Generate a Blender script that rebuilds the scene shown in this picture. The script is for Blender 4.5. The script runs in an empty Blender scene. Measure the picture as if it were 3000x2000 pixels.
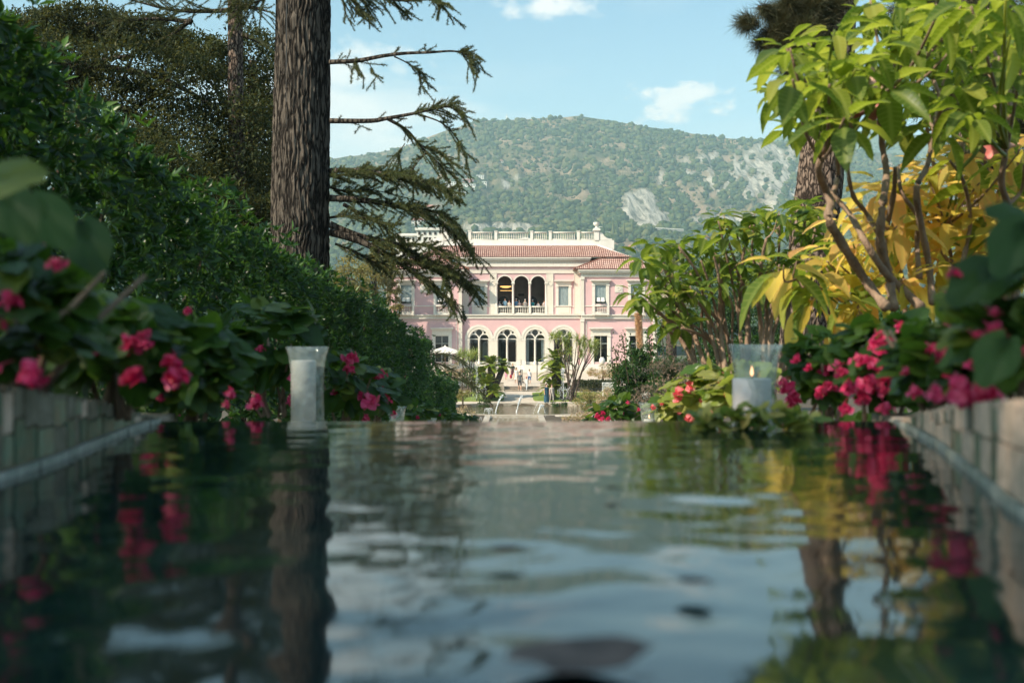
import bpy, bmesh, math, random
import numpy as np
from mathutils import Vector, Matrix, Quaternion
PI = math.pi
random.seed(7); rng = np.random.default_rng(11)
scene = bpy.context.scene
COL = scene.collection

# ---------------------------------------------------------------- camera, sky, sun, exposure
F = 3333.3                       # focal length in pixels of the 3000 px wide photograph (40 mm lens)
EYE = 5.2                        # eye height over the garden path; the upper basin lies just below it
cam_d = bpy.data.cameras.new('camera'); cam = bpy.data.objects.new('camera', cam_d); COL.objects.link(cam)
cam.location = (0, 0, EYE); cam.rotation_euler = (PI/2, 0, 0)
cam_d.sensor_width = 36; cam_d.lens = 40; cam_d.clip_start = 0.02; cam_d.clip_end = 20000
cam_d.dof.use_dof = True; cam_d.dof.focus_distance = 60; cam_d.dof.aperture_fstop = 4.6
cam_d.dof.aperture_blades = 9
scene.camera = cam
SUN_EL, SUN_AZ = math.radians(39), math.radians(236)      # azimuth clockwise from +Y: the sun stands behind and to the left
w = bpy.data.worlds.new('World'); scene.world = w; w.use_nodes = True
nt = w.node_tree; N, L = nt.nodes, nt.links; N.clear()
def vmath(op, a=None, b=None):
    n = N.new('ShaderNodeVectorMath'); n.operation = op
    for i, x in enumerate((a, b)):
        if x is None: continue
        if isinstance(x, (tuple, list)): n.inputs[i].default_value = x
        else: L.new(x, n.inputs[i])
    return n
def smath(op, a, b=0.0, clamp=False):
    n = N.new('ShaderNodeMath'); n.operation = op; n.use_clamp = clamp
    for i, x in enumerate((a, b)):
        if isinstance(x, (int, float)): n.inputs[i].default_value = x
        else: L.new(x, n.inputs[i])
    return n.outputs[0]
sky = N.new('ShaderNodeTexSky'); sky.sky_type = 'NISHITA'; sky.sun_disc = False
sky.sun_elevation = SUN_EL; sky.sun_rotation = SUN_AZ; sky.altitude = 50; sky.air_density = 1.0; sky.dust_density = 2.2; sky.ozone_density = 1.2
tc = N.new('ShaderNodeTexCoord'); dirv = vmath('NORMALIZE', tc.outputs['Generated']).outputs[0]
def sky_noise(scale, detail, off=(0, 0, 0), rough=.55):
    m = N.new('ShaderNodeMapping'); m.inputs['Scale'].default_value = scale; m.inputs['Location'].default_value = off
    L.new(dirv, m.inputs[0]); t = N.new('ShaderNodeTexNoise'); t.inputs['Scale'].default_value = 1; t.inputs['Detail'].default_value = detail
    t.inputs['Roughness'].default_value = rough; L.new(m.outputs[0], t.inputs[0]); return t.outputs[0]
def cloud(px, py, rx, ry, amp, nz):
    d = Vector(((px*1.27551-1500)/F, 1, (1000-py*1.27551)/F)).normalized()
    o = vmath('SUBTRACT', dirv, tuple(d)); o = vmath('MULTIPLY', o.outputs[0], (1/rx, 1/rx, 1/ry))
    ln = vmath('LENGTH', o.outputs[0]).outputs['Value']
    v = smath('SUBTRACT', 1.0, ln); v = smath('ADD', v, smath('MULTIPLY', smath('SUBTRACT', nz, .5), 4.6))
    return smath('MULTIPLY', v, amp, True)
n1 = sky_noise((34, 34, 60), 8); n2 = sky_noise((5, 5, 22), 6, (3, 1, 0)); n3 = sky_noise((2.2, 2.2, 9), 5, (1, 5, 2))
c1 = cloud(1562, 226, .038, .016, 1.5, n1)
c2 = cloud(1270, 12, .05, .010, .9, n1)
c3 = cloud(800, 165, .06, .024, .8, n1)
c4 = cloud(830, 300, .15, .06, .9, n2)
veil = smath('MULTIPLY', smath('SUBTRACT', n3, .50, True), 1.6, True)
call = smath('MAXIMUM', smath('MAXIMUM', c1, c2), smath('MAXIMUM', c3, c4)); call = smath('MAXIMUM', call, veil)
sepz = N.new('ShaderNodeSeparateXYZ'); L.new(dirv, sepz.inputs[0])
up = smath('MULTIPLY', sepz.outputs[2], 30, True); call = smath('MULTIPLY', call, up)
tint = N.new('ShaderNodeMix'); tint.data_type = 'RGBA'; tint.blend_type = 'MULTIPLY'; tint.inputs[0].default_value = 1
L.new(sky.outputs[0], tint.inputs[6]); tint.inputs[7].default_value = (.86, 1.16, 1.12, 1)
mix = N.new('ShaderNodeMix'); mix.data_type = 'RGBA'; L.new(call, mix.inputs[0]); L.new(tint.outputs[2], mix.inputs[6])
mix.inputs[7].default_value = (6.3, 6.2, 6.0, 1)
hz_mix = N.new('ShaderNodeMix'); hz_mix.data_type = 'RGBA'        # pale, moist air low over the horizon
hfac = smath('MULTIPLY', smath('POWER', smath('SUBTRACT', 1.0, smath('MULTIPLY', smath('ABSOLUTE', sepz.outputs[2]), 2.9), True), 1.3), .80)
L.new(hfac, hz_mix.inputs[0]); L.new(mix.outputs[2], hz_mix.inputs[6]); hz_mix.inputs[7].default_value = (4.6, 5.2, 5.15, 1)
bg = N.new('ShaderNodeBackground'); bg.inputs[1].default_value = 0.115; L.new(hz_mix.outputs[2], bg.inputs[0])
ow = N.new('ShaderNodeOutputWorld'); L.new(bg.outputs[0], ow.inputs[0])
sd = bpy.data.lights.new('sun', 'SUN'); sd.energy = 5.0; sd.angle = math.radians(.6); sd.color = (1, .86, .67)
sun = bpy.data.objects.new('sun', sd); COL.objects.link(sun)
SUNV = Vector((math.sin(SUN_AZ)*math.cos(SUN_EL), math.cos(SUN_AZ)*math.cos(SUN_EL), math.sin(SUN_EL)))
sun.rotation_euler = SUNV.to_track_quat('Z', 'Y').to_euler(); sun.location = (-20, -20, 40)
scene.view_settings.view_transform = 'Standard'; scene.view_settings.look = 'None'
scene.view_settings.exposure = 0.66; scene.view_settings.gamma = 1; scene.view_settings.use_curve_mapping = False
scene.render.engine = 'CYCLES'
cy = scene.cycles; cy.max_bounces = 10; cy.transparent_max_bounces = 8; cy.volume_bounces = 1; cy.caustics_reflective = False; cy.caustics_refractive = False
cy.use_denoising = True; cy.sample_clamp_indirect = 6

# ---------------------------------------------------------------- helpers
def W(xd, yd, d):
    "point at depth d (metres along the view) that falls on pixel (xd, yd) of the 2352 px wide view of the photograph"
    return Vector(((xd*1.27551-1500)/F*d, d, EYE-(yd*1.27551-1000)/F*d))
def S(u, v, d):
    return Vector(((u-1500)/F*d, d, EYE-(v-1000)/F*d))
def pxd(n, d): return n*1.27551/F*d      # length of n view pixels at depth d
def tag(o, label=None, cat=None, group=None, kind=None):
    if label: o['label'] = label
    if cat: o['category'] = cat
    if group: o['group'] = group
    if kind: o['kind'] = kind
    return o
def thing(name, loc, label, cat, group=None):
    o = bpy.data.objects.new(name, None); COL.objects.link(o); o.location = loc; o.empty_display_size = .1
    return tag(o, label, cat, group)
def wloc(o):
    v = Vector((0, 0, 0))
    while o is not None: v = v + o.location; o = o.parent
    return v
def link_mesh(name, me, mat=None, parent=None, mw=None):
    o = bpy.data.objects.new(name, me); COL.objects.link(o)
    if mat is not None and len(me.materials) == 0: me.materials.append(mat)
    if parent is not None: o.parent = parent
    if mw is not None:
        m = mw.copy()
        if parent is not None: m = Matrix.Translation(-wloc(parent)) @ m
        o.matrix_local = m
    return o
def np_mesh(name, V, Fc, mat, parent=None, smooth=False, uv=None):
    "V (n,3) world coordinates, Fc (m,k) indices"
    V = np.asarray(V, dtype=np.float32).reshape(-1, 3)
    if parent is not None: V = V-np.array(wloc(parent), dtype=np.float32)
    Fc = np.asarray(Fc, dtype=np.int32); m, k = Fc.shape
    me = bpy.data.meshes.new(name); me.vertices.add(len(V)); me.vertices.foreach_set('co', V.ravel())
    me.loops.add(m*k); me.loops.foreach_set('vertex_index', Fc.ravel())
    me.polygons.add(m); me.polygons.foreach_set('loop_start', np.arange(0, m*k, k, dtype=np.int32))
    try: me.polygons.foreach_set('loop_total', np.full(m, k, dtype=np.int32))
    except Exception: pass
    if smooth: me.polygons.foreach_set('use_smooth', np.ones(m, dtype=bool))
    if uv is not None:
        l = me.uv_layers.new(name='UVMap'); l.data.foreach_set('uv', np.asarray(uv, dtype=np.float32)[Fc.ravel()].ravel())
    me.update(calc_edges=True); me.validate()
    return link_mesh(name, me, mat, parent)
class MB:
    "collects shapes and links them as one mesh"
    def __init__(s): s.v = []; s.f = []
    def add(s, vs, fs):
        b = len(s.v); s.v += [tuple(x) for x in vs]; s.f += [tuple(i+b for i in f) for f in fs]; return s
    def box(s, x0, x1, y0, y1, z0, z1):
        return s.add([(x0,y0,z0),(x1,y0,z0),(x1,y1,z0),(x0,y1,z0),(x0,y0,z1),(x1,y0,z1),(x1,y1,z1),(x0,y1,z1)],
                     [(0,3,2,1),(4,5,6,7),(0,1,5,4),(1,2,6,5),(2,3,7,6),(3,0,4,7)])
    def prism(s, poly, y0, y1):
        "poly: (x,z) outline, extruded from y0 to y1"
        n = len(poly); vs = [(x, y0, z) for x, z in poly]+[(x, y1, z) for x, z in poly]
        fs = [tuple(range(n)), tuple(range(2*n-1, n-1, -1))]+[(i, i+n, (i+1) % n+n, (i+1) % n) for i in range(n)]
        return s.add(vs, fs)
    def band(s, outer, inner, y0, y1):
        "strip between two equally long (x,z) lines, extruded"
        for i in range(len(outer)-1):
            a, b, c, d = outer[i], outer[i+1], inner[i+1], inner[i]
            s.add([(a[0],y0,a[1]),(b[0],y0,b[1]),(c[0],y0,c[1]),(d[0],y0,d[1]),(a[0],y1,a[1]),(b[0],y1,b[1]),(c[0],y1,c[1]),(d[0],y1,d[1])],
                  [(0,1,2,3),(7,6,5,4),(0,4,5,1),(3,2,6,7)])
        return s
    def tube(s, path, radii, seg=8, cap=True):
        path = [Vector(p) for p in path]
        if isinstance(radii, (int, float)): radii = [radii]*len(path)
        b = len(s.v); ref = Vector((0.13, 0.31, .94))
        for i, p in enumerate(path):
            t = (path[min(i+1, len(path)-1)]-path[max(i-1, 0)])
            t = t.normalized() if t.length > 1e-9 else Vector((0, 0, 1))
            r = ref if abs(t.dot(ref)) < .95 else Vector((1, 0, 0))
            a = t.cross(r).normalized(); c = t.cross(a)
            for k in range(seg):
                q = 2*PI*k/seg; s.v.append(tuple(p+(a*math.cos(q)+c*math.sin(q))*radii[i]))
        for i in range(len(path)-1):
            for k in range(seg):
                s.f.append((b+i*seg+k, b+i*seg+(k+1) % seg, b+(i+1)*seg+(k+1) % seg, b+(i+1)*seg+k))
        if cap:
            s.f.append(tuple(b+k for k in range(seg))[::-1]); s.f.append(tuple(b+(len(path)-1)*seg+k for k in range(seg)))
        return s
    def lathe(s, c, prof, seg=20, sx=1, sy=1):
        "prof: (radius, z) from bottom to top, open profile"
        b = len(s.v)
        for r, z in prof:
            for k in range(seg):
                q = 2*PI*k/seg; s.v.append((c[0]+r*math.cos(q)*sx, c[1]+r*math.sin(q)*sy, c[2]+z))
        for i in range(len(prof)-1):
            for k in range(seg): s.f.append((b+i*seg+k, b+i*seg+(k+1) % seg, b+(i+1)*seg+(k+1) % seg, b+(i+1)*seg+k))
        return s
    def ball(s, c, rx, ry=None, rz=None, seg=10, rings=6):
        ry = ry or rx; rz = rz or rx
        pr = [(max(1e-4, math.sin(PI*i/rings)), -math.cos(PI*i/rings)) for i in range(rings+1)]
        b = len(s.v)
        for r, z in pr:
            for k in range(seg):
                q = 2*PI*k/seg; s.v.append((c[0]+r*rx*math.cos(q), c[1]+r*ry*math.sin(q), c[2]+z*rz))
        for i in range(rings):
            for k in range(seg): s.f.append((b+i*seg+k, b+i*seg+(k+1) % seg, b+(i+1)*seg+(k+1) % seg, b+(i+1)*seg+k))
        return s
    def build(s, name, mat, parent=None, smooth=False):
        me = bpy.data.meshes.new(name)
        o = wloc(parent) if parent is not None else Vector((0, 0, 0))
        me.from_pydata([(x-o.x, y-o.y, z-o.z) for x, y, z in s.v], [], s.f); me.update()
        if smooth: me.polygons.foreach_set('use_smooth', np.ones(len(me.polygons), dtype=bool))
        me.materials.append(mat); ob = bpy.data.objects.new(name, me); COL.objects.link(ob)
        if parent is not None: ob.parent = parent
        return ob
def smooth_path(pts, k=4):
    "Catmull-Rom through the points"
    p = [Vector(x) for x in pts]; out = []
    for i in range(len(p)-1):
        a = p[max(i-1, 0)]; b = p[i]; c = p[i+1]; d = p[min(i+2, len(p)-1)]
        for j in range(k):
            t = j/k; out.append(.5*((2*b)+(c-a)*t+(2*a-5*b+4*c-d)*t*t+(3*b-a-3*c+d)*t**3))
    out.append(p[-1]); return out
def nrm(a): return a/np.maximum(np.linalg.norm(a, axis=-1, keepdims=True), 1e-9)
def fbm(x, y, seed=0, octv=5, rough=.5):
    "value noise on a lattice, vectorised"
    r = np.random.default_rng(seed); tab = r.random((256, 256)); out = 0; amp = 1; tot = 0
    for o in range(octv):
        xi = np.floor(x).astype(int); yi = np.floor(y).astype(int); fx = x-xi; fy = y-yi
        fx = fx*fx*(3-2*fx); fy = fy*fy*(3-2*fy)
        a = tab[xi & 255, yi & 255]; b = tab[(xi+1) & 255, yi & 255]; c = tab[xi & 255, (yi+1) & 255]; d = tab[(xi+1) & 255, (yi+1) & 255]
        out = out+amp*((a*(1-fx)+b*fx)*(1-fy)+(c*(1-fx)+d*fx)*fy); tot += amp; amp *= rough; x = x*2.03+17.3; y = y*2.03+5.1
    return out/tot
# ---- leaves in bulk
TPL4 = (np.array([(0,0,0),(-.5,.45,.1),(.5,.45,.1),(0,1,-.04)]), np.array([(0,3,1),(0,2,3)]))
TPL7 = (np.array([(0,0,0),(-.38,.3,.07),(.38,.3,.07),(-.42,.66,.06),(.42,.66,.06),(0,.5,-.03),(0,1,-.12)]),
        np.array([(0,5,1),(0,2,5),(1,5,3),(2,4,5),(3,5,6),(5,4,6)]))
TPLN = (np.array([(-.5,0,0),(.5,0,0),(0,1,0)]), np.array([(0,1,2)]))
TPLB = (np.array([(-.5,0,0),(.5,0,0),(-.42,.5,.02),(.42,.5,.02),(0,1,-.12)]), np.array([(0,1,3),(0,3,2),(2,3,4)]))
def leaf_arrays(P, D, Nn, Ln, Wd, tpl):
    P = np.asarray(P, float); D = nrm(np.asarray(D, float)); Nn = np.asarray(Nn, float)
    Nn = nrm(Nn-D*np.sum(Nn*D, 1, keepdims=True)); Sd = np.cross(D, Nn)
    tv, tf = tpl; Ln = np.broadcast_to(Ln, len(P))[:, None, None]; Wd = np.broadcast_to(Wd, len(P))[:, None, None]
    V = P[:, None, :]+Sd[:, None, :]*tv[None, :, 0:1]*Wd+D[:, None, :]*tv[None, :, 1:2]*Ln+Nn[:, None, :]*tv[None, :, 2:3]*Ln
    Fc = tf[None]+(np.arange(len(P))*len(tv))[:, None, None]
    return V.reshape(-1, 3), Fc.reshape(-1, tf.shape[1])
def leaf_mass(name, P, D, Nn, Ln, Wd, tpl, mat, parent=None, kind='stuff'):
    V, Fc = leaf_arrays(P, D, Nn, Ln, Wd, tpl); o = np_mesh(name, V, Fc, mat, parent)
    if kind: o['kind'] = kind
    return o
def rand_dirs(n):
    return nrm(rng.normal(size=(n, 3)))
def rosettes(C, O, m, ln, open_=.75, jit=.25):
    "m leaves round each centre C, opening along O"
    n = len(C); O = nrm(np.asarray(O, float)); t = nrm(np.cross(O, rand_dirs(n))); b = np.cross(O, t)
    a = (np.arange(m)[None]*2.4+rng.random((n, 1))*6.28)
    op = open_+jit*rng.normal(size=(n, m))
    R = t[:, None]*np.cos(a)[..., None]+b[:, None]*np.sin(a)[..., None]
    D = O[:, None]*(1-op[..., None]*.62)+R*op[..., None]; D = nrm(D)
    Nn = nrm(O[:, None]*1.0-R*.35+.15*rng.normal(size=(n, m, 3)))
    P = np.repeat(np.asarray(C, float)[:, None], m, 1)+R*ln*.08
    k = n*m; return P.reshape(k, 3), D.reshape(k, 3), Nn.reshape(k, 3)
def mat4(p, d, n, L_, Wf=1.0):
    d = Vector(d).normalized(); n = Vector(n); n = (n-d*n.dot(d)).normalized(); s = d.cross(n)
    m = Matrix.Identity(4)
    for i in range(3):
        m[i][0] = s[i]*L_*Wf; m[i][1] = d[i]*L_; m[i][2] = n[i]*L_; m[i][3] = p[i]
    return m

# ---------------------------------------------------------------- materials
def new_mat(name):
    m = bpy.data.materials.new(name); m.use_nodes = True; t = m.node_tree; b = t.nodes['Principled BSDF']; return m, t, b
def nd(t, typ, **kw):
    n = t.nodes.new(typ)
    for k, v in kw.items():
        if k in n.inputs: n.inputs[k].default_value = v
        else: setattr(n, k, v)
    return n
def c4(c): return (c[0], c[1], c[2], 1)
def mat(name, col, rough=.75, col2=None, scale=3.0, bump=0.0, bscale=None, stretch=(1, 1, 1), spec=.4, metal=0, detail=6, contrast=.5):
    m, t, b = new_mat(name); b.inputs['Roughness'].default_value = rough; b.inputs['Specular IOR Level'].default_value = spec; b.inputs['Metallic'].default_value = metal
    col2 = col2 or tuple(x*.78 for x in col)
    g = nd(t, 'ShaderNodeNewGeometry'); mp = nd(t, 'ShaderNodeMapping'); mp.inputs['Scale'].default_value = stretch; t.links.new(g.outputs['Position'], mp.inputs[0])
    n = nd(t, 'ShaderNodeTexNoise', Scale=scale, Detail=detail, Roughness=.6); t.links.new(mp.outputs[0], n.inputs[0])
    r = nd(t, 'ShaderNodeValToRGB'); r.color_ramp.elements[0].position = .5-contrast*.35; r.color_ramp.elements[1].position = .5+contrast*.35
    r.color_ramp.elements[0].color = c4(col2); r.color_ramp.elements[1].color = c4(col); t.links.new(n.outputs[0], r.inputs[0]); t.links.new(r.outputs[0], b.inputs['Base Color'])
    if bump:
        n2 = nd(t, 'ShaderNodeTexNoise', Scale=bscale or scale*4, Detail=5); t.links.new(mp.outputs[0], n2.inputs[0])
        bp = nd(t, 'ShaderNodeBump', Strength=bump, Distance=.02); t.links.new(n2.outputs[0], bp.inputs['Height']); t.links.new(bp.outputs[0], b.inputs['Normal'])
    return m
def leaf_mat(name, cols, rough=.45, transl=.35, tcol=(.25, .35, .04), spec=.5, veins=0.0, patch=None, ramp_pos=None):
    "leaf: colour differs leaf by leaf, light passes through"
    m, t, b = new_mat(name); b.inputs['Roughness'].default_value = rough; b.inputs['Specular IOR Level'].default_value = spec
    g = nd(t, 'ShaderNodeNewGeometry'); oi = nd(t, 'ShaderNodeObjectInfo')
    ad = nd(t, 'ShaderNodeMath', operation='ADD'); t.links.new(g.outputs['Random Per Island'], ad.inputs[0]); t.links.new(oi.outputs['Random'], ad.inputs[1])
    fr = nd(t, 'ShaderNodeMath', operation='FRACT'); t.links.new(ad.outputs[0], fr.inputs[0])
    r = nd(t, 'ShaderNodeValToRGB'); els = r.color_ramp.elements
    while len(els) < len(cols): els.new(.5)
    for i, c in enumerate(cols): els[i].position = ramp_pos[i] if ramp_pos else i/(len(cols)-1); els[i].color = c4(c)
    t.links.new(fr.outputs[0], r.inputs[0]); colo = r.outputs[0]
    if veins:
        uv = nd(t, 'ShaderNodeUVMap'); sx = nd(t, 'ShaderNodeSeparateXYZ'); t.links.new(uv.outputs[0], sx.inputs[0])
        ab = nd(t, 'ShaderNodeMath', operation='ABSOLUTE'); t.links.new(sx.outputs[0], ab.inputs[0])
        k = nd(t, 'ShaderNodeMath', operation='MULTIPLY_ADD'); t.links.new(ab.outputs[0], k.inputs[0]); k.inputs[1].default_value = -.45; t.links.new(sx.outputs[1], k.inputs[2])
        k2 = nd(t, 'ShaderNodeMath', operation='MULTIPLY'); t.links.new(k.outputs[0], k2.inputs[0]); k2.inputs[1].default_value = 58
        si = nd(t, 'ShaderNodeMath', operation='SINE'); t.links.new(k2.outputs[0], si.inputs[0])
        gt = nd(t, 'ShaderNodeMapRange'); t.links.new(si.outputs[0], gt.inputs[0]); gt.inputs[1].default_value = .75; gt.inputs[2].default_value = 1
        mid = nd(t, 'ShaderNodeMapRange'); t.links.new(ab.outputs[0], mid.inputs[0]); mid.inputs[1].default_value = .07; mid.inputs[2].default_value = .02
        mx = nd(t, 'ShaderNodeMath', operation='MAXIMUM'); t.links.new(gt.outputs[0], mx.inputs[0]); t.links.new(mid.outputs[0], mx.inputs[1])
        mu = nd(t, 'ShaderNodeMath', operation='MULTIPLY'); t.links.new(mx.outputs[0], mu.inputs[0]); mu.inputs[1].default_value = veins
        mc = nd(t, 'ShaderNodeMix', data_type='RGBA'); t.links.new(mu.outputs[0], mc.inputs[0]); t.links.new(colo, mc.inputs[6]); mc.inputs[7].default_value = (.42, .46, .12, 1)
        bp = nd(t, 'ShaderNodeBump', Strength=.5, Distance=.002); bp.invert = True; t.links.new(mx.outputs[0], bp.inputs['Height']); t.links.new(bp.outputs[0], b.inputs['Normal'])
        colo = mc.outputs[2]
    if patch:
        pn = nd(t, 'ShaderNodeTexNoise', Scale=patch[1], Detail=3); t.links.new(g.outputs['Position'], pn.inputs[0])
        pr = nd(t, 'ShaderNodeMapRange'); pr.inputs[1].default_value = .5; pr.inputs[2].default_value = .68; t.links.new(pn.outputs[0], pr.inputs[0])
        pm = nd(t, 'ShaderNodeMix', data_type='RGBA'); t.links.new(pr.outputs[0], pm.inputs[0]); t.links.new(colo, pm.inputs[6]); pm.inputs[7].default_value = c4(patch[0]); colo = pm.outputs[2]
    t.links.new(colo, b.inputs['Base Color'])
    if transl:
        tr = nd(t, 'ShaderNodeBsdfTranslucent'); mm = nd(t, 'ShaderNodeMix', data_type='RGBA', blend_type='MIX'); mm.inputs[0].default_value = .5
        sc = nd(t, 'ShaderNodeVectorMath', operation='SCALE'); sc.inputs['Scale'].default_value = 2.0; t.links.new(colo, sc.inputs[0])
        t.links.new(sc.outputs[0], mm.inputs[6]); mm.inputs[7].default_value = c4(tcol); t.links.new(mm.outputs[2], tr.inputs[0])
        ms = nd(t, 'ShaderNodeMixShader'); ms.inputs[0].default_value = transl; t.links.new(b.outputs[0], ms.inputs[1]); t.links.new(tr.outputs[0], ms.inputs[2])
        t.links.new(ms.outputs[0], t.nodes['Material Output'].inputs[0])
    return m
def bark_mat(name, c1, c2, sc=(9, 9, 1.6), bump=.9):
    m, t, b = new_mat(name); b.inputs['Roughness'].default_value = .9; b.inputs['Specular IOR Level'].default_value = .15
    g = nd(t, 'ShaderNodeNewGeometry'); mp = nd(t, 'ShaderNodeMapping'); mp.inputs['Scale'].default_value = sc; t.links.new(g.outputs['Position'], mp.inputs[0])
    v = nd(t, 'ShaderNodeTexVoronoi', feature='DISTANCE_TO_EDGE', Scale=1.6); n = nd(t, 'ShaderNodeTexNoise', Scale=2.2, Detail=8, Roughness=.65)
    ad = nd(t, 'ShaderNodeVectorMath', operation='ADD'); n0 = nd(t, 'ShaderNodeTexNoise', Scale=1.5, Detail=4); t.links.new(mp.outputs[0], n0.inputs[0])
    t.links.new(mp.outputs[0], ad.inputs[0]); t.links.new(n0.outputs[1], ad.inputs[1]); t.links.new(ad.outputs[0], v.inputs[0]); t.links.new(mp.outputs[0], n.inputs[0])
    mr = nd(t, 'ShaderNodeMapRange'); t.links.new(v.outputs[0], mr.inputs[0]); mr.inputs[2].default_value = .22
    mu = nd(t, 'ShaderNodeMath', operation='MULTIPLY'); t.links.new(mr.outputs[0], mu.inputs[0]); t.links.new(n.outputs[0], mu.inputs[1])
    r = nd(t, 'ShaderNodeValToRGB'); r.color_ramp.elements[0].color = c4(c1); r.color_ramp.elements[1].color = c4(c2); r.color_ramp.elements[0].position = .1; r.color_ramp.elements[1].position = .55
    t.links.new(mu.outputs[0], r.inputs[0]); t.links.new(r.outputs[0], b.inputs['Base Color'])
    bp = nd(t, 'ShaderNodeBump', Strength=bump, Distance=.03); t.links.new(mu.outputs[0], bp.inputs['Height']); t.links.new(bp.outputs[0], b.inputs['Normal'])
    return m

# ================================================================ THE SETTING
M = {}
M['soil'] = mat('soil', (.10, .075, .05), .95, (.05, .04, .028), 2.2, .5)
M['gravel'] = mat('gravel', (.56, .48, .40), .95, (.46, .39, .32), 1.3, .25, 30)
M['stone'] = mat('stone', (.46, .40, .33), .85, (.30, .26, .21), 2.5, .3)
M['grass'] = mat('lawn_grass', (.20, .25, .045), .95, (.10, .16, .03), 1.4, .8, 40)
M['field'] = mat('field', (.07, .09, .03), .95, (.10, .085, .05), .05, .3)
# ---- garden ground
def gz(y):
    y = np.asarray(y, float)
    return np.interp(y, [-30, 2.4, 2.6, 4, 60, 64, 78, 96, 107, 107.9, 119, 121, 400], [4.86, 4.86, 4.80, 4.75, .02, -.02, 0, 0, .5, .93, 1.9, 2.3, 2.4])
PC, PR = (.9, 87.8), 7.6                       # round fountain basin
def ground_z(x, y):
    x = np.asarray(x, float); y = np.asarray(y, float); z = gz(y)
    bank = np.clip((np.abs(x)-1.3)/2.5, 0, 1)*np.clip((y-2)/6, 0, 1)*np.clip((70-y)/20, 0, 1)
    z = z+bank*.30*(fbm(x*.4+50, y*.4+50, 3, 3)-.2)
    z = z-np.where((x-PC[0])**2+(y-PC[1])**2 < (PR-.1)**2, .55, 0)
    z = z-np.where((np.abs(x-.2) < 1.9) & (y > 62) & (y < 80.2), .5, 0)
    z = z-np.where((np.abs(x) < .95) & (y >= 2.6) & (y < 61), .5, 0)
    z = z-np.where((np.abs(x) < 1.1) & (y < 2.6) & (y > -3), .5, 0)      # under the upper basin
    return z
def grid_mesh(name, xs, ys, fn, m, kind='structure', smooth=True):
    X, Y = np.meshgrid(xs, ys); Z = fn(X, Y); V = np.stack([X, Y, Z], -1).reshape(-1, 3); nx, ny = len(xs), len(ys)
    i = np.arange(nx*(ny-1)).reshape(ny-1, nx)[:, :-1].ravel(); Fc = np.stack([i, i+1, i+nx+1, i+nx], 1)
    o = np_mesh(name, V, Fc, m, smooth=smooth); return tag(o, kind=kind)
xs = np.unique(np.concatenate([np.arange(-60, -12, 2), np.arange(-12, 12, .3), np.arange(12, 61, 2)]))
ys = np.unique(np.concatenate([np.arange(-14, 60, .5), np.arange(60, 124, .3), np.arange(124, 160, 4)]))
grid_mesh('ground', xs, ys, ground_z, M['soil'])
o = MB().add([(-5000,-3000,-2.5),(5000,-3000,-2.5),(5000,9000,-2.5),(-5000,9000,-2.5)], [(0,1,2,3)]).build('far_ground', M['field']); tag(o, kind='structure')
# gravel path between pool and villa: a sheet that follows the slope, with the basin left open
def path_sheet():
    V = []; Fc = []; yy = list(np.arange(78.5, 107.01, .5)); xx = list(np.arange(-14, 15, .5)); idx = {}
    for j, y in enumerate(yy):
        for i, x in enumerate(xx):
            idx[i, j] = len(V); V.append((x, y, float(gz(y))+.02))
    for j in range(len(yy)-1):
        for i in range(len(xx)-1):
            cx, cyy = xx[i]+.25, yy[j]+.25
            if (cx-PC[0])**2+(cyy-PC[1])**2 < (PR+.3)**2: continue
            if cyy < 82 and abs(cx-.2) < 2.6: continue
            Fc.append((idx[i, j], idx[i+1, j], idx[i+1, j+1], idx[i, j+1]))
    return np_mesh('gravel_path', V, Fc, M['gravel'])
tag(path_sheet(), kind='structure')
V = []; Fc = []
for j, y in enumerate(np.arange(108.0, 121.01, .5)):
    for x in (-12, 14): V.append((x, y, float(gz(y))+.03))
n = len(V)//2
tag(np_mesh('upper_plaza', V, [(2*i, 2*i+1, 2*i+3, 2*i+2) for i in range(n-1)], M['gravel']), kind='structure')
# three steps up from the path, each tread a piece
st = thing('garden_steps', (.8, 107, .5), 'three broad pale stone garden steps below the plaza between the palms', 'steps')
for i in range(3):
    MB().box(-.9+.04*0, 2.6, 107.0+i*.38, 108.0, .48+i*.155, .635+i*.155-.03).build('riser', M['stone'], st)
    MB().box(-.92, 2.62, 106.96+i*.38, 107.36+i*.38, .635+i*.155-.03, .645+i*.155).build('tread', M['gravel'], st)
for k, (x, y) in enumerate(((-1.3, 106.9), (2.6, 106.9))):
    p = thing('step_pedestal', (x+.28, y+.4, .5), ('square stone pedestal at the left end of the garden steps', 'square stone pedestal with rough block at the right end of the garden steps')[k], 'pedestal', 'pedestals beside the garden steps')
    MB().box(x, x+.56, y, y+.8, .4, .95).build('plinth', M['stone'], p); MB().box(x+.06, x+.5, y+.1, y+.66, .952, 1.30).build('block', M['stone'], p)
    MB().box(x+.02, x+.54, y+.05, y+.72, 1.302, 1.36).build('cap', M['stone'], p)
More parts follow.
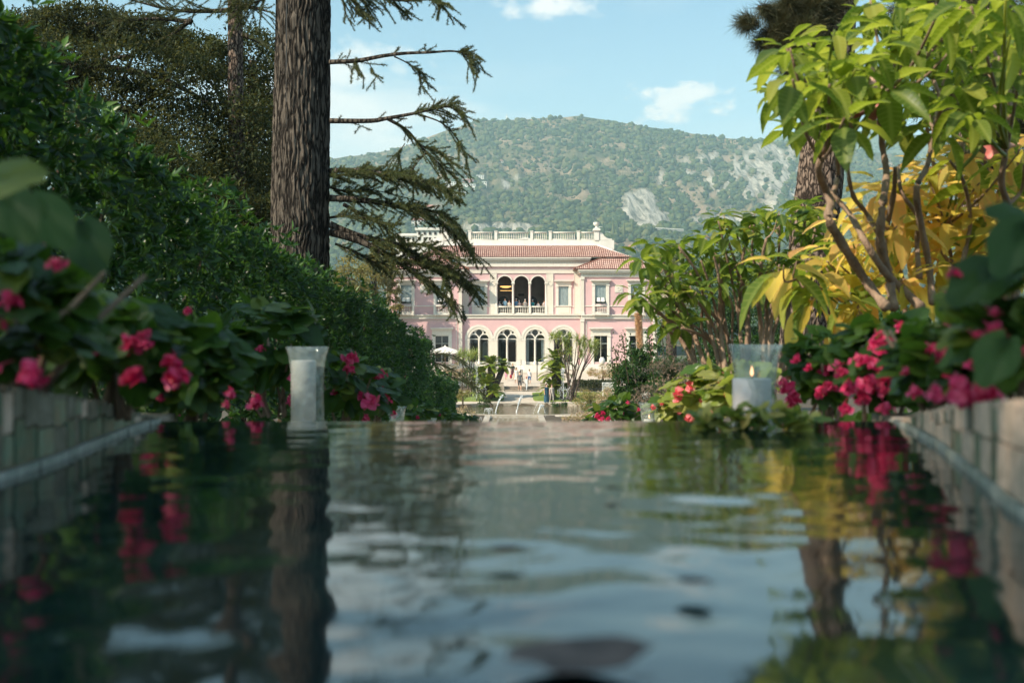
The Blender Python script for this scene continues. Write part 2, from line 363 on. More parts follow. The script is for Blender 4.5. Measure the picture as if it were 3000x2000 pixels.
# ---- fountain basin: kerb stones round the edge, water
bs = thing('fountain_basin', (PC[0], PC[1], 0), 'round garden fountain basin with pale stone kerb in front of the villa', 'basin')
nk = 72
for k in range(nk):
    a0, a1 = 2*PI*k/nk, 2*PI*(k+1)/nk-.004
    xk = PC[0]+PR*math.cos((a0+a1)/2); yk = PC[1]+PR*math.sin((a0+a1)/2)
    m = MB(); q = []
    for r, z in ((PR, .05), (PR+.36, .05), (PR+.36, -.5), (PR, -.5)):
        for a in (a0, a1): q.append((PC[0]+r*math.cos(a), PC[1]+r*math.sin(a), z))
    m.add(q, [(0,1,3,2),(2,3,5,4),(4,5,7,6),(6,7,1,0),(0,2,4,6),(1,7,5,3)]); m.build('kerb_stone', M['stone'], bs)
def water_mat(name, col, scales, strength, dist, rough=.02):
    m, t, b = new_mat(name); b.inputs['Base Color'].default_value = c4(col); b.inputs['Roughness'].default_value = rough; b.inputs['IOR'].default_value = 1.33; b.inputs['Specular IOR Level'].default_value = .5
    g = nd(t, 'ShaderNodeNewGeometry'); prev = None
    for (sc, st_, w_) in scales:
        mp = nd(t, 'ShaderNodeMapping'); mp.inputs['Scale'].default_value = sc; t.links.new(g.outputs['Position'], mp.inputs[0])
        n = nd(t, 'ShaderNodeTexNoise', Scale=1, Detail=st_, Roughness=.45, Distortion=.4); t.links.new(mp.outputs[0], n.inputs[0])
        k = nd(t, 'ShaderNodeMath', operation='MULTIPLY'); k.inputs[1].default_value = w_; t.links.new(n.outputs[0], k.inputs[0])
        if prev is None: prev = k.outputs[0]
        else:
            a = nd(t, 'ShaderNodeMath', operation='ADD'); t.links.new(prev, a.inputs[0]); t.links.new(k.outputs[0], a.inputs[1]); prev = a.outputs[0]
    bp = nd(t, 'ShaderNodeBump', Strength=strength, Distance=dist); t.links.new(prev, bp.inputs['Height']); t.links.new(bp.outputs[0], b.inputs['Normal'])
    return m
M['pond'] = water_mat('pond_water', (.10, .085, .045), [((3, 3, 1), 3, 1), ((14, 14, 1), 2, .3)], .5, .05, .05)
def disc(name, c, r, z, m, seg=96):
    vs = [(c[0]+r*math.cos(2*PI*k/seg), c[1]+r*math.sin(2*PI*k/seg), z) for k in range(seg)]
    return tag(MB().add(vs, [tuple(range(seg))]).build(name, m), kind='structure')
disc('fountain_water', PC, PR-.01, -.15, M['pond'])
cn = thing('canal', (.2, 71, 0), 'straight stone edged canal leading up to the round fountain basin', 'canal')
for sx in (-1.7, 2.0):
    for k in range(9): MB().box(sx-.2, sx+.2, 62+k*2, 63.97+k*2, -.5, .05).build('coping_stone', M['stone'], cn)
MB().box(-1.5, 1.8, 79.4, 79.9, -.5, .03).build('cross_coping', M['stone'], cn)
tag(MB().add([(-1.5,62,-.12),(1.8,62,-.12),(1.8,79.4,-.12),(-1.5,79.4,-.12)], [(0,1,2,3)]).build('canal_water', M['pond']), kind='structure')
# ---- lawns
def lawn(pts, lab):
    pts = [Vector((x, y)) for x, y in pts]; c = sum(pts, Vector((0, 0)))/len(pts); n_ = 16; V = [(c.x, c.y, float(gz(c.y))+.10)]; m = MB()
    zt = lambda y: float(gz(y))+.10
    vs = [(p.x, p.y, zt(p.y)) for p in pts]; vb = [(p.x, p.y, zt(p.y)-.12) for p in pts]; k = len(pts)
    m.add([(c.x, c.y, zt(c.y))]+vs+vb, [(0, 1+i, 1+(i+1) % k) for i in range(k)]+[(1+i, 1+k+i, 1+k+(i+1) % k, 1+(i+1) % k) for i in range(k)])
    o = m.build('lawn', M['grass']); tag(o, lab, kind='structure')
    # short blades
    q = []
    mn = min(p.x for p in pts), min(p.y for p in pts); mxx = max(p.x for p in pts), max(p.y for p in pts)
    return o
lawn([(-4.4, 97.3), (-2.2, 97.3), (-.9, 97.9), (-.7, 98.8), (-.7, 104.6), (-1.3, 105.2), (-8, 105.2), (-8, 98)], 'left clipped lawn')
lawn([(6.0, 97.3), (3.1, 97.3), (2.0, 97.7), (1.85, 98.6), (1.85, 104.6), (2.4, 105.2), (9, 105.2), (9, 98)], 'right clipped lawn')

# ---- mountain
RU = (np.array([-2600, -1900, -800, 0, 300, 640, 760, 900, 1000, 1060, 1110, 1200, 1330, 1450, 1550, 1660, 1740, 1850, 2100, 2352, 3200, 5000])*1.27551-1500)
RE = 1000-np.array([620, 560, 500, 430, 400, 378, 365, 345, 310, 290, 276, 276, 267, 285, 300, 318, 322, 330, 360, 400, 520, 640])*1.27551
def mount_pos(U, T):
    ridge = np.interp(U, RU, RE); ridge = ridge+6*(fbm(U*.02+9, U*0+3, 21, 3)-.5)
    d = 620+T*(2300-620); d = d+160*(fbm(U*.004+3, U*0+.5, 5, 3)-.5)*T
    e = -14+(ridge+14)*T**.86
    env = np.clip(np.sin(np.clip(T, 0, 1)*PI), 0, 1)**.7
    e = e+env*(46*(fbm(U*.006+20, T*5+3, 8, 5)-.5)+16*(fbm(U*.03+2, T*14, 9, 4)-.5))
    # gullies running down the slope
    g = np.abs(fbm(U*.011+T*2.2, T*1.3+7, 13, 4)-.5)*2; e = e-env*36*(1-g)**3
    # behind the ridge the ground falls away
    back = np.clip(T-1, 0, 1); d = np.where(T > 1, 2300+back*1500, d); e = np.where(T > 1, ridge*(1-back*.9), e)
    return U/F*d, d, EYE+e/F*d
us = np.unique(np.concatenate([np.arange(-4800, -1700, 60), np.arange(-1700, 1700, 7.), np.arange(1700, 4900, 60)]))
ts = np.concatenate([np.linspace(0, 1, 230), [1.1, 1.4, 1.8]])
UU, TT = np.meshgrid(us, ts); MX, MY, MZ = mount_pos(UU, TT)
# where bare rock shows: the crag, scattered outcrops on the right, a cutting behind the villa
eapp = (MZ-EYE)/MY*F
def rock_mask(U, E):
    n_ = fbm(U*.03+5, E*.03+5, 31, 5); nf = fbm(U*.05+9, E*.02+2, 77, 4)
    def el(cx, cyy, rx, ry): return np.clip(1.25-np.hypot((U-(cx*1.27551-1500))/(rx*1.27551), (E-(1000-cyy*1.27551))/(ry*1.27551)), 0, 1)
    crag = np.maximum(el(1468, 474, 52, 40), el(1500, 505, 40, 22))*1.9
    o1 = el(1700, 400, 190, 85)*1.0*(nf > .5); o2 = el(1790, 420, 90, 100)*1.08*(nf > .44); o3 = el(1165, 522, 95, 12)*1.5; o5 = el(1660, 505, 110, 10)*1.1
    o4 = el(1200, 405, 50, 14)*.75*(nf > .5); o6 = el(1160, 430, 22, 22)*.9*(nf > .5)
    base = np.max([crag, o1, o2, o3, o4, o5, o6], 0)
    return np.clip((base+(n_-.5)*1.5-.42)*3, 0, 1), crag
RM, CR = rock_mask(UU, eapp)
cn_ = fbm(UU*.07+60, TT*24, 51, 5, .62)
MY = MY-RM*26*(cn_-.3)-np.clip(CR-.3, 0, 1)*28
MV = np.stack([UU/F*MY, MY, EYE+eapp/F*MY], -1).reshape(-1, 3); nx, ny = len(us), len(ts)
i_ = np.arange(nx*(ny-1)).reshape(ny-1, nx)[:, :-1].ravel()
def mountain_mat():
    m, t, b = new_mat('mountain_ground'); b.inputs['Roughness'].default_value = .95; b.inputs['Specular IOR Level'].default_value = .1
    g = nd(t, 'ShaderNodeNewGeometry'); at = nd(t, 'ShaderNodeAttribute', attribute_name='rock')
    n = nd(t, 'ShaderNodeTexNoise', Scale=.012, Detail=8, Roughness=.65); t.links.new(g.outputs['Position'], n.inputs[0])
    r = nd(t, 'ShaderNodeValToRGB'); e = r.color_ramp.elements; e[0].position = .36; e[0].color = (.06, .08, .035, 1); e[1].position = .60; e[1].color = (.30, .22, .15, 1)
    x = e.new(.5); x.color = (.15, .13, .07, 1); t.links.new(n.outputs[0], r.inputs[0])
    mp = nd(t, 'ShaderNodeMapping'); mp.inputs['Scale'].default_value = (.11, .006, .030); t.links.new(g.outputs['Position'], mp.inputs[0])
    n2 = nd(t, 'ShaderNodeTexNoise', Scale=1.0, Detail=9, Roughness=.7, Distortion=.6); t.links.new(mp.outputs[0], n2.inputs[0])
    r2 = nd(t, 'ShaderNodeValToRGB'); e = r2.color_ramp.elements; e[0].position = .38; e[0].color = (.10, .10, .08, 1); e[1].position = .56; e[1].color = (.50, .46, .39, 1); t.links.new(n2.outputs[0], r2.inputs[0])
    mx = nd(t, 'ShaderNodeMix', data_type='RGBA'); t.links.new(at.outputs['Fac'], mx.inputs[0]); t.links.new(r.outputs[0], mx.inputs[6]); t.links.new(r2.outputs[0], mx.inputs[7]); t.links.new(mx.outputs[2], b.inputs['Base Color'])
    bp = nd(t, 'ShaderNodeBump', Strength=1, Distance=12); t.links.new(n2.outputs[0], bp.inputs['Height']); t.links.new(bp.outputs[0], b.inputs['Normal'])
    return m
mo = np_mesh('mountain', MV, np.stack([i_, i_+1, i_+nx+1, i_+nx], 1), mountain_mat(), smooth=True); tag(mo, kind='structure')
a = mo.data.attributes.new('rock', 'FLOAT', 'POINT'); a.data.foreach_set('value', RM.ravel().astype(np.float32))
# the farther ridge on the right
U2 = np.arange(-200, 5200, 30.); T2 = np.linspace(0, 1.5, 40); UU2, TT2 = np.meshgrid(U2, T2)
r2_ = np.interp(UU2/1.27551+1500/1.27551, [1000, 1600, 1700, 1780, 1850, 2000, 2352, 4000], 1000-np.array([500, 345, 326, 316, 306, 300, 335, 500])*1.27551)+5*(fbm(UU2*.02, UU2*0, 3, 4)-.5)
d2 = 2700+TT2*800; e2 = np.where(TT2 <= 1, r2_*TT2**.8, r2_*(2-TT2))
M['far_green'] = mat('far_slope', (.09, .11, .05), .95, (.045, .065, .03), .02, .4, .06)
V2 = np.stack([UU2/F*d2, d2, EYE+e2/F*d2], -1).reshape(-1, 3); n2x = len(U2); i2 = np.arange(n2x*(len(T2)-1)).reshape(len(T2)-1, n2x)[:, :-1].ravel()
tag(np_mesh('far_mountain', V2, np.stack([i2, i2+1, i2+n2x+1, i2+n2x], 1), M['far_green'], smooth=True), kind='structure')
# woods on the slope: crowns one cannot count, one mesh of stuff
def mountain_point(U, E):
    "point of the slope seen at offset U, height E (px)"
    j = np.clip(np.searchsorted(us, U), 1, nx-1); col = eapp[:230, j]; dist = MY[:230, j]
    cm = np.maximum.accumulate(col); k = int(np.searchsorted(cm, E)); k = min(k, 229); d = dist[k]; return U/F*d, d, EYE+E/F*d
_t = (1+5**.5)/2
ICO = nrm(np.array([(-1,_t,0),(1,_t,0),(-1,-_t,0),(1,-_t,0),(0,-1,_t),(0,1,_t),(0,-1,-_t),(0,1,-_t),(_t,0,-1),(_t,0,1),(-_t,0,-1),(-_t,0,1)], float))
ICF = np.array([(0,11,5),(0,5,1),(0,1,7),(0,7,10),(0,10,11),(1,5,9),(5,11,4),(11,10,2),(10,7,6),(7,1,8),(3,9,4),(3,4,2),(3,2,6),(3,6,8),(3,8,9),(4,9,5),(2,4,11),(6,2,10),(8,6,7),(9,8,1)])
def blobs(name, P, R, m, squash=.9, rough=.25, kind='stuff'):
    n = len(P); q = ICO[None]*(1+rough*rng.normal(size=(n, 12, 1)))*np.array([1, 1, squash]); V = P[:, None]+q*R[:, None, None]
    Fc = ICF[None]+(np.arange(n)*12)[:, None, None]; o = np_mesh(name, V.reshape(-1, 3), Fc.reshape(-1, 3), m, smooth=True); return tag(o, kind=kind)
nT = 78000; tu = rng.uniform(-1500, 1500, nT); tt = rng.uniform(0.02, 1.0, nT)**.9
ju = np.clip(np.searchsorted(us, tu), 0, nx-1); jt = np.clip((tt*229).astype(int), 0, 229)
tp = MV.reshape(ny, nx, 3)[jt, ju]; rm = RM[jt, ju]
dens = fbm(tu*.012+4, tt*16+2, 41, 5); dens2 = fbm(tu*.05+4, tt*50+2, 43, 3); e_t = eapp[jt, ju]
keep = (dens+.55*dens2 > .655) & (rm < .35) | (rng.random(nT) < .12)*(rm < .5)
# a drier open shoulder in the middle of the slope
dry = np.exp(-((tu-60)/330)**2-((e_t-505)/75)**2); keep &= rng.random(nT) > dry*.75
tp = tp[keep]; tr = (.42+1.15*rng.random(len(tp))**2.6)*3.9*(.75+.25*np.sqrt(tp[:, 1]/1500)); tp = tp+np.array([0, 0, 1])*tr[:, None]*.5
M['wood'] = leaf_mat('wood_crowns', [(.024, .042, .020), (.038, .060, .024), (.060, .080, .030), (.105, .11, .042)], .9, .0, spec=.1)
blobs('hillside_wood', tp, tr, M['wood'])
k = rng.random(1800); uu = -200+k*1500; dd = 3100+rng.random(1800)*350
rr = np.interp(uu/1.27551+1500/1.27551, [1000, 1600, 1700, 1780, 1850, 2000, 2352, 4000], 1000-np.array([500, 345, 326, 316, 306, 300, 335, 500])*1.27551)*((dd-2700)/800)**.8
blobs('far_wood', np.stack([uu/F*dd, dd, EYE+rr/F*dd], 1), rng.uniform(5, 9, 1800), M['wood'])
# ---- air
hz = MB().box(-7000, 7000, -400, 6500, -8, 640).build('haze', None) if False else None
hm = bpy.data.materials.new('haze_air'); hm.use_nodes = True; t = hm.node_tree; t.nodes.clear()
pv = t.nodes.new('ShaderNodeVolumePrincipled'); pv.inputs['Color'].default_value = (.60, .87, .97, 1); pv.inputs['Density'].default_value = .00019; pv.inputs['Anisotropy'].default_value = 0
mo_ = t.nodes.new('ShaderNodeOutputMaterial'); t.links.new(pv.outputs[0], mo_.inputs['Volume'])
hz = MB().box(-4800, 4800, -400, 4200, -4, 700).build('haze', hm); tag(hz, kind='stuff')

# ================================================================ VILLA
M['pink'] = mat('pink_stucco', (.66, .43, .435), .85, (.575, .37, .375), .9, .15, 20, contrast=.9)
M['cream'] = mat('cream_stone', (.71, .665, .60), .8, (.62, .575, .51), 3, .2, 25)
M['orn'] = mat('carved_stone', (.68, .63, .56), .85, (.60, .54, .45), 16, .8, 12, contrast=.35)
M['white'] = mat('white_render', (.74, .71, .66), .8, (.66, .63, .57), 2, .1)
M['tile'] = mat('terracotta', (.24, .10, .07), .85, (.15, .06, .045), 4, .3, contrast=.8)  # dark deck colour: shade of the gaps between tile rows put in
M['tile_leaf'] = leaf_mat('terracotta_tile', [(.50, .30, .25), (.58, .37, .32), (.64, .44, .38), (.54, .33, .28)], .85, 0, spec=.2)
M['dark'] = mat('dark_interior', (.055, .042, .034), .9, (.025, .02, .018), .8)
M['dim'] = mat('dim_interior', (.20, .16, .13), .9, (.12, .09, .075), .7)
M['curtain'] = mat('curtain', (.56, .57, .58), .9, (.46, .47, .49), 4)
M['metal'] = mat('dark_iron', (.03, .03, .03), .5)
def thin_glass(name, tint_, rough, noise=0.0, ior=1.5, haze_=0.0):
    "a thin sheet: light passes straight through, the surface mirrors by Fresnel"
    m, t, b = new_mat(name); t.nodes.remove(b); tr = nd(t, 'ShaderNodeBsdfTransparent'); tr.inputs[0].default_value = c4(tint_); gl = nd(t, 'ShaderNodeBsdfGlossy'); gl.inputs['Roughness'].default_value = rough
    lw = nd(t, 'ShaderNodeLayerWeight'); lw.inputs[0].default_value = .5; pw = nd(t, 'ShaderNodeMath', operation='POWER'); t.links.new(lw.outputs['Facing'], pw.inputs[0]); pw.inputs[1].default_value = 5; fr = nd(t, 'ShaderNodeMath', operation='MULTIPLY_ADD'); t.links.new(pw.outputs[0], fr.inputs[0]); fr.inputs[1].default_value = .9; fr.inputs[2].default_value = .045; mx = nd(t, 'ShaderNodeMixShader'); t.links.new(fr.outputs[0], mx.inputs[0]); t.links.new(tr.outputs[0], mx.inputs[1]); t.links.new(gl.outputs[0], mx.inputs[2]); out = mx.outputs[0]
    if haze_:
        df = nd(t, 'ShaderNodeBsdfDiffuse'); df.inputs[0].default_value = (.75, .80, .78, 1); n = nd(t, 'ShaderNodeTexNoise', Scale=noise, Detail=5); g = nd(t, 'ShaderNodeNewGeometry'); t.links.new(g.outputs['Position'], n.inputs[0])
        mr = nd(t, 'ShaderNodeMapRange'); mr.inputs[1].default_value = .42; mr.inputs[2].default_value = .72; mr.inputs[3].default_value = haze_*.3; mr.inputs[4].default_value = haze_; t.links.new(n.outputs[0], mr.inputs[0])
        m2 = nd(t, 'ShaderNodeMixShader'); t.links.new(mr.outputs[0], m2.inputs[0]); t.links.new(out, m2.inputs[1]); t.links.new(df.outputs[0], m2.inputs[2]); out = m2.outputs[0]
    t.links.new(out, t.nodes['Material Output'].inputs[0]); return m
M['pane'] = thin_glass('window_glass', (.86, .9, .9), .02)
m, t, b = new_mat('lamp_glow'); b.inputs['Emission Color'].default_value = (1, .55, .16, 1); b.inputs['Emission Strength'].default_value = 1.1; b.inputs['Base Color'].default_value = (.6, .35, .12, 1); M['glow'] = m
YM, YW, YA = 123.46, 121.6, 121.9     # planes: recessed centre, wings, ground floor arcade
def vx(u, Y=YM): return (u-1500)/F*Y
def vz(v, Y=YM): return EYE-(v-1000)/F*Y
Z0 = 2.45
villa = thing('villa', (1.0, YM, Z0), 'pink two-storey villa with cream stone arches and terracotta tiled roofs', 'villa')
def B(name, u0, u1, v0, v1, Y, y0, y1, m, parent=None, obj=True):
    "box given by photo pixels on plane Y; y0..y1 depth relative to Y"
    mb = MB().box(vx(u0, Y), vx(u1, Y), Y+y0, Y+y1, vz(v1, Y), vz(v0, Y)); return mb.build(name, m, parent or villa) if obj else mb
def wall_open(name, u0, u1, v0, v1, Y, th, opens, m):
    "wall with rectangular openings (u0,u1,v0,v1)"
    us_ = sorted({u0, u1, *[o[0] for o in opens], *[o[1] for o in opens]}); vs_ = sorted({v0, v1, *[o[2] for o in opens], *[o[3] for o in opens]})
    q = MB(); id_ = {}
    def open_(i, j):
        if i < 0 or j < 0 or i >= len(us_)-1 or j >= len(vs_)-1: return True
        cu = (us_[i]+us_[i+1])/2; cv = (vs_[j]+vs_[j+1])/2; return any(o[0] < cu < o[1] and o[2] < cv < o[3] for o in opens)
    for i in range(len(us_)-1):
        for j in range(len(vs_)-1):
            if open_(i, j): continue
            x0, x1, z1, z0 = vx(us_[i], Y), vx(us_[i+1], Y), vz(vs_[j], Y), vz(vs_[j+1], Y)
            q.add([(x0,Y,z0),(x1,Y,z0),(x1,Y,z1),(x0,Y,z1),(x0,Y+th,z0),(x1,Y+th,z0),(x1,Y+th,z1),(x0,Y+th,z1)], [(0,1,2,3),(5,4,7,6)])
            b_ = len(q.v)-8
            if open_(i-1, j): q.f.append((b_, b_+3, b_+7, b_+4))
            if open_(i+1, j): q.f.append((b_+1, b_+5, b_+6, b_+2))
            if open_(i, j-1): q.f.append((b_+3, b_+2, b_+6, b_+7))
            if open_(i, j+1): q.f.append((b_, b_+4, b_+5, b_+1))
    return q.build(name, m, villa)
def mir(u): return 2*1527.4-u
def blind(u0, u1, v0, v1, Y, parent, m=None):
    "softly folded curtain"
    q = MB(); n_ = 26
    for i in range(n_):
        a = vx(u0+(u1-u0)*i/n_, Y); b_ = vx(u0+(u1-u0)*(i+1)/n_, Y); ya = Y+.075+.022*math.sin(i*1.9); yb = Y+.075+.022*math.sin((i+1)*1.9)
        q.add([(a, ya, vz(v1, Y)), (b_, yb, vz(v1, Y)), (b_, yb, vz(v0, Y)), (a, ya, vz(v0, Y))], [(0, 1, 2, 3)])
    q.build('curtain', m or M['curtain'], parent)
def pane(u0, u1, v0, v1, Y, parent): B('pane', u0, u1, v0, v1, Y, .03, .035, M['pane'], parent)
def sash(u0, u1, v0, v1, Y, parent, bars=1, t_=1.2):
    q = MB()
    for (a, b_, c, d) in ((u0, u0+t_, v0, v1), (u1-t_, u1, v0, v1), (u0+t_, u1-t_, v0, v0+t_), (u0+t_, u1-t_, v1-t_, v1)):
        q.box(vx(a, Y), vx(b_, Y), Y+.0, Y+.07, vz(d, Y), vz(c, Y))
    for k_ in range(bars):
        um = u0+(u1-u0)*(k_+1)/(bars+1); q.box(vx(um-.5, Y), vx(um+.5, Y), Y+.0, Y+.07, vz(v1-t_, Y), vz(v0+t_, Y))
    q.build('sash', M['cream'], parent)
def balustrade(u0, u1, v0, v1, Y, n_, parent, proud=-.3, posts=True, name='balustrade'):
    "rail, base and turned balusters joined"
    q = MB(); x0, x1 = vx(u0, Y), vx(u1, Y); zt, zb = vz(v0, Y), vz(v1, Y); h = zt-zb; yc = Y+proud
    q.box(x0, x1, yc-.10, yc+.10, zt-.16*h, zt); q.box(x0, x1, yc-.09, yc+.09, zb, zb+.12*h)
    for k_ in range(n_):
        xc = x0+(x1-x0)*(k_+.5)/n_; r = (x1-x0)/n_*.22; hh = h*.72
        q.lathe((xc, yc, zb+.12*h), [(r*.9, 0), (r*.9, hh*.08), (r*.6, hh*.14), (r*1.05, hh*.35), (r*.8, hh*.55), (r*.5, hh*.75), (r*.9, hh*.92), (r*.9, hh)], 8)
    return q.build(name, M['cream'], parent, True)
def hood_window(kind, u0, u1, v0, v1, Y, fw, htop, curtain=True, flaps=False, sill_to=None):
    wn = B('window', u0-fw, u0, v0, sill_to or v1, Y, -.10, .02, M['cream'])
    B('jamb', u1, u1+fw, v0, sill_to or v1, Y, -.10, .02, M['cream'], wn)
    B('jamb_capital', u0-fw-1.5, u0+.2, v0-2, v0+3, Y, -.14, -.102, M['cream'], wn); B('jamb_capital', u1-.2, u1+fw+1.5, v0-2, v0+3, Y, -.14, -.102, M['cream'], wn)
    B('lintel', u0-fw, u1+fw, htop+6, v0, Y, -.12, .0, M['orn'], wn)
    B('hood', u0-fw-5, u1+fw+5, htop, htop+3, Y, -.42, .02, M['cream'], wn); B('hood_moulding', u0-fw-3, u1+fw+3, htop+3, htop+6, Y, -.26, .02, M['cream'], wn)
    sash(u0, u1, v0, v1, Y, wn, 1 if kind == 'tall' else 0)
    pane(u0+1.2, u1-1.2, v0+1.2, v1-1.2, Y, wn)
    if curtain: blind(u0, u1, v0, v1-(8 if flaps else 0), Y, wn)
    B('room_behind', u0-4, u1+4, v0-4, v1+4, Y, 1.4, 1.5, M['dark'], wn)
    if flaps:
        for k_ in (0, 1):
            ua = u0+(u1-u0)*(.18+.36*k_); ub = ua+(u1-u0)*.26; x0, x1 = vx(ua, Y), vx(ub, Y); za, zb = vz(v1-19, Y), vz(v1-7, Y)
            MB().add([(x0,Y+.02,za),(x1,Y+.02,za),(x1+.03,Y-.38,zb),(x0-.03,Y-.38,zb),(x0,Y+.04,za+.01),(x1,Y+.04,za+.01),(x1+.03,Y-.36,zb+.01),(x0-.03,Y-.36,zb+.01)],
                     [(0,1,2,3),(7,6,5,4),(0,4,5,1),(3,2,6,7),(0,3,7,4),(1,5,6,2)]).build('awning_flap', M['white'], wn)
    return wn
# ---- upper floor, centre
LO = [(1457.7, 1499.8), (1506.5, 1548.5), (1555.5, 1596.8)]
wins = [(1388.8, 1420.4, 838, 895.5), (1635.8, 1666.8, 838, 895.5)]
wall_open('wall', 1353, 1702, 762, 932, YM, .4, wins+[(LO[0][0]-7, LO[2][1]+7, 801, 920)], M['pink'])
for (u0, u1, v0, v1) in wins:
    wn = hood_window('small', u0, u1, v0, v1, YM, 7, 821)
    B('apron', u0-6, u1+6, 896, 920, YM, -.06, .0, M['cream'], wn); B('apron_panel', u0-1, u1+1, 899, 917, YM, -.09, -.062, M['orn'], wn)
    B('sill', u0-8, u1+8, 894.5, 897, YM, -.16, .0, M['cream'], wn)
def arc(cx, cz, r, a0=PI, a1=0, n_=18, sx=1): return [(cx+r*sx*math.cos(a0+(a1-a0)*i/n_), cz+r*math.sin(a0+(a1-a0)*i/n_)) for i in range(n_+1)]
zs = vz(829.5); ztop = vz(801)
for k, (a, b_) in enumerate(LO):
    cx = (vx(a)+vx(b_))/2; r = (vx(b_)-vx(a))/2
    inner = arc(cx, zs, r); half = (vx(LO[1][0])-vx(LO[0][1]))/2
    L0 = vx(LO[0][0]-7) if k == 0 else vx(a)-half; R0 = vx(LO[2][1]+7) if k == 2 else vx(b_)+half
    outer = [(min(max(cx+(p[0]-cx)*(R0-L0)/(2*r), L0), R0), ztop) for p in inner]
    ar = MB().band([(L0, zs)]+outer+[(R0, zs)], [inner[0]]+inner+[inner[-1]], YM, YM+.4); ar.box(L0, cx-r, YM, YM+.4, vz(896.5), zs).box(cx+r, R0, YM, YM+.4, vz(896.5), zs)
    arch = ar.build('loggia_arch', M['pink'], villa)
    MB().band(arc(cx, zs, r+.13), arc(cx, zs, r), YM-.07, YM-.005).build('arch_moulding', M['cream'], arch)
    B('parapet_base', a-2.5 if k else LO[0][0]-7, b_+2.5 if k < 2 else LO[2][1]+7, 919, 921, YM, -.12, .3, M['cream'], arch)
    balustrade(a, b_, 896.5, 919, YM, 8, arch, .1, name='arch_balustrade')
for u in (LO[0][0]-3.3, (LO[0][1]+LO[1][0])/2, (LO[1][1]+LO[2][0])/2, LO[2][1]+3.3):
    c = MB(); x = vx(u); h = zs-vz(896.5); zb = vz(896.5); c.lathe((x, YM-.02, zb), [(.13, 0), (.13, .06), (.10, .1), (.10, h-.28), (.11, h-.26), (.15, h-.1), (.17, h-.06)], 12)
    col = c.build('column', M['cream'], villa, True); MB().box(x-.19, x+.19, YM-.2, YM+.15, zs-.062, zs+.03).build('abacus', M['cream'], col)
    B('pier', u-3.4, u+3.4, 896.6, 919, YM, -.14, .2, M['cream'], col)
# room behind the loggia
xl, xr = vx(LO[0][0]-14), vx(LO[2][1]+14)
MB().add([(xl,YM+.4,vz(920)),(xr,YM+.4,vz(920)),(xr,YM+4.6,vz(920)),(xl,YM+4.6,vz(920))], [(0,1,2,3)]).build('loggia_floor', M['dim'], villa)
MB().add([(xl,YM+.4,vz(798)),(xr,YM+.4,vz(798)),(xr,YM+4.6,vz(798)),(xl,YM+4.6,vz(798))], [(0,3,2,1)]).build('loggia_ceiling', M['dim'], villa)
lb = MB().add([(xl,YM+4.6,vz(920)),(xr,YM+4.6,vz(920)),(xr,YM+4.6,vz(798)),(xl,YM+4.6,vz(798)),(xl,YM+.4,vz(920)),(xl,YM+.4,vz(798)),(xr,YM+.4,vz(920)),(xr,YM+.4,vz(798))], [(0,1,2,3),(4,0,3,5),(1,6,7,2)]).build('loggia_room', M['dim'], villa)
for u in (1474, 1510, 1560):
    p = arc(vx(u), vz(880), .62, n_=12); MB().prism([(vx(u)-.62, vz(919)), *p, (vx(u)+.62, vz(919))][::-1], YM+4.5, YM+4.58).build('inner_doorway', M['dark'], lb)
MB().box(vx(1519), vx(1537), YM+4.4, YM+4.58, vz(862), vz(855)).build('wall_plaque', M['dark'], lb)
lm = thing('ceiling_lamp', (vx(1481), YM+2, vz(845)), 'glowing amber bowl lamp hanging inside the left loggia arch', 'lamp')
MB().lathe((vx(1481), YM+2, vz(841)), [(.02, -.0), (.35, .03), (.62, .14), (.64, .2)], 20).build('bowl', M['glow'], lm, True)
MB().box(vx(1465), vx(1500), YM+1.97, YM+2.03, vz(849.6), vz(848.2)).build('light_bar', M['glow'], lm)
MB().tube([(vx(1481), YM+2, vz(838)), (vx(1481), YM+2, vz(798.2))], .015, 5).build('cord', M['metal'], lm)
# ornament strips
for u0, u1 in ((1354.5, 1372), (1435.7, 1453.8), (1602, 1619.5), (mir(1372), mir(1354.5))):
    pl = B('ornament_pilaster', u0, u1, 800, 920, YM, -.07, .0, M['orn'])
    B('pilaster_edge', u0-1.4, u0, 800, 920, YM, -.10, .0, M['cream'], pl); B('pilaster_edge', u1, u1+1.4, 800, 920, YM, -.10, .0, M['cream'], pl)
    if 1400 < u0 < 1610:
        MB().band(arc((vx(u0)+vx(u1))/2, vz(830), .30, 0, 2*PI, 20), arc((vx(u0)+vx(u1))/2, vz(830), .24, 0, 2*PI, 20), YM-.12, YM-.072).build('roundel', M['cream'], pl)
for u0, u1 in ((1373.4, 1382), (1427, 1434.3), (mir(1434.3), mir(1427)), (mir(1382), mir(1373.4))): B('panel_border', u0, u1, 896, 899, YM, -.05, .0, M['cream'])
B('ornament_frieze', 1353, 1702, 790.3, 799.5, YM, -.08, .0, M['orn']); B('frieze_moulding', 1353, 1702, 789, 790.3, YM, -.12, .0, M['cream']); B('frieze_moulding', 1353, 1702, 799.5, 800.8, YM, -.1, .0, M['cream'])
B('stucco_band', 1353, 1702, 781.5, 789, YM, -.02, .0, M['pink'])
B('entablature', 1336, 1727, 773, 781.5, YM, -.25, .3, M['cream']); B('dentil_frieze', 1336, 1727, 763, 773, YM, -.20, .3, M['orn'])
q = MB()
for k in range(48):
    u = 1338+k*8.15; q.box(vx(u), vx(u+3.4), YM-.3, YM-.202, vz(771), vz(766))
q.build('dentil', M['cream'], villa)['kind'] = 'stuff'
B('cornice', 1334, 1729, 758, 763, YM, -.5, .4, M['cream']); B('cornice_lip', 1332, 1731, 754.8, 758, YM, -.62, .4, M['cream'])
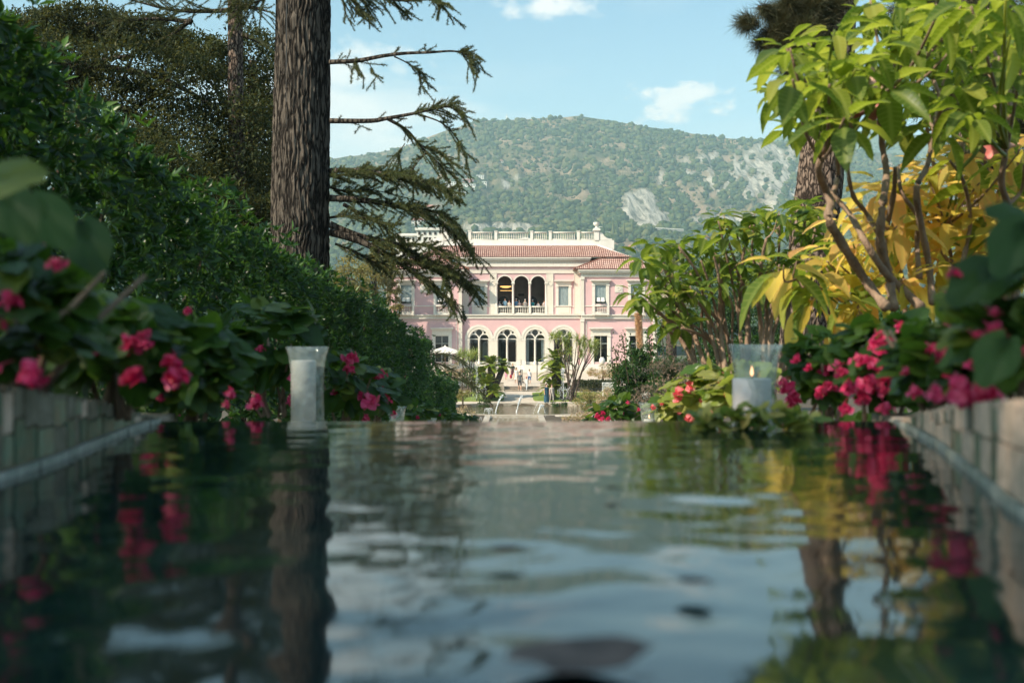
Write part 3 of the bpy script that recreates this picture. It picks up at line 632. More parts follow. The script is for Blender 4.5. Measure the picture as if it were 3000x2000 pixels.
B('floor_band', 1353, 1702, 920.8, 923.5, YA, -.22, 1.9, M['cream']); B('floor_frieze', 1355, 1700, 923.5, 931, YA, -.06, .0, M['orn'])
B('floor_moulding', 1353, 1702, 931, 933, YA, -.12, .0, M['cream'])
# ---- ground floor arcade: each bay an arch with two lancets and three eyes
AC = [1403.6, 1485.7, 1567.7, 1650.4]; zc = vz(992.5, YA); zdoor = vz(1068, YA); ztopA = vz(932.6, YA); s_ = YA/F
edges = [1353, 1444.6, 1526.7, 1609, 1702]
for k, u in enumerate(AC):
    cx = vx(u, YA); R1 = 33*s_
    outer = []; x0, x1 = vx(edges[k], YA), vx(edges[k+1], YA); inner = arc(cx, zc, R1, n_=28)
    for (px_, pz) in inner: outer.append((cx+(px_-cx)/R1*((x1-cx) if px_ > cx else (cx-x0)), ztopA))
    wb = MB().band([(x0, zc)]+outer+[(x1, zc)], [inner[0]]+inner+[inner[-1]], YA, YA+.5)
    wb.box(x0, cx-R1, YA, YA+.5, zdoor, zc).box(cx+R1, x1, YA, YA+.5, zdoor, zc)
    bay = wb.build('arcade_bay', M['pink'], villa)
    MB().band(arc(cx, zc, 41.5*s_, n_=28), arc(cx, zc, 35*s_, n_=28), YA-.10, YA-.003).build('outer_moulding', M['cream'], bay)
    MB().band(arc(cx, zc, 35*s_, n_=28), arc(cx, zc, 30.4*s_, n_=28), YA-.06, YA-.003).build('carved_moulding', M['orn'], bay)
    MB().band(arc(cx, zc, 30.4*s_, n_=28), arc(cx, zc, 28*s_, n_=28), YA-.09, YA+.2).build('inner_moulding', M['cream'], bay)
    for sg in (-1, 1):
        a, b_ = sorted((cx+sg*28*s_, cx+sg*41*s_)); MB().box(a, b_, YA-.08, YA+.2, zdoor+.5, zc-.003).build('jamb', M['orn'], bay)
        MB().box(a-.03, b_+.03, YA-.12, YA+.2, zdoor, zdoor+.49).build('jamb_base', M['cream'], bay); MB().box(a-.02, b_+.02, YA-.11, YA-.082, zc-.16, zc-.05).build('impost', M['cream'], bay)
    # tracery plate with holes: sampled as a fine grid of cells
    lr = 12.6*s_; lc = 15.3*s_; zl = zc-0*s_; ey = 8.6*s_; ez = zc+18.5*s_; sr = 3.2*s_; sxo = 16.5*s_; n_ = 70; hw = 28*s_
    q = MB(); g = {}
    def solid(x, z):
        if (x*x+(z-zc)**2) > (28.3*s_)**2 and z > zc: return False
        for sg in (-1, 1):
            if abs(x-sg*lc) < lr and z <= zl: return False
            if (x-sg*lc)**2+(z-zl)**2 < lr*lr: return False
            if (x-sg*sxo)**2+(z-ez)**2 < sr*sr: return False
        if x*x+(z-ez)**2 < ey*ey: return False
        if z < ez and z > ez-1.55*ey and abs(x) < ey*.72*(z-(ez-1.55*ey))/(1.55*ey)*1.25: return False
        return True
    dx = 2*hw/n_
    for i in range(n_):
        for j in range(int(n_*.55)):
            x = -hw+(i+.5)*dx; z = zc-.1+(j+.5)*dx
            if solid(x, z):
                X0, Z0_ = cx+x-dx/2, z-dx/2; bb = len(q.v)
                q.v += [(X0,YA+.08,Z0_),(X0+dx,YA+.08,Z0_),(X0+dx,YA+.08,Z0_+dx),(X0,YA+.08,Z0_+dx),(X0,YA+.2,Z0_),(X0+dx,YA+.2,Z0_),(X0+dx,YA+.2,Z0_+dx),(X0,YA+.2,Z0_+dx)]
                q.f += [(bb,bb+1,bb+2,bb+3)]
                for (ddx, ddz, fc) in ((-dx,0,(0,3,7,4)),(dx,0,(1,5,6,2)),(0,-dx,(0,4,5,1)),(0,dx,(3,2,6,7))):
                    if not solid(x+ddx, z+ddz): q.f.append(tuple(bb+w_ for w_ in fc))
    q.build('tracery', M['cream'], bay)
    MB().lathe((cx, YA+.1, zdoor), [(.17, 0), (.17, .3), (.1, .42), (.075, .5), (.075, zc-zdoor-.25), (.13, zc-zdoor-.12), (.13, zc-zdoor-.09)], 10).build('mullion', M['cream'], bay, True)
    MB().box(cx-hw, cx+hw, YA+.30, YA+.31, zdoor, zc+28*s_).build('pane', M['pane'], bay)
    q = MB()
    q.box(cx-hw, cx+hw, YA+.24, YA+.29, zc-.06, zc+.02); q.box(cx-hw, cx+hw, YA+.24, YA+.29, zdoor, zdoor+.3)
    for xo in (-27, -3.2, 2.2, 26): q.box(cx+xo*s_, cx+(xo+1)*s_, YA+.24, YA+.29, zdoor+.3, zc-.06)
    q.build('door_frame', M['cream'], bay)
    if k == 2:
        for sg in (-1, 1):
            qq = MB()
            for i in range(6):
                x0_ = cx+sg*(26-i*1.3)*s_; x1_ = cx+sg*(26-(i+1)*1.3)*s_; qq.add([(x0_,YA+.55+.05*(i % 2),zdoor+.2),(x1_,YA+.55+.05*((i+1) % 2),zdoor+.2),(x1_,YA+.55+.05*((i+1) % 2),zc+.1),(x0_,YA+.55+.05*(i % 2),zc+.1)], [(0,1,2,3)])
            qq.build('curtain', M['curtain'], bay)
gx0, gx1 = vx(1356, YA), vx(1699, YA)
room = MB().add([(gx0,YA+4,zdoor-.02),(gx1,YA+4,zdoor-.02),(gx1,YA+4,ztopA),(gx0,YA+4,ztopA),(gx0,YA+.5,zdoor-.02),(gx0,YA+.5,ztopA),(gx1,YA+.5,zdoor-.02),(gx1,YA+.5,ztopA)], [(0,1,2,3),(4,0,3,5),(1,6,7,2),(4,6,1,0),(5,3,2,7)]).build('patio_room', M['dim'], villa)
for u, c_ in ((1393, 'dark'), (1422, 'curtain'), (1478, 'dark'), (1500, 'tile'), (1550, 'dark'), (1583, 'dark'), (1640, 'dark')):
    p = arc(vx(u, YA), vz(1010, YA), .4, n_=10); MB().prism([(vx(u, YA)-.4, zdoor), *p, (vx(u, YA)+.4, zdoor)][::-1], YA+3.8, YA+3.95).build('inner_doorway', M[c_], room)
# ---- wings
for side in (-1, 1):
    f = (lambda u: u) if side > 0 else mir
    def R_(a, b_): return tuple(sorted((f(a), f(b_))))
    U0, U1 = R_(1702, 1923)
    ww = [(*R_(1743, 1776.5), 834, 890.7), (*R_(1848, 1881.5), 834, 890.7)]; gw = [(*R_(1740, 1780), 983, 1061), (*R_(1844.5, 1884.5), 983, 1061)]
    wall_open('wing_wall', U0, U1, 799, 1068, YW, .45, ww+gw, M['pink'])
    B('end_wall', *R_(1702, 1705), 799, 1068, YW, .45, 1.8, M['pink']); B('end_wall', *R_(1920, 1923), 799, 1068, YW, .45, 14, M['pink'])
    for (a, b_, v0, v1) in ww:
        wn = hood_window('upper', a, b_, v0, v1, YW, 8, 820, True, True, 895)
        balustrade(a-1, b_+1, 894, 917, YW, 7, wn, -.34, name='balcony_balustrade')
        for uu in (a-7.5, b_+1.2): B('balcony_pier', uu, uu+6.3, 894, 920, YW, -.46, -.02, M['cream'], wn)
        B('balcony_slab', a-8, b_+8, 920.2, 923, YW, -.52, -.005, M['cream'], wn); B('balcony_floor', a-4, b_+4, 917.2, 920, YW, -.44, -.005, M['cream'], wn)
        for uu in (a-6, b_+1): MB().add([(vx(uu,YW),YW-.42,vz(923.1,YW)),(vx(uu+5,YW),YW-.42,vz(923.1,YW)),(vx(uu+5,YW),YW-.01,vz(931,YW)),(vx(uu,YW),YW-.01,vz(931,YW)),(vx(uu,YW),YW-.01,vz(923.1,YW)),(vx(uu+5,YW),YW-.01,vz(923.1,YW))], [(0,1,2,3),(0,4,5,1),(0,3,4),(1,5,2)]).build('bracket', M['cream'], wn)
    for (a, b_, v0, v1) in gw:
        wn = hood_window('tall', a, b_, v0, v1, YW, 9, 960, False, False, 1066)
        B('sash_bar', a, b_, v0+22, v0+24, YW, .09, .16, M['cream'], wn)
    B('string_course', U0+10.5 if side > 0 else U0, U1 if side > 0 else U1-10.5, 895, 897.6, YW, -.07, -.002, M['cream'])
    for u_ in (1701.5, 1914):
        a, b_ = R_(u_, u_+9.5); p = B('pilaster', a, b_, 819, 914, YW, -.12, -.002, M['orn']); B('capital', a-1.2, b_+1.2, 811.5, 819, YW, -.2, -.002, M['cream'], p); B('base', a-1.2, b_+1.2, 914, 921, YW, -.2, -.002, M['cream'], p)
        a, b_ = R_(u_-1, u_+9.5); p = B('pilaster', a, b_, 942, 1060, YW, -.16, -.002, M['orn']); B('capital', a-1, b_+1, 934.5, 942, YW, -.22, -.002, M['cream'], p); B('base', a-1, b_+1, 1060, 1068, YW, -.22, -.002, M['cream'], p)
    B('floor_band', U0-.5, U1+.5, 921.2, 924.5, YW, -.26, -.002, M['cream']); B('floor_frieze', U0, U1, 924.5, 931.5, YW, -.1, -.002, M['orn']); B('floor_moulding', U0-.4, U1+.4, 931.5, 934, YW, -.2, -.002, M['cream'])
    B('plinth', U0-1, U1+1, 1061.5 if False else 1066, 1078, YW, -.3, -.23, M['cream'])
    a, b_ = R_(1717, 1908); B('panel_line', a, b_, 938, 939.6, YW, -.05, -.002, M['cream']); a, b_ = R_(1717, 1718.6); B('panel_line', a, b_, 939.6, 1060, YW, -.05, -.002, M['cream'])
    a, b_ = R_(1801.5, 1824); md = B('wall_medallion', a, b_, 834, 857, YW, -.06, -.002, M['cream']); B('medallion_field', a+3, b_-3, 837, 854, YW, -.075, -.062, M['orn'], md)
    MB().band(arc((vx(a,YW)+vx(b_,YW))/2, vz(845.5,YW), .22, 0, 2*PI, 16), arc((vx(a,YW)+vx(b_,YW))/2, vz(845.5,YW), .12, 0, 2*PI, 16), YW-.11, YW-.077).build('rosette', M['cream'], md)
    B('architrave', U0-.5, U1+.5, 806.5, 811.4, YW, -.16, .5, M['cream']); B('dentil_frieze', U0, U1, 799.5, 806.5, YW, -.12, .5, M['orn'])
    q = MB()
    for k in range(27): uu = U0+2+k*8.15; q.box(vx(uu, YW), vx(uu+3.4, YW), YW-.24, YW-.122, vz(805.5, YW), vz(801, YW))
    q.build('dentil', M['cream'], villa)['kind'] = 'stuff'
    B('cornice', U0-6, U1+6, 794, 799.5, YW, -.45, 2.2, M['cream']); B('cornice_lip', U0-9, U1+9, 789.8, 794, YW, -.58, 2.4, M['cream'])
    a, b_ = R_(1729.5, 1776); rw = B('attic_wall', a, b_, 754, 789, YM, .5, .8, M['dim']); a, b_ = R_(1736, 1754); B('attic_window', a, b_, 756, 763, YM, .44, .498, M['dark'], rw)
# ---- roofs: rows of barrel tiles on a deck darkened to give the shade between them
def tile_plane(name, u0, u1, col_px, low, high, Y0, slope, Yref):
    "low/high: functions u -> v (px at plane Yref) for eave and upper end; slope angle"
    q = MB(); V = []; Fc = []; tan = math.tan(slope); seg = 5; zr = vz(low((u0+u1)/2), Yref); Yr = Y0
    u = u0
    while u < u1:
        x = vx(u+col_px/2, Yref); r = (vx(col_px, Yref)-vx(0, Yref))*.37
        z0 = vz(low(u+col_px/2), Yref); z1 = vz(high(u+col_px/2), Yref)
        if z1-z0 > .08:
            n_ = max(1, int(round((z1-z0)/math.sin(slope)/.42)))
            for i in range(n_):
                a, c_ = i/n_, (i+1)/n_; za, zb = z0+(z1-z0)*a, z0+(z1-z0)*c_; ya = Y0+(za-zr)/tan; yb = Y0+(zb-zr)/tan; bb = len(V); jx = rng.normal()*.006
                for (yy, zz, rr_, lift) in ((ya-.03, za, r*1.12, .045), (yb, zb, r*.92, .0)):
                    for s2 in range(seg+1):
                        an = PI*s2/seg; V.append((x+jx+rr_*math.cos(an), yy, zz+lift+rr_*.9*math.sin(an)))
                for s2 in range(seg): Fc.append((bb+s2, bb+seg+1+s2, bb+seg+2+s2, bb+s2+1))
                bb = len(V)     # end cap of the tile
                V += [(x+r*.75*math.cos(PI*s2/3), ya-.03, za+.045+r*.7*math.sin(PI*s2/3)) for s2 in range(4)]; Fc.append((bb, bb+3, bb+2, bb+1))
        u += col_px
    return np_mesh(name, V, Fc, M['tile_leaf'], villa, smooth=False)
SL = math.radians(24)
hipR = lambda u: 715+(u-1756)*(757-715)/(1858-1756)
def deck(name, pts, m=None): return MB().add(pts, [tuple(range(len(pts)))]).build(name, m or M['tile'], villa)
tn = math.tan(SL); YE = YM-.60; zE = vz(754.5, YM)
def yz(v): z = vz(v, YM); return YE+(z-zE)/tn, z
main = tile_plane('roof_tiles', 1202, 1853, 6.05, lambda u: 754.5, lambda u: max(713.5, hipR(u) if u > 1527 else hipR(mir(u))), YE, SL, YM); main['kind'] = 'stuff'
yr, zr = yz(713.5); yb_, zb_ = yz(751)
deck('roof', [(vx(1203), YE, zE-.02), (vx(1852), YE, zE-.02), (vx(1754), yr, zr), (vx(1301), yr, zr)])
MB().tube([(vx(1300), yr, zr+.06), (vx(1755), yr, zr+.06)], .10, 8).build('ridge_tiles', M['white'], villa)
for side in (-1, 1):
    g = (lambda u: u) if side > 0 else mir
    YE2 = YW-.62; SL2 = math.radians(31); zE2 = vz(789.3, YW); t2 = math.tan(SL2)
    lo = lambda u: 789.3
    def hi(u):
        uu = u if side > 0 else mir(u)
        return max(751.5, 789.3-(uu-1680)*(37.8/95.), 757+(uu-1858)*(789.3-757)/(1932-1858) if uu > 1845 else 0)
    tp_ = tile_plane('wing_roof_tiles', *sorted((g(1680), g(1932))), 6.0, lo, hi, YE2, SL2, YW); tp_['kind'] = 'stuff'
    def pt(u, v): z = vz(v, YW); return (vx(g(u), YW), YE2+(z-zE2)/t2, z-.02)
    deck('wing_roof', [pt(1680, 789.3), pt(1932, 789.3), pt(1846, 751.5), pt(1775, 751.5)])
    ax = pt(1680, 789.3); bx = pt(1775, 751.5)
    deck('wing_roof_flank', [ax, bx, (ax[0], YM+2.4, ax[2])])
    MB().tube([Vector(ax)+Vector((0, 0, .06)), Vector(bx)+Vector((0, 0, .08))], .11, 7).build('hip_tiles', M['tile'], villa)
    c_ = pt(1932, 789.3); d_ = pt(1846, 751.5); e_ = (vx(g(1756)), yr, zr)
    MB().tube([Vector(c_)+Vector((0, 0, .06)), Vector(d_)+Vector((0, 0, .08)), Vector(e_)+Vector((0, 0, .06))], .12, 7).build('hip_tiles', M['white'], villa)
    deck('roof_end', [c_, (c_[0], YM+12, c_[2]), (e_[0], yr+3, e_[2]), e_, d_])
# body of the house behind, so that it stands from other sides
deck('roof_back', [(vx(1301), yr, zr-.03), (vx(1754), yr, zr-.03), (vx(1754), yr+6, zr-.03), (vx(1301), yr+6, zr-.03)], M['white'])
B('back_wall', 1133, 1921, 799, 1068, YM, 13.6, 14, M['pink'])
# ---- roof terrace
YT = yr+.5
def vt(v): return vz(v, YT)
def ut(u): return vx(u, YT)
B('terrace_wall', 1290, 1795, 703, 716, YT, 0, .35, M['white'])
posts = [1306, 1372, 1448.5, 1553.5, 1608, 1690.5]; secs = [(1314, 1367), (1377, 1443), (1454, 1548.5), (1559, 1603), (1613, 1686), (1696, 1740)]
for (a, b_), n_ in zip(secs, (10, 12, 18, 8, 14, 9)):
    balustrade(a, b_, 679, 703, YT, n_, villa, .15, name='terrace_balustrade')
for u in posts:
    p = B('terrace_post', u, u+ (8 if u > 1310 else 8), 679, 703, YT, -.02, .34, M['white']); B('post_cap', u-1, u+9, 676.5, 679, YT, -.06, .38, M['white'], p)
for sgn in (1, -1):
    g = (lambda u: u) if sgn > 0 else mir
    def Q(u): return ut(g(u))
    a, b_ = sorted((g(1741), g(1755)))
    p = B('corner_pier', a, b_, 676, 704, YT, -.1, .5, M['white']); B('pier_cap', a-3.5, b_+3.5, 671, 676, YT, -.25, .6, M['white'], p); B('pier_cap', a-1, b_+1, 668, 671, YT, -.18, .55, M['white'], p)
    ur = MB().lathe((Q(1748), YT+.2, vt(668)), [(.20, 0), (.14, .12), (.10, .18), (.12, .2), (.28, .32), (.36, .46), (.34, .56), (.38, .62), (.36, .64)], 16).build('finial_urn', M['white'], p, True)
    pts = [(1756, 680), (1763, 680.5), (1767, 686), (1771, 692), (1777, 696.5), (1784, 699), (1793, 699.5), (1793, 716), (1756, 716)]
    pl = [(Q(u), vt(v)) for u, v in pts]; MB().prism(pl if sgn > 0 else pl[::-1], YT, YT+.5).build('scroll_buttress', M['white'], villa)
    a, b_ = sorted((g(1756), g(1799))); B('buttress_base', a, b_, 704, 731, YT, -.08, .6, M['white'])
# slanted awning roofs seen through the terrace balustrade
MB().prism([(ut(1475), vt(703)), (ut(1605), vt(703)), (ut(1540), vt(688))], YT+3, YT+6).build('terrace_awning', M['white'], villa)
# ---- terrace before the villa with low steps
tr_ = thing('villa_terrace', (1, 121, 2.2), 'low pale stone terrace with shallow steps along the foot of the villa', 'terrace')
MB().box(-14.5, 16.5, 120.4, 121.9, 2.0, 2.70).build('platform', M['cream'], tr_)
for i in range(3): MB().box(-3.5, 5.6, 119.2+i*.4, 120.39, 1.6, 2.02+i*.17).build('step', M['cream'], tr_)
MB().box(-14.6, 16.6, 120.3, 120.39, 1.2, 2.45).build('terrace_face', M['cream'], tr_) if False else None

# ================================================================ FAR AND MIDDLE GARDEN
M['bark'] = bark_mat('cedar_bark', (.016, .013, .011), (.135, .112, .092), (9, 9, 1.5), 1.0)
M['pinebark'] = bark_mat('pine_bark', (.03, .022, .018), (.26, .19, .15), (13, 13, 5), 1.0)
M['twig'] = mat('twig_bark', (.11, .075, .05), .9, (.06, .04, .028), 8, .3, 60)
M['stem'] = mat('shrub_stem', (.34, .24, .17), .85, (.17, .11, .075), 9, .8, 70, stretch=(1, 1, .4))
M['hedge'] = leaf_mat('hedge_leaf', [(.006, .023, .009), (.011, .040, .011), (.022, .066, .013), (.075, .15, .024)], .36, .24, (.16, .34, .02), .32, ramp_pos=[0, .42, .76, 1])
M['oak'] = leaf_mat('evergreen_oak_leaf', [(.012, .024, .012), (.022, .036, .015), (.040, .054, .019), (.085, .085, .03)], .6, .22, (.22, .20, .03), .15)
M['dark_leaf'] = leaf_mat('bush_leaf', [(.012, .038, .010), (.025, .065, .014), (.05, .10, .018)], .42, .3, (.15, .28, .02), .3)
M['needle'] = leaf_mat('cedar_needle', [(.018, .036, .014), (.034, .060, .018), (.075, .092, .022), (.15, .13, .028)], .6, .2, (.25, .22, .03), ramp_pos=[0, .4, .8, 1])
M['pine'] = leaf_mat('pine_needle', [(.022, .034, .014), (.045, .055, .022), (.11, .09, .04)], .6, .15, (.2, .15, .04))
M['gold'] = leaf_mat('lit_foliage', [(.12, .13, .03), (.20, .17, .04), (.26, .20, .05)], .7, .3, (.4, .3, .05))  # pine foliage with the sunlight put into its colour
M['palm'] = leaf_mat('palm_leaf', [(.05, .08, .02), (.09, .12, .025), (.15, .15, .03)], .5, .25, (.3, .3, .04))
M['cycad'] = leaf_mat('cycad_leaf', [(.06, .12, .018), (.13, .20, .022), (.34, .33, .03)], .45, .3, (.4, .38, .03))
M['cord'] = leaf_mat('cordyline_leaf', [(.14, .21, .05), (.25, .32, .07), (.46, .45, .16)], .5, .35, (.4, .38, .08))
M['straw'] = leaf_mat('dry_palm_leaf', [(.30, .25, .16), (.42, .35, .24), (.50, .44, .33)], .8, .2, (.4, .3, .15))
M['silver'] = leaf_mat('silver_palm_leaf', [(.22, .26, .20), (.32, .35, .27), (.40, .42, .33)], .7, .2, (.3, .3, .2))
M['plume'] = leaf_mat('plume_hair', [(.55, .36, .20), (.70, .50, .32), (.78, .60, .42)], .9, .4, (.7, .45, .2))
M['grassy'] = leaf_mat('reed_blade', [(.025, .05, .02), (.05, .08, .03), (.09, .10, .05)], .6, .2, (.15, .2, .05))
M['seed'] = leaf_mat('grass_seed_head', [(.26, .17, .13), (.36, .25, .18), (.45, .33, .24)], .9, .2, (.3, .2, .12))
M['shrubpink'] = leaf_mat('pale_flower', [(.16, .17, .04), (.30, .26, .10), (.55, .38, .28), (.62, .46, .36)], .8, .3, (.4, .3, .1))
M['shrubyel'] = leaf_mat('yellowgreen_leaf', [(.10, .13, .03), (.19, .20, .04), (.32, .26, .09), (.42, .28, .17)], .7, .3, (.4, .35, .06))

def crown_points(ells, n, clump=.30, spread=.16, shell=.55):
    "leaf positions gathered in clumps over several ellipsoids (centre, radii)"
    wts = np.array([(e[1][0]*e[1][2]) for e in ells], float); wts /= wts.sum(); P = []; O = []
    nc = max(8, n//55); ch = rng.choice(len(ells), nc, p=wts)
    for k in ch:
        c, r = ells[k]; d = rand_dirs(1)[0]; rad = shell+(1-shell)*rng.random()**.5
        P.append(np.array(c)+d*np.array(r)*rad); O.append((d, min(r)))
    P = np.array(P); idx = rng.integers(0, nc, n); mr = np.array([o[1] for o in O])[idx]; od = np.array([o[0] for o in O])[idx]
    pts = P[idx]+rng.normal(size=(n, 3))*(spread*mr)[:, None]*np.array([1.2, 1.2, .7])
    return pts, od
def crown(name, ells, n, ln, wd, m, parent, droop=.2, tpl=TPL4, spread=.16, shell=.55):
    P, od = crown_points(ells, n, spread=spread, shell=shell); D = nrm(rand_dirs(n)+od*.7+np.array([0, 0, -droop])); Nn = nrm(rand_dirs(n)*.8+od*.5+np.array([0, 0, .8]))
    Ln = ln*rng.uniform(.7, 1.25, n); return leaf_mass(name, P, D, Nn, Ln, Ln*wd, tpl, m, parent)
def limbs(parent, base, ells, r0, m, n=5, trunk_top=None):
    base = Vector(base); top = Vector(trunk_top) if trunk_top else Vector(ells[0][0])
    mid = (base+top)/2+Vector((rng.normal()*.1, 0, 0)); tp = smooth_path([base, mid, top], 5)
    MB().tube(tp, [r0*(1-.55*i/(len(tp)-1)) for i in range(len(tp))], 9).build('trunk', m, parent, True)
    for i in range(n):
        c, r = ells[i % len(ells)]; e = Vector(c)+Vector(rng.normal(size=3)*np.array(r)*.4); s_ = tp[rng.integers(len(tp)//2, len(tp))]
        pth = smooth_path([s_, (s_+e)/2+Vector((0, 0, .12*(e-s_).length)), e], 4); MB().tube(pth, [r0*.38*(1-.8*k/(len(pth)-1)) for k in range(len(pth))], 6).build('branch', m, parent, True)
def tree(name, lab, cat, base, ells, n, ln, wd, lm, bm, r0=.2, group=None, limbs_n=5, **kw):
    t = thing(name, base, lab, cat, group); limbs(t, base, ells, r0, bm, limbs_n); crown('crown', ells, n, ln, wd, lm, t, **kw); return t
def E(xd, yd, d, rx, ry, dz=None):
    "ellipsoid from view pixels"
    c = W(xd, yd, d); a = pxd(rx, d); b_ = pxd(ry, d); return (tuple(c), (a, dz or a, b_))
def gxyz(xd, d, dy=0): p = W(xd, 784, d); return Vector((p.x, d, float(ground_z(p.x, d))+dy))
# ---- trees beyond and beside the villa
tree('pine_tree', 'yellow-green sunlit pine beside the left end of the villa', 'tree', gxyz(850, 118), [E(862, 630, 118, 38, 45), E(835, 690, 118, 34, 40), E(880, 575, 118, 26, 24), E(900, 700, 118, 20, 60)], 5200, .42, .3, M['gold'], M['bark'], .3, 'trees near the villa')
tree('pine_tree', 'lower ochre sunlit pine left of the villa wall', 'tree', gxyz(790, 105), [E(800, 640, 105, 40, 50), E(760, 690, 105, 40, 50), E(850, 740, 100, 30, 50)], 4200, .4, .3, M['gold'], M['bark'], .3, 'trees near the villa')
tree('evergreen_tree', 'dark rounded evergreen behind the right flank of the villa', 'tree', gxyz(1640, 150), [E(1620, 650, 150, 60, 60), E(1700, 640, 150, 70, 70), E(1800, 660, 150, 80, 70)], 9000, .5, .4, M['dark_leaf'], M['bark'], .4, 'trees near the villa')
tree('evergreen_tree', 'dark evergreen tree to the right beyond the palms', 'tree', gxyz(1760, 70), [E(1640, 740, 70, 70, 50), E(1750, 720, 70, 80, 60), E(1850, 740, 70, 70, 60)], 9000, .28, .4, M['dark_leaf'], M['bark'], .3, 'trees near the villa')
# ---- fronds
def frond_leaflets(p0, az, ln, rise, sag, n, lw, ll, acc, ang=.9, curl=.35):
    "adds leaflets along one arching frond; returns its rachis"
    h = Vector((math.cos(az), math.sin(az), 0)); path = []
    for i in range(9):
        t = i/8; path.append(Vector(p0)+h*(ln*t*math.cos(rise)*(1-.12*t*t))+Vector((0, 0, ln*(math.sin(rise)*t-sag*t*t))))
    for i in range(n):
        t = .12+.88*i/n; k = min(int(t*8), 7); a = path[k].lerp(path[k+1], t*8-k); tg = (path[k+1]-path[k]).normalized(); sd_ = tg.cross(Vector((0, 0, 1)))
        sd_ = sd_.normalized() if sd_.length > .05 else Vector((1, 0, 0)); upv = sd_.cross(tg)
        for sg in (-1, 1):
            dd = (sd_*sg*ang+tg*.6+upv*(.28-curl*t)).normalized(); acc.append((a, dd, upv, ll*(math.sin(PI*min(1, t*.9+.1))**.6*.8+.2), lw))
    return path
def flush(name, acc, m, parent, tpl=TPLB):
    P = np.array([a[0] for a in acc]); D = np.array([a[1] for a in acc]); Nn = np.array([a[2] for a in acc]); Ln = np.array([a[3] for a in acc]); Wd = np.array([a[4] for a in acc])
    return leaf_mass(name, P, D, Nn, Ln, Wd, tpl, m, parent)
def palm_crown(parent, c, nf, ln, m, seed_el=(-.3, 1.25), sag=.6, lw=.05, ll=.4, n=22, name='frond'):
    for i in range(nf):
        acc = []; az = i*2.4+rng.random()*.4; el = seed_el[1]-(seed_el[1]-seed_el[0])*(i/nf)**.8
        pth = frond_leaflets(c, az, ln*rng.uniform(.85, 1.1), el, sag*rng.uniform(.7, 1.2), n, lw, ll, acc)
        o = flush(name, acc, m, parent); del o['kind']
        MB().tube(pth, [lw*.5*(1-.8*k/8) for k in range(9)], 4).build('rachis', m, o)
# canary palm on the right
pc = W(1540, 588, 80); pm = thing('palm_tree', gxyz(1540, 80), 'tall feather palm with drooping dry skirt right of the villa', 'palm')
MB().tube([gxyz(1543, 80), W(1541, 700, 80), W(1540, 600, 80)], [.42, .36, .34], 12).build('trunk', M['pinebark'], pm, True)
palm_crown(pm, pc, 34, pxd(78, 80), M['palm'], (-.25, 1.35), .55, .045, .52, 26)
palm_crown(pm, W(1545, 615, 80), 16, pxd(90, 80), M['silver'], (-.6, .9), .5, .05, .55, 22, 'pale_frond')
for i in range(46):
    acc = []; az = i*2.4; frond_leaflets(W(1540, 625, 80), az, pxd(110, 80)*rng.uniform(.8, 1.1), -.35-.7*rng.random(), .35, 16, .05, .5, acc, .6, .6)
    o = flush('dry_frond', acc, M['straw'], pm); del o['kind']
# cycads
def cycad(c_, r, base, lab, n=26, heads=()):
    t = thing('cycad', base, lab, 'cycad', 'cycads flanking the garden steps'); MB().tube([base, c_], [r*.26, r*.2], 9).build('trunk', M['pinebark'], t, True)
    for hc, hr in [(c_, r), *heads]:
        if hc is not c_: MB().tube([Vector(base)+Vector((0, 0, .3)), hc], [hr*.22, hr*.2], 8).build('trunk', M['pinebark'], t, True)
        palm_crown(t, hc, n, hr, M['cycad'], (-.12, 1.4), .40, .042, .24*hr, 40)
cycad(W(1128, 838, 100), pxd(42, 100), gxyz(1130, 100), 'golden-green cycad with three crowns left of the garden steps', 24, [(W(1156, 842, 100.5), pxd(33, 100)), (W(1105, 858, 99), pxd(31, 100))])
cycad(W(1118, 886, 98), pxd(44, 98), gxyz(1120, 98.3), 'low bushy cycad on the left lawn', 26, [(W(1136, 900, 97.5), pxd(31, 97))])
cycad(W(1279, 828, 99), pxd(50, 99), gxyz(1281, 99.3), 'tall dark cycad with spreading crown right of the garden steps', 28, [(W(1275, 858, 98.5), pxd(50, 98))])
cycad(W(1268, 892, 98), pxd(40, 98), gxyz(1268, 98), 'low cycad at the foot of the tall one on the right lawn', 24, [(W(1300, 895, 99), pxd(32, 99))])
# cordylines: sword rosettes on slender stems
def cordyline(lab, base, heads, r, m, nl=42):
    t = thing('cordyline', base, lab, 'cordyline', 'cordylines in the garden'); base = Vector(base)
    for i, h in enumerate(heads):
        h = Vector(h); b0 = base+Vector((rng.normal()*.25, rng.normal()*.3, 0)); mid = b0.lerp(h, .5)+Vector(((b0.x-h.x)*.12, 0, .1)); pth = smooth_path([b0, mid, h], 5)
        st_ = MB().tube(pth, [.055-.025*k/(len(pth)-1) for k in range(len(pth))], 7).build('stem', M['pinebark'], t, True)
        n_ = nl; D = nrm(rand_dirs(n_)*np.array([1, 1, .9])+np.array([0, 0, .35])); P = np.array(h)[None]+D*.04; leaf_mass('leaf_head', P, D, nrm(np.array([[0, 0, 1.]])+rand_dirs(n_)*.3), r*rng.uniform(.8, 1.15, n_), .05, TPLB, m, st_)
hz4 = [(510,470),(560,480),(610,450),(660,520),(735,480),(830,500),(870,560),(925,520),(990,560),(1060,560),(1090,600),(740,660),(880,690),(1060,700),(920,600),(1010,620),(700,560)]
cordyline('clump of many-stemmed cordylines with pale sword leaves right of the steps', gxyz(1313, 97.5), [S(1500+a/4.355, 880+b_/4.355-2, 97.5+rng.normal()*.8) for a, b_ in hz4], .66, M['cord'], 84)
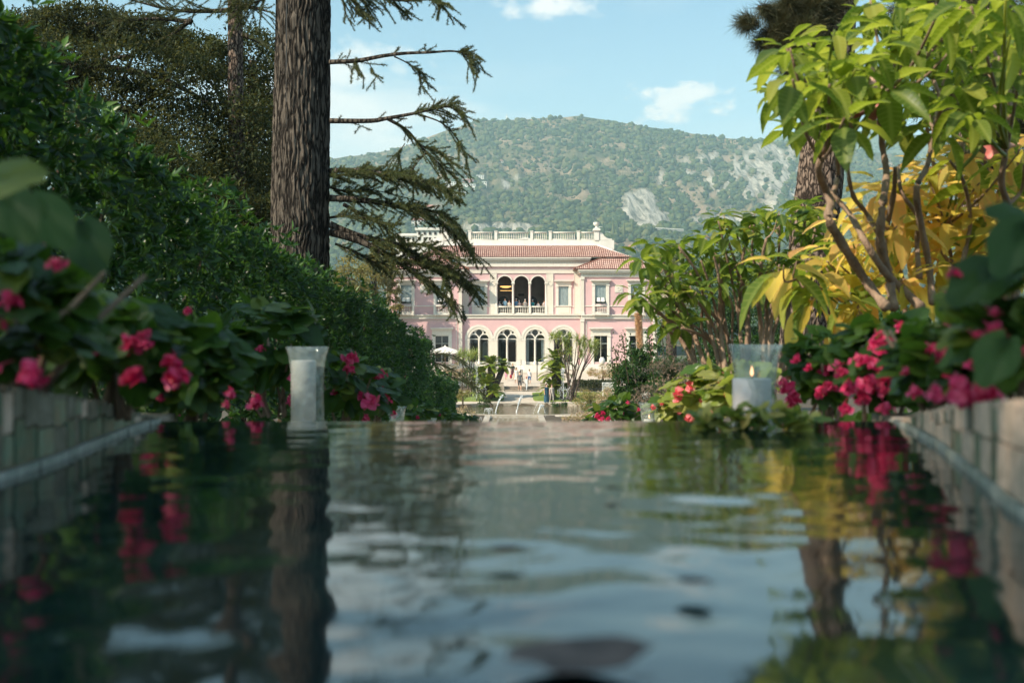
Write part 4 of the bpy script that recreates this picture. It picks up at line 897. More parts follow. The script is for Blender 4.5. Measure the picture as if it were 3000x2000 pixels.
cordyline('three cordylines with pale sword leaves beside the left lawn', gxyz(1072, 101), [S(1120+a/4.355, 880+b_/4.355, 101+rng.normal()*.6) for a, b_ in ((985, 700), (1040, 690), (1100, 720), (1160, 720), (1190, 690))], .80, M['cord'], 84)
# ---- shrubs
def shrub(lab, xd, yd, d, rx, ry, n, ln, m, cat='shrub', name='shrub', group='shrubs around the lawns', wd=.5, bm=None):
    b_ = gxyz(xd, d); t = thing(name, b_, lab, cat, group); el = [E(xd, yd, d, rx, ry), E(xd-rx*.5, yd+ry*.2, d, rx*.6, ry*.7), E(xd+rx*.5, yd+ry*.2, d, rx*.6, ry*.7)]
    MB().tube([b_, W(xd, yd, d)], [pxd(3, d), pxd(1.2, d)], 6).build('stem', bm or M['twig'], t, True); crown('crown', el, n, ln, wd, m, t, spread=.2); return t
shrub('pale pink flowering shrub below the white vase', 1385, 852, 110, 30, 17, 2600, .13, M['shrubpink'])
shrub('pinkish flowering shrub behind the clipped hedge near the right wing', 1408, 848, 111, 22, 18, 1500, .13, M['shrubpink'])
shrub('yellow-green feathery shrub at the right edge of the lawn', 1356, 918, 84, 33, 24, 4200, .11, M['shrubyel'])
shrub('mixed pink and green shrub right of the feathery one', 1398, 915, 80, 24, 26, 2600, .11, M['shrubpink'])
shrub('dry pale flowering ground plants at the right rim of the basin', 1330, 962, 56, 40, 14, 2600, .07, M['shrubpink'])
shrub('dry straw-coloured flowering plants beside the canal', 1372, 955, 50, 34, 18, 2200, .07, M['shrubpink'])
shrub('small pale green shrub on the left lawn corner', 1063, 903, 92, 16, 14, 1300, .11, M['shrubyel'])
shrub('pale flowering plants below the last hedge on the left', 1068, 948, 60, 22, 14, 1300, .07, M['shrubpink'])
shrub('dark round shrub below the left cordylines', 1090, 866, 104, 26, 20, 2200, .16, M['dark_leaf'])
shrub('pink flowering border plants below the white parasol', 1050, 856, 108, 26, 20, 2000, .14, M['shrubpink'])
shrub('small dark plant in front of the right cycad', 1285, 925, 94, 16, 12, 900, .12, M['dark_leaf'])
shrub('small dark plant beneath the left cycad', 1112, 925, 94, 13, 12, 900, .12, M['dark_leaf'])
# clipped hedge
ch = thing('clipped_hedge', gxyz(1375, 106), 'low clipped brownish hedge behind the cordyline stems', 'hedge')
p0, p1 = W(1322, 890, 106), W(1408, 873, 106); P = rng.random((3000, 3))*np.array([p1.x-p0.x, 1.2, p1.z-p0.z])+np.array([p0.x, 106, p0.z]); leaf_mass('foliage', P, rand_dirs(3000), rand_dirs(3000), .14, .1, TPL4, M['oak'], ch)
# bush masses on the right bank
def bush(lab, ells, n, ln, m=None, base=None, wd=.5, group='bushes on the right bank', **kw):
    t = thing('bush', base, lab, 'bush', group); limbs(t, base, ells, .05, M['twig'], 4); crown('crown', ells, n, ln, wd, m or M['dark_leaf'], t, tpl=TPL4, **kw); return t
bush('dark glossy bush tapering up to a point right of the white bench', [E(1440, 900, 34, 36, 70), E(1462, 850, 34, 32, 48), E(1425, 930, 34, 22, 40), E(1480, 900, 34, 40, 60), E(1500, 840, 34, 34, 50)], 15000, .085, M['dark_leaf'], gxyz(1460, 34), spread=.13)
bush('dark bush behind the ornamental grass on the right', [E(1560, 880, 24, 60, 60), E(1620, 840, 24, 60, 60), E(1680, 860, 24, 60, 70)], 11000, .07, M['dark_leaf'], gxyz(1600, 24), spread=.14)
bush('shadowy bush under the tall flowering shrubs', [E(1760, 830, 14, 90, 60), E(1900, 800, 14, 90, 90), E(2050, 780, 14, 90, 90)], 12000, .06, M['dark_leaf'], gxyz(1850, 14), spread=.15)
# wisps of a taller shrub with small leaves
wp = thing('wispy_shrub', gxyz(1425, 30), 'wispy shrub with tiny leaves on bare upright twigs before the pink wall', 'shrub')
for (a, b_) in ((1412, 800), (1430, 770), (1405, 830), (1447, 790), (1505, 755), (1518, 735), (1490, 770)):
    pth = smooth_path([W(a+14, 880, 30), W(a+6, (880+b_)/2, 30), W(a, b_, 30)], 6); tw = MB().tube(pth, [.012]*len(pth), 4).build('twig', M['twig'], wp)
    P = np.array([list(pth[rng.integers(len(pth)//3, len(pth))]) for _ in range(110)])+rng.normal(size=(110, 3))*.085; leaf_mass('leaves', P, rand_dirs(110), rand_dirs(110), .07, .045, TPL4, M['dark_leaf'], tw)
# ornamental grass
def grass_clump(lab, c, n, h, spread_, seeds=.3, name='ornamental_grass'):
    t = thing(name, c, lab, 'grass', 'ornamental grasses'); acc = []; sac = []
    for i in range(n):
        a = rng.random()*2*PI; ln = h*rng.uniform(.6, 1.1); out = spread_*rng.uniform(.3, 1); hd = np.array([math.cos(a), math.sin(a), 0]); p = np.array(c)+hd*rng.random()*.12; prev = p; w0 = .006+.0035*h
        for k in range(1, 8):
            u = k/7; q_ = np.array(c)+hd*(out*u**1.4)+np.array([0, 0, ln*(u-.55*u**2.6*(out/spread_+.3))])
            sd_ = np.cross(hd, [0, 0, 1])*w0*(1-.8*u)+.0; acc.append((prev, q_-prev, np.cross(sd_, q_-prev)+1e-6, np.linalg.norm(q_-prev)*1.04, w0*(1.15-u))); prev = q_
            if u > .7 and i < n*seeds:
                for _ in range(5): sac.append((prev+rng.normal(size=3)*.006, (q_-p)*.3+rng.normal(size=3)*.12+np.array([0, 0, -.05]), rng.normal(size=3), h*.06, w0*.9))
    flush('blades', acc, M['grassy'], t, (np.array([(-.5,0,0),(.5,0,0),(.4,1,0),(-.4,1,0)]), np.array([(0,1,2),(0,2,3)]))); flush('seed_heads', sac, M['seed'], t, TPLN); return t
for i, (a, b_, d, h, s_) in enumerate(((1530, 905, 16, .75, .55), (1600, 890, 15, .75, .6), (1490, 935, 18, .7, .5), (1575, 925, 13, .6, .5), (1665, 880, 13, .7, .6), (1540, 850, 19, .8, .6), (1640, 920, 11, .5, .45))):
    c = W(a, b_, d); c.z -= h*.35
    grass_clump(['arching grass tuft with pink seed heads in the middle of the bank', 'arching grass tuft behind the lit begonias', 'lower grass tuft nearest the garden bench', 'short dark grass tuft beside the small right glass', 'grass tuft under the bare shrub stems', 'tallest grass tuft before the dark bush', 'small grass tuft just behind the right candle glass'][i], c, 520, h, s_, .16)
# pampas plume
pp = thing('pampas_grass', gxyz(1468, 48), 'tall cream pampas plume standing in front of the right wing', 'grass'); c0, c1_ = W(1470, 800, 48), W(1465, 722, 48)
MB().tube([gxyz(1469, 48), c0, c1_], [.02, .015, .006], 5).build('stalk', M['stem'], pp)
for (u0, off) in ((0, 0),):
    n_ = 2600; t_ = rng.random(n_)**.8; P = np.array(c0)[None]*(1-t_[:, None])+np.array(c1_)[None]*t_[:, None]+rng.normal(size=(n_, 3))*np.array([.035, .035, .01]); D = nrm(rng.normal(size=(n_, 3))*np.array([1, 1, .25])+np.array([.1, 0, .75])); leaf_mass('plume', P, D, rand_dirs(n_), .17, .02, TPL4, M['plume'], pp)
# ---- furniture: parasol, bench, vase, handrail, sign
pa = thing('parasol', S(1304, 1073, 119), 'white square parasol half hidden behind the last hedges on the left', 'parasol'); ax_ = S(1304, 1014, 119); hw = 46/F*119; zb = S(0, 1029, 119).z; y_ = 119
MB().add([(ax_.x, y_, ax_.z), (ax_.x-hw, y_-hw*.8, zb), (ax_.x+hw, y_-hw*.8, zb-.08), (ax_.x+hw, y_+hw*.8, zb), (ax_.x-hw, y_+hw*.8, zb), (ax_.x-hw, y_-hw*.8, zb-.16), (ax_.x+hw, y_-hw*.8, zb-.24), (ax_.x+hw, y_+hw*.8, zb-.16), (ax_.x-hw, y_+hw*.8, zb-.16)], [(0,1,2),(0,2,3),(0,3,4),(0,4,1),(1,5,6,2),(2,6,7,3),(3,7,8,4),(4,8,5,1)]).build('canopy', M['white'], pa)
MB().lathe((ax_.x, y_, ax_.z), [(.12, -.02), (.1, .04), (.02, .12)], 8).build('finial', M['white'], pa); MB().tube([(ax_.x, y_, 1.9), (ax_.x, y_, ax_.z)], .045, 8).build('pole', M['stem'], pa)
M['paint'] = mat('white_paint', (.80, .80, .76), .5, (.74, .73, .68), 3)
bn = thing('garden_bench', gxyz(1392, 98), 'white slatted garden bench beside the dark bush on the right', 'bench'); x0, x1 = W(1383, 0, 98).x, W(1409, 0, 98).x; zb = W(0, 893, 98).z; zt = W(0, 878, 98).z; y_ = 98
MB().box(x0, x1, y_, y_+.05, zt-.06, zt).build('top_rail', M['paint'], bn)
for k in range(11): xx = x0+(x1-x0)*(k+.5)/11; MB().box(xx-.018, xx+.018, y_+.01, y_+.03, zb+.02, zt-.062).build('back_slat', M['paint'], bn)
for k in range(4): MB().box(x0, x1, y_-.5+k*.12, y_-.4+k*.12, zb-.04, zb-.01).build('seat_slat', M['paint'], bn)
for xx in (x0, x1-.06):
    for yy in (y_-.5, y_+.051): MB().box(xx, xx+.06, yy, yy+.05, float(gz(98)), zb-.042 if yy < y_ else zt).build('leg', M['paint'], bn)
    MB().box(xx, xx+.06, y_-.5, y_+.05, zb+.2, zb+.24).build('armrest', M['paint'], bn)
vs_ = thing('stone_vase', S(1764, 1092, 113), 'white stone vase on a pedestal before the right wing', 'vase'); s1 = 1/F*113; c = S(1764, 1070, 113)
MB().lathe(c, [(4*s1, 0), (5*s1, 1*s1), (7.5*s1, 7*s1), (9*s1, 14*s1), (8*s1, 19*s1), (5*s1, 22*s1), (5.2*s1, 24*s1), (4.4*s1, 24*s1), (4.2*s1, 21*s1)], 18).build('body', M['white'], vs_, True)
MB().box(c.x-5*s1, c.x+5*s1, c.y-5*s1, c.y+5*s1, c.z-4*s1, c.z).build('plinth', M['white'], vs_); MB().tube([(c.x, c.y, c.z-4*s1), (c.x, c.y, c.z-24*s1)], [3*s1, 4.4*s1], 12).build('pedestal', M['stone'], vs_); MB().ball((c.x, c.y, c.z-14*s1), 4.2*s1).build('knop', M['white'], vs_, True)
hp = thing('handrail_post', S(1573.5, 1112, 112), 'tall black iron post at the right side of the plaza', 'post'); a = S(1573.5, 1114, 112); MB().tube([a, (a.x, a.y, a.z+1.75)], .05, 8).build('pole', M['metal'], hp); MB().ball((a.x, a.y, a.z+1.78), .08).build('ball_cap', M['metal'], hp)
hr = thing('iron_handrail', S(1527, 1118, 112), 'thin black iron handrail in the middle of the plaza steps', 'handrail')
for i, u in enumerate((1524.5, 1526.8, 1529.2, 1530.6)): a = S(u, 1114, 112+i*.3); MB().tube([a, (a.x, a.y, a.z+1.05)], .02, 6).build('baluster', M['metal'], hr)
a = S(1524.2, 1083, 112); b_ = S(1531, 1083, 113); MB().tube([a, b_], .025, 6).build('rail', M['metal'], hr)
sg = thing('direction_sign', S(1526, 1110, 118), 'small white direction boards stacked on a post at the villa steps', 'sign'); c = S(1525.5, 1090, 118); MB().tube([c, S(1525.5, 1069, 118)], .03, 6).build('post', M['metal'], sg)
for k, v in enumerate((1071.5, 1075.8, 1080.2)): a, b_ = S(1516.5+k*1.5, v, 118), S(1534+k*1.5, v+2.4, 118); MB().prism([(a.x, b_.z), (b_.x, b_.z-.02), (b_.x, a.z), (a.x, a.z+.02)], 117.9, 117.94).build('board', M['paint'], sg)
# ---- fountains: every jet its own thing
m, t, b = new_mat('jet_water'); b.inputs['Base Color'].default_value = (.92, .95, .97, 1); b.inputs['Roughness'].default_value = .15; b.inputs['Transmission Weight'].default_value = .35; b.inputs['IOR'].default_value = 1.33; M['jet'] = m
def drops(parent, pts, r, name='droplets', jit=.02):
    P = np.array([list(p) for p in pts])+rng.normal(size=(len(pts), 3))*jit; q = ICO[None]*np.array([1, 1, 1.5]); R = r*rng.uniform(.6, 1.3, len(P)); V = P[:, None]+q*R[:, None, None]; Fc = ICF[None]+(np.arange(len(P))*12)[:, None, None]
    return tag(np_mesh(name, V.reshape(-1, 3), Fc.reshape(-1, 3), M['jet'], parent, True), kind='stuff')
def arcp(a, b_, h, n):
    a, b_ = Vector(a), Vector(b_); return [a.lerp(b_, i/(n-1))+Vector((0, 0, 4*h*(i/(n-1))*(1-i/(n-1)))) for i in range(n)]
def jet(lab, a, streams, nozzle=True):
    t = thing('water_jet', a, lab, 'fountain jet', 'fountain jets')
    if nozzle: MB().tube([Vector(a)-Vector((0, 0, .25)), Vector(a)], .03, 8).build('nozzle', M['metal'], t)
    for pts, r, j in streams: drops(t, pts, r, jit=j)
    return t
def vert(u, v0, v1, d, n): a, b_ = S(u, v0, d), S(u, v1, d); return [a.lerp(b_, i/(n-1)) for i in range(n)]
jet('tall thin fountain jet in front of the left cycads', S(1396.5, 1166, 96), [(vert(1395.5, 1166, 1055, 96, 120), .016, .012), (vert(1398.5, 1120, 1055, 96, 60), .016, .02), ([p for k in range(7) for p in arcp(S(1396, 1168, 96), S(1380+k*6, 1172, 96-abs(k-3)*.3), 1.2-.08*abs(k-3), 26)], .014, .02)])
jet('tall fountain jet with white plume in front of the right cycads', S(1650, 1168, 96), [(vert(1651, 1168, 1080, 96, 120), .018, .012), (vert(1646.5, 1140, 1079, 96, 60), .02, .03), (vert(1649, 1095, 1079, 96, 50), .03, .06)])
jet('low looping water jets around the right cycads', S(1656, 1172, 95.5), [([p for k in range(9) for p in arcp(S(1632+k*5, 1164+2*(k % 2), 95.5), S(1640+(k*37) % 34, 1170, 95.5), .75+.1*(k % 3), 26)], .017, .03)])
jet('low looping water jets over the left lawn', S(1405, 1170, 95.5), [([p for k in range(7) for p in arcp(S(1392+k*6, 1166, 95.5), S(1386+(k*31) % 40, 1160, 95.5), .9+.1*(k % 3), 26)], .015, .03)])
for i, (u0, v0, u1, v1) in enumerate(((1450, 1214, 1473, 1158), (1511, 1216, 1530, 1160), (1574, 1215, 1592, 1188))):
    a = S(u0, v0, 86); b_ = S(u1, v1, 86.8); pts = [a.lerp(b_, k/150)+Vector((0, 0, .25*math.sin(PI*k/150))) for k in range(150)]
    jet(['slanting white jet rising at the left of the round basin', 'slanting white jet in the middle of the round basin', 'slanting white jet at the right of the round basin'][i], a, [(pts[:100], .036, .012), (pts[60:], .026, .05)])
jet('dome-shaped water spray at the left of the round basin', S(1432, 1217, 84), [([p for k in range(16) for p in arcp(S(1432, 1216, 84), S(1432+17*math.cos(k*.39), 1217, 84+math.sin(k*.39)), .52, 22)], .014, .02)])
jet('wide arching jet at the right of the round basin', S(1590, 1225, 81), [(arcp(S(1560, 1222, 81), S(1603, 1236, 80), 1.2, 80), .016, .012), ([p for k in range(10) for p in arcp(S(1540+k*7, 1232, 79), S(1543+k*7, 1236, 78.6), .35, 14)], .014, .03)])
jet('thin water jets spraying at the near end of the basin', S(1420, 1240, 76), [([p for k in range(8) for p in arcp(S(1405+k*13, 1240, 76), S(1412+k*16, 1240, 75.5), .42, 20)], .014, .02)])

# ================================================================ PEOPLE
def pm_(name, col): 
    if name not in M: M[name] = mat(name, col, .85, tuple(x*.85 for x in col), 9)
    return M[name]
SKIN = pm_('skin', (.60, .37, .27)); SKIN2 = pm_('skin_tan', (.38, .20, .13))
def person(feet, h, lab, shirt, legs, kind='shorts', hair=(.05, .03, .02), shoes=(.6, .6, .6), face=-1, walk=.3, turn=0, group=None, hat=None, extra=None, long_hair=False, arms='down'):
    "one continuous body grown on a skeleton; hair, hat and dress are its children"
    t = thing('person', feet, lab, 'person', group); s = h/1.75
    sk = [(0, 0, .95), (0, 0, 1.12), (0, 0, 1.30), (0, 0, 1.44), (0, -.01, 1.52), (0, -.02, 1.60), (0, -.02, 1.69)]
    rad = [(.15, .11), (.13, .10), (.17, .11), (.10, .08), (.05, .05), (.078, .095), (.065, .08)]; ed = [(i, i+1) for i in range(6)]
    def chain(root, pts, rr):
        prev = root
        for p, r in zip(pts, rr): sk.append(p); rad.append((r, r)); ed.append((prev, len(sk)-1)); prev = len(sk)-1
    for sg in (-1, 1):
        w_ = walk*sg
        if arms == 'down': ap = [(sg*.18, 0, 1.38), (sg*.24, .02+w_*.25, 1.10), (sg*.25, -.06+w_*.5, .86), (sg*.25, -.09+w_*.55, .76)]
        else: ap = [(sg*.18, 0, 1.38), (sg*.25, -.02, 1.12), (sg*.17, -.24, 1.06), (sg*.12, -.30, 1.05)]
        chain(3, ap, (.062, .046, .034, .036))
        chain(0, [(sg*.095, 0, .88), (sg*.10, -.02-w_*.35, .48), (sg*.10, .02-w_*.75, .09), (sg*.10, -.12-w_*.75, .04)], (.092, .062, .042, .036))
    me = bpy.data.meshes.new('body'); me.from_pydata([(x*s, y*s, z*s) for x, y, z in sk], ed, []); ob = bpy.data.objects.new('body', me); COL.objects.link(ob)
    md = ob.modifiers.new('Skin', 'SKIN'); sv = me.skin_vertices[0].data
    for i, r in enumerate(rad): sv[i].radius = (r[0]*s, r[1]*s)
    sv[0].use_root = True; ss = ob.modifiers.new('Sub', 'SUBSURF'); ss.levels = 1; ss.render_levels = 1
    dg = bpy.context.evaluated_depsgraph_get(); nm = bpy.data.meshes.new_from_object(ob.evaluated_get(dg)); bpy.data.objects.remove(ob); bpy.data.meshes.remove(me)
    nm.materials.clear()
    for x in (SKIN, pm_('cloth_%d_%d_%d' % tuple(int(c*99) for c in shirt), shirt), pm_('cloth_%d_%d_%d' % tuple(int(c*99) for c in legs), legs), pm_('cloth_%d_%d_%d' % tuple(int(c*99) for c in shoes), shoes)): nm.materials.append(x)
    hemz = {'shorts': .52, 'trousers': .06, 'dress': .97, 'long': .97}[kind]
    for p in nm.polygons:
        p.use_smooth = True; c = p.center/s
        if c.z < .075: p.material_index = 3
        elif c.z < .95 and abs(c.x) < .22 and c.z > hemz and kind in ('shorts', 'trousers'): p.material_index = 2
        elif .93 < c.z < 1.47 and abs(c.x) < .235: p.material_index = 1
    Rm = Matrix.Rotation(turn, 4, 'Z'); nm.transform(Rm); nm.name = 'body'; b_ = bpy.data.objects.new('body', nm); COL.objects.link(b_); b_.parent = t
    def part(mb, name, m):
        o = mb.build(name, m, None, True); o.data.transform(Matrix.Rotation(turn, 4, 'Z')); o.parent = t; return o
    hm_ = pm_('hair_%d' % int(hair[0]*99), hair)
    q = MB().ball((0, .030*s, 1.705*s), .090*s, .092*s, .095*s, 10, 6)
    if long_hair: q.ball((0, .06*s, 1.56*s), .10*s, .07*s, .16*s, 10, 6)
    part(q, 'hair', hm_)
    part(MB().ball((0, -.115*s, 1.63*s), .012*s, .02*s, .02*s, 6, 4), 'nose', SKIN)
    part(MB().ball((-.03*s, -.10*s, 1.66*s), .011*s, .008*s, .007*s, 6, 4).ball((.03*s, -.10*s, 1.66*s), .011*s, .008*s, .007*s, 6, 4), 'eyes', pm_('eye_dark', (.02, .02, .02)))
    if kind in ('dress', 'long'):
        zb = .50 if kind == 'dress' else .10; wd = .20 if kind == 'dress' else .26
        part(MB().lathe((0, 0, 0), [(wd*s, zb*s), (wd*.92*s, (zb*.5+.5)*s), (.17*s, .92*s), (.145*s, 1.08*s), (.15*s, 1.2*s)], 16, 1, .8), 'dress', pm_('cloth_%d_%d_%d' % tuple(int(c*99) for c in legs), legs))
    if hat: part(MB().ball((0, 0, 1.735*s), .105*s, .115*s, .06*s, 12, 6).lathe((0, -.03*s, 1.715*s), [(.05*s, 0), (.15*s, .0)], 12), 'cap', pm_('hat_%d' % int(hat[0]*99), hat))
    if extra == 'bag': part(MB().ball((-.27*s, .02, .80*s), .10*s, .06*s, .13*s), 'bag', pm_('bag_dark', (.05, .02, .03)))
    if extra == 'redbag': part(MB().ball((-.20*s, -.05, .34*s), .13*s, .09*s, .22*s), 'bag', pm_('bag_red', (.40, .03, .06)))
    if extra == 'camera': part(MB().box(.20*s, .36*s, -.12*s, .0, .74*s, .84*s), 'camera_case', pm_('bag_black', (.02, .02, .025)))
    return t
def solve_d(v, lo=93, hi=120):
    ds = np.linspace(lo, hi, 500); vv = 1000+(EYE-gz(ds)-.03)/ds*F; return float(ds[np.argmin(abs(vv-v))])
def walker(u, v, hpx, *a, **k):
    d = solve_d(v); f_ = Vector(((u-1500)/F*d, d, float(gz(d))+.035)); return person(f_, max(.9, hpx/F*d), *a, group='people strolling in the garden', **k)
walker(1601, 1181, 56.5, 'woman in a long dark blue patterned dress beside the round basin', (.02, .07, .12), (.03, .09, .14), 'long', (.07, .04, .03), walk=.1, turn=.5, long_hair=True)
walker(1616.5, 1182, 56, 'person in loose beige clothes and sunglasses walking beside the blue dress', (.55, .47, .42), (.52, .45, .40), 'trousers', (.10, .06, .04), walk=.3, turn=.3)
walker(1523, 1145, 57, 'man in grey T-shirt and black shorts stepping down the garden steps', (.12, .13, .14), (.03, .03, .035), 'shorts', (.10, .06, .04), walk=.4, extra='camera')
walker(1542.5, 1144, 40, 'child in white with a red cap on the garden steps', (.70, .70, .68), (.62, .66, .70), 'trousers', (.2, .1, .05), hat=(.55, .03, .03), walk=.5, turn=-.3, shoes=(.05, .05, .06))
walker(1551, 1125, 43, 'youth in white T-shirt and blue shorts on the plaza', (.72, .74, .76), (.02, .10, .28), 'shorts', (.06, .04, .03), walk=.4)
walker(1512.5, 1125, 48, 'woman in a short white dress holding a phone on the plaza', (.75, .72, .66), (.75, .72, .66), 'dress', (.20, .10, .05), walk=.3, long_hair=True)
walker(1502, 1112, 48, 'woman in a black top with a red bag on the plaza', (.02, .02, .025), (.10, .03, .05), 'dress', (.55, .38, .2), walk=.3, extra='redbag')
walker(1483, 1114, 31, 'small girl in a pink dress at the left side of the plaza', (.75, .30, .42), (.75, .30, .42), 'dress', (.06, .04, .03), walk=.4)
zb_l = vz(920)+.01
def guest(u, vhead, lab, shirt, hair=(.08, .05, .03), y=.55, hat=None, turn=0, lean=0):
    Y = YM+y; h = min(1.85, max(1.35, S(u, vhead, Y).z-zb_l)); f_ = Vector((S(u, 0, Y).x, Y, zb_l)); return person(f_, h, lab, shirt, (.06, .07, .09), 'trousers', hair, walk=.05, turn=turn, group='visitors on the loggia', hat=hat, arms='up')
guest(1464, 884, 'seated-looking visitor in white at the left end of the loggia rail', (.6, .62, .62), (.5, .48, .45))
guest(1479.5, 874, 'tall man in a light blue shirt under the left loggia arch', (.25, .42, .55))
guest(1492, 880, 'woman in a pale top under the left loggia arch', (.62, .55, .45), (.15, .05, .04))
guest(1512, 875, 'man in blue with a white cap under the middle loggia arch', (.10, .25, .42), hat=(.7, .7, .7))
guest(1521, 880, 'fair woman in pale pink under the middle loggia arch', (.66, .48, .44), (.5, .33, .15))
guest(1538.5, 877, 'broad man in a grey T-shirt under the middle loggia arch', (.32, .31, .30), (.5, .45, .4))
guest(1560.5, 878, 'person in teal with a cap under the right loggia arch', (.03, .32, .36), hat=(.7, .7, .7))
guest(1576.5, 885, 'person in white leaning over the rail under the right loggia arch', (.66, .60, .60), (.3, .1, .06))
guest(1594.5, 880, 'pale figure half hidden at the right end of the loggia', (.50, .44, .42))

# ================================================================ HOUSES ON THE SLOPE
M['hpink'] = mat('pink_house_wall', (.60, .28, .24), .85); M['redroof'] = mat('clay_roof', (.45, .20, .14), .85)
def house(lab, xd, yd, wpx, hpx_, m, roof='flat', nwin=4, floors=1, d=None):
    u, e = xd*1.27551-1500, 1000-yd*1.27551; x, y, z = mountain_point(u, e); y -= 22
    if d: y = d
    p = S(u+1500, 1000-e, y); wx = wpx*1.27551/F*y; hz_ = hpx_*1.27551/F*y; dp = max(wx*.5, 8)
    t = thing('hillside_house', (p.x, p.y, p.z-hz_), lab, 'house', 'houses on the mountain slope'); x0, x1, z0, z1 = p.x-wx/2, p.x+wx/2, p.z-hz_/2-6, p.z+hz_/2
    MB().box(x0, x1, y-dp/2, y+dp/2, z0, z1).build('wall', m, t)
    if roof == 'flat': MB().box(x0-.5, x1+.5, y-dp/2-.5, y+dp/2+.5, z1+.01, z1+.7).build('roof', M['white'], t)
    else: MB().add([(x0-.8,y-dp/2-.8,z1),(x1+.8,y-dp/2-.8,z1),(x1+.8,y+dp/2+.8,z1),(x0-.8,y+dp/2+.8,z1),(x0+wx*.25,y,z1+hz_*.35+1),(x1-wx*.25,y,z1+hz_*.35+1)], [(0,1,5,4),(1,2,5),(2,3,4,5),(3,0,4)]).build('roof', M['redroof'], t)
    for f_ in range(floors):
        for k_ in range(nwin):
            xc = x0+wx*(k_+.5)/nwin; zc_ = z1-hz_*(f_+.5)/floors; MB().box(xc-wx/nwin*.22, xc+wx/nwin*.22, y-dp/2-.15, y-dp/2-.01, zc_-hz_/floors*.25, zc_+hz_/floors*.25).build('window', M['dark'], t)
    return t
house('low pink house with a row of small windows high on the slope', 1075, 415, 25, 6.5, M['hpink'], 'flat', 6)
house('white cubic villa beside the low pink house', 1103, 408, 17, 8, M['white'], 'flat', 3, 2)
house('white stepped terrace house below the cubic villa', 1108, 421, 20, 5, M['white'], 'flat', 4)
house('white house at the left end of the hillside row', 1036, 423, 24, 8, M['white'], 'flat', 4, 2)
house('long white retaining terrace between the hillside houses', 1072, 427, 40, 4, M['white'], 'flat', 7)
house('long pale house with dark openings above the others', 1052, 386, 26, 6, M['cream'], 'flat', 6)
house('long white building half hidden by the cedar boughs', 1010, 438, 40, 7, M['white'], 'flat', 6)
house('long pale wall-like house below the white ones', 1050, 445, 40, 5, M['white'], 'flat', 6)
house('pale house with a red roof behind the cedar tips', 985, 482, 36, 12, M['cream'], 'hip', 5, 2)
house('small pink-roofed house low behind the cedar boughs', 960, 512, 28, 12, M['cream'], 'hip', 4, 2)
house('tiny cream house alone high in the woods', 1150, 372, 12, 4, M['cream'], 'hip', 3)
house('small white house right of the roof urn', 1393, 538, 17, 7, M['white'], 'flat', 3)
house('white gabled house among trees right of the roof urn', 1473, 534, 20, 9, M['white'], 'hip', 3)
house('small cream house with dark windows above the palm', 1448, 572, 13, 9, M['cream'], 'hip', 3, 2)
house('white block building behind the left end of the terrace', 990, 545, 60, 26, M['white'], 'flat', 5, 2, 320)
house('pale flat roofed block partly covered by cedar foliage', 935, 552, 45, 14, M['white'], 'flat', 4, 1, 330)
mast = thing('transmitter_mast', (0, 0, 0), 'thin transmitter mast with cross arms on the mountain ridge', 'mast'); x, y, z = mountain_point(1164*1.27551-1500, 1000-277*1.27551); mast.location = (x, y, z)
MB().tube([(x, y, z-4), (x, y, z+14)], [1.2, .35], 6).build('pole', M['white'], mast); MB().box(x-4.5, x+4.5, y-.3, y+.3, z+4, z+5).box(x-3, x+3, y-.3, y+.3, z+7.5, z+8.2).build('cross_arm', M['white'], mast)
# viaduct wall of the corniche road at the foot of the crag
M['greywall'] = mat('grey_wall', (.30, .29, .27), .9)
for i, (xa, xb, yy, hh, lab) in enumerate(((1375, 1460, 522, 7, 'grey road retaining wall below the pale crag'), (1505, 1570, 524, 4, 'low grey road wall right of the pale crag'))):
    a = mountain_point(xa*1.27551-1500, 1000-yy*1.27551); t = thing('road_wall', (a[0], a[1]-25, a[2]), lab, 'wall', 'road walls on the slope'); p, q_ = W(xa, yy, a[1]-25), W(xb, yy+4, a[1]-25); h_ = hh*1.27551/F*a[1]
    MB().prism([(p.x, p.z-h_), (q_.x, q_.z-h_), (q_.x, q_.z), (p.x, p.z)], a[1]-26, a[1]-22).build('masonry', M['greywall'], t); MB().prism([(p.x, p.z+.01), (q_.x, q_.z+.01), (q_.x, q_.z+.8), (p.x, p.z+.8)], a[1]-26.5, a[1]-22).build('parapet', M['white'], t)
for i, xx in enumerate((1386, 1408, 1418, 1433, 1452)):
    x, y, z = mountain_point(xx*1.27551-1500, 1000-537*1.27551); y -= 45; p = W(xx, 537, y); t = thing('cypress_tree', p, 'slender dark cypress below the crag, number counted from the roof urn' if False else ['slender cypress nearest the roof urn', 'slender cypress left of the turquoise gap', 'tall thin cypress under the road wall', 'short cypress right of the tall one', 'rightmost slender cypress below the crag'][i], 'tree', 'cypresses below the crag')
    MB().lathe(p, [(.3, -3), (1.6, 0), (1.9, 4), (1.3, 9), (.1, 15+i % 3*2)], 8).build('crown', M['wood'], t, True); MB().tube([p-Vector((0, 0, 6)), p], .3, 5).build('trunk', M['bark'], t)

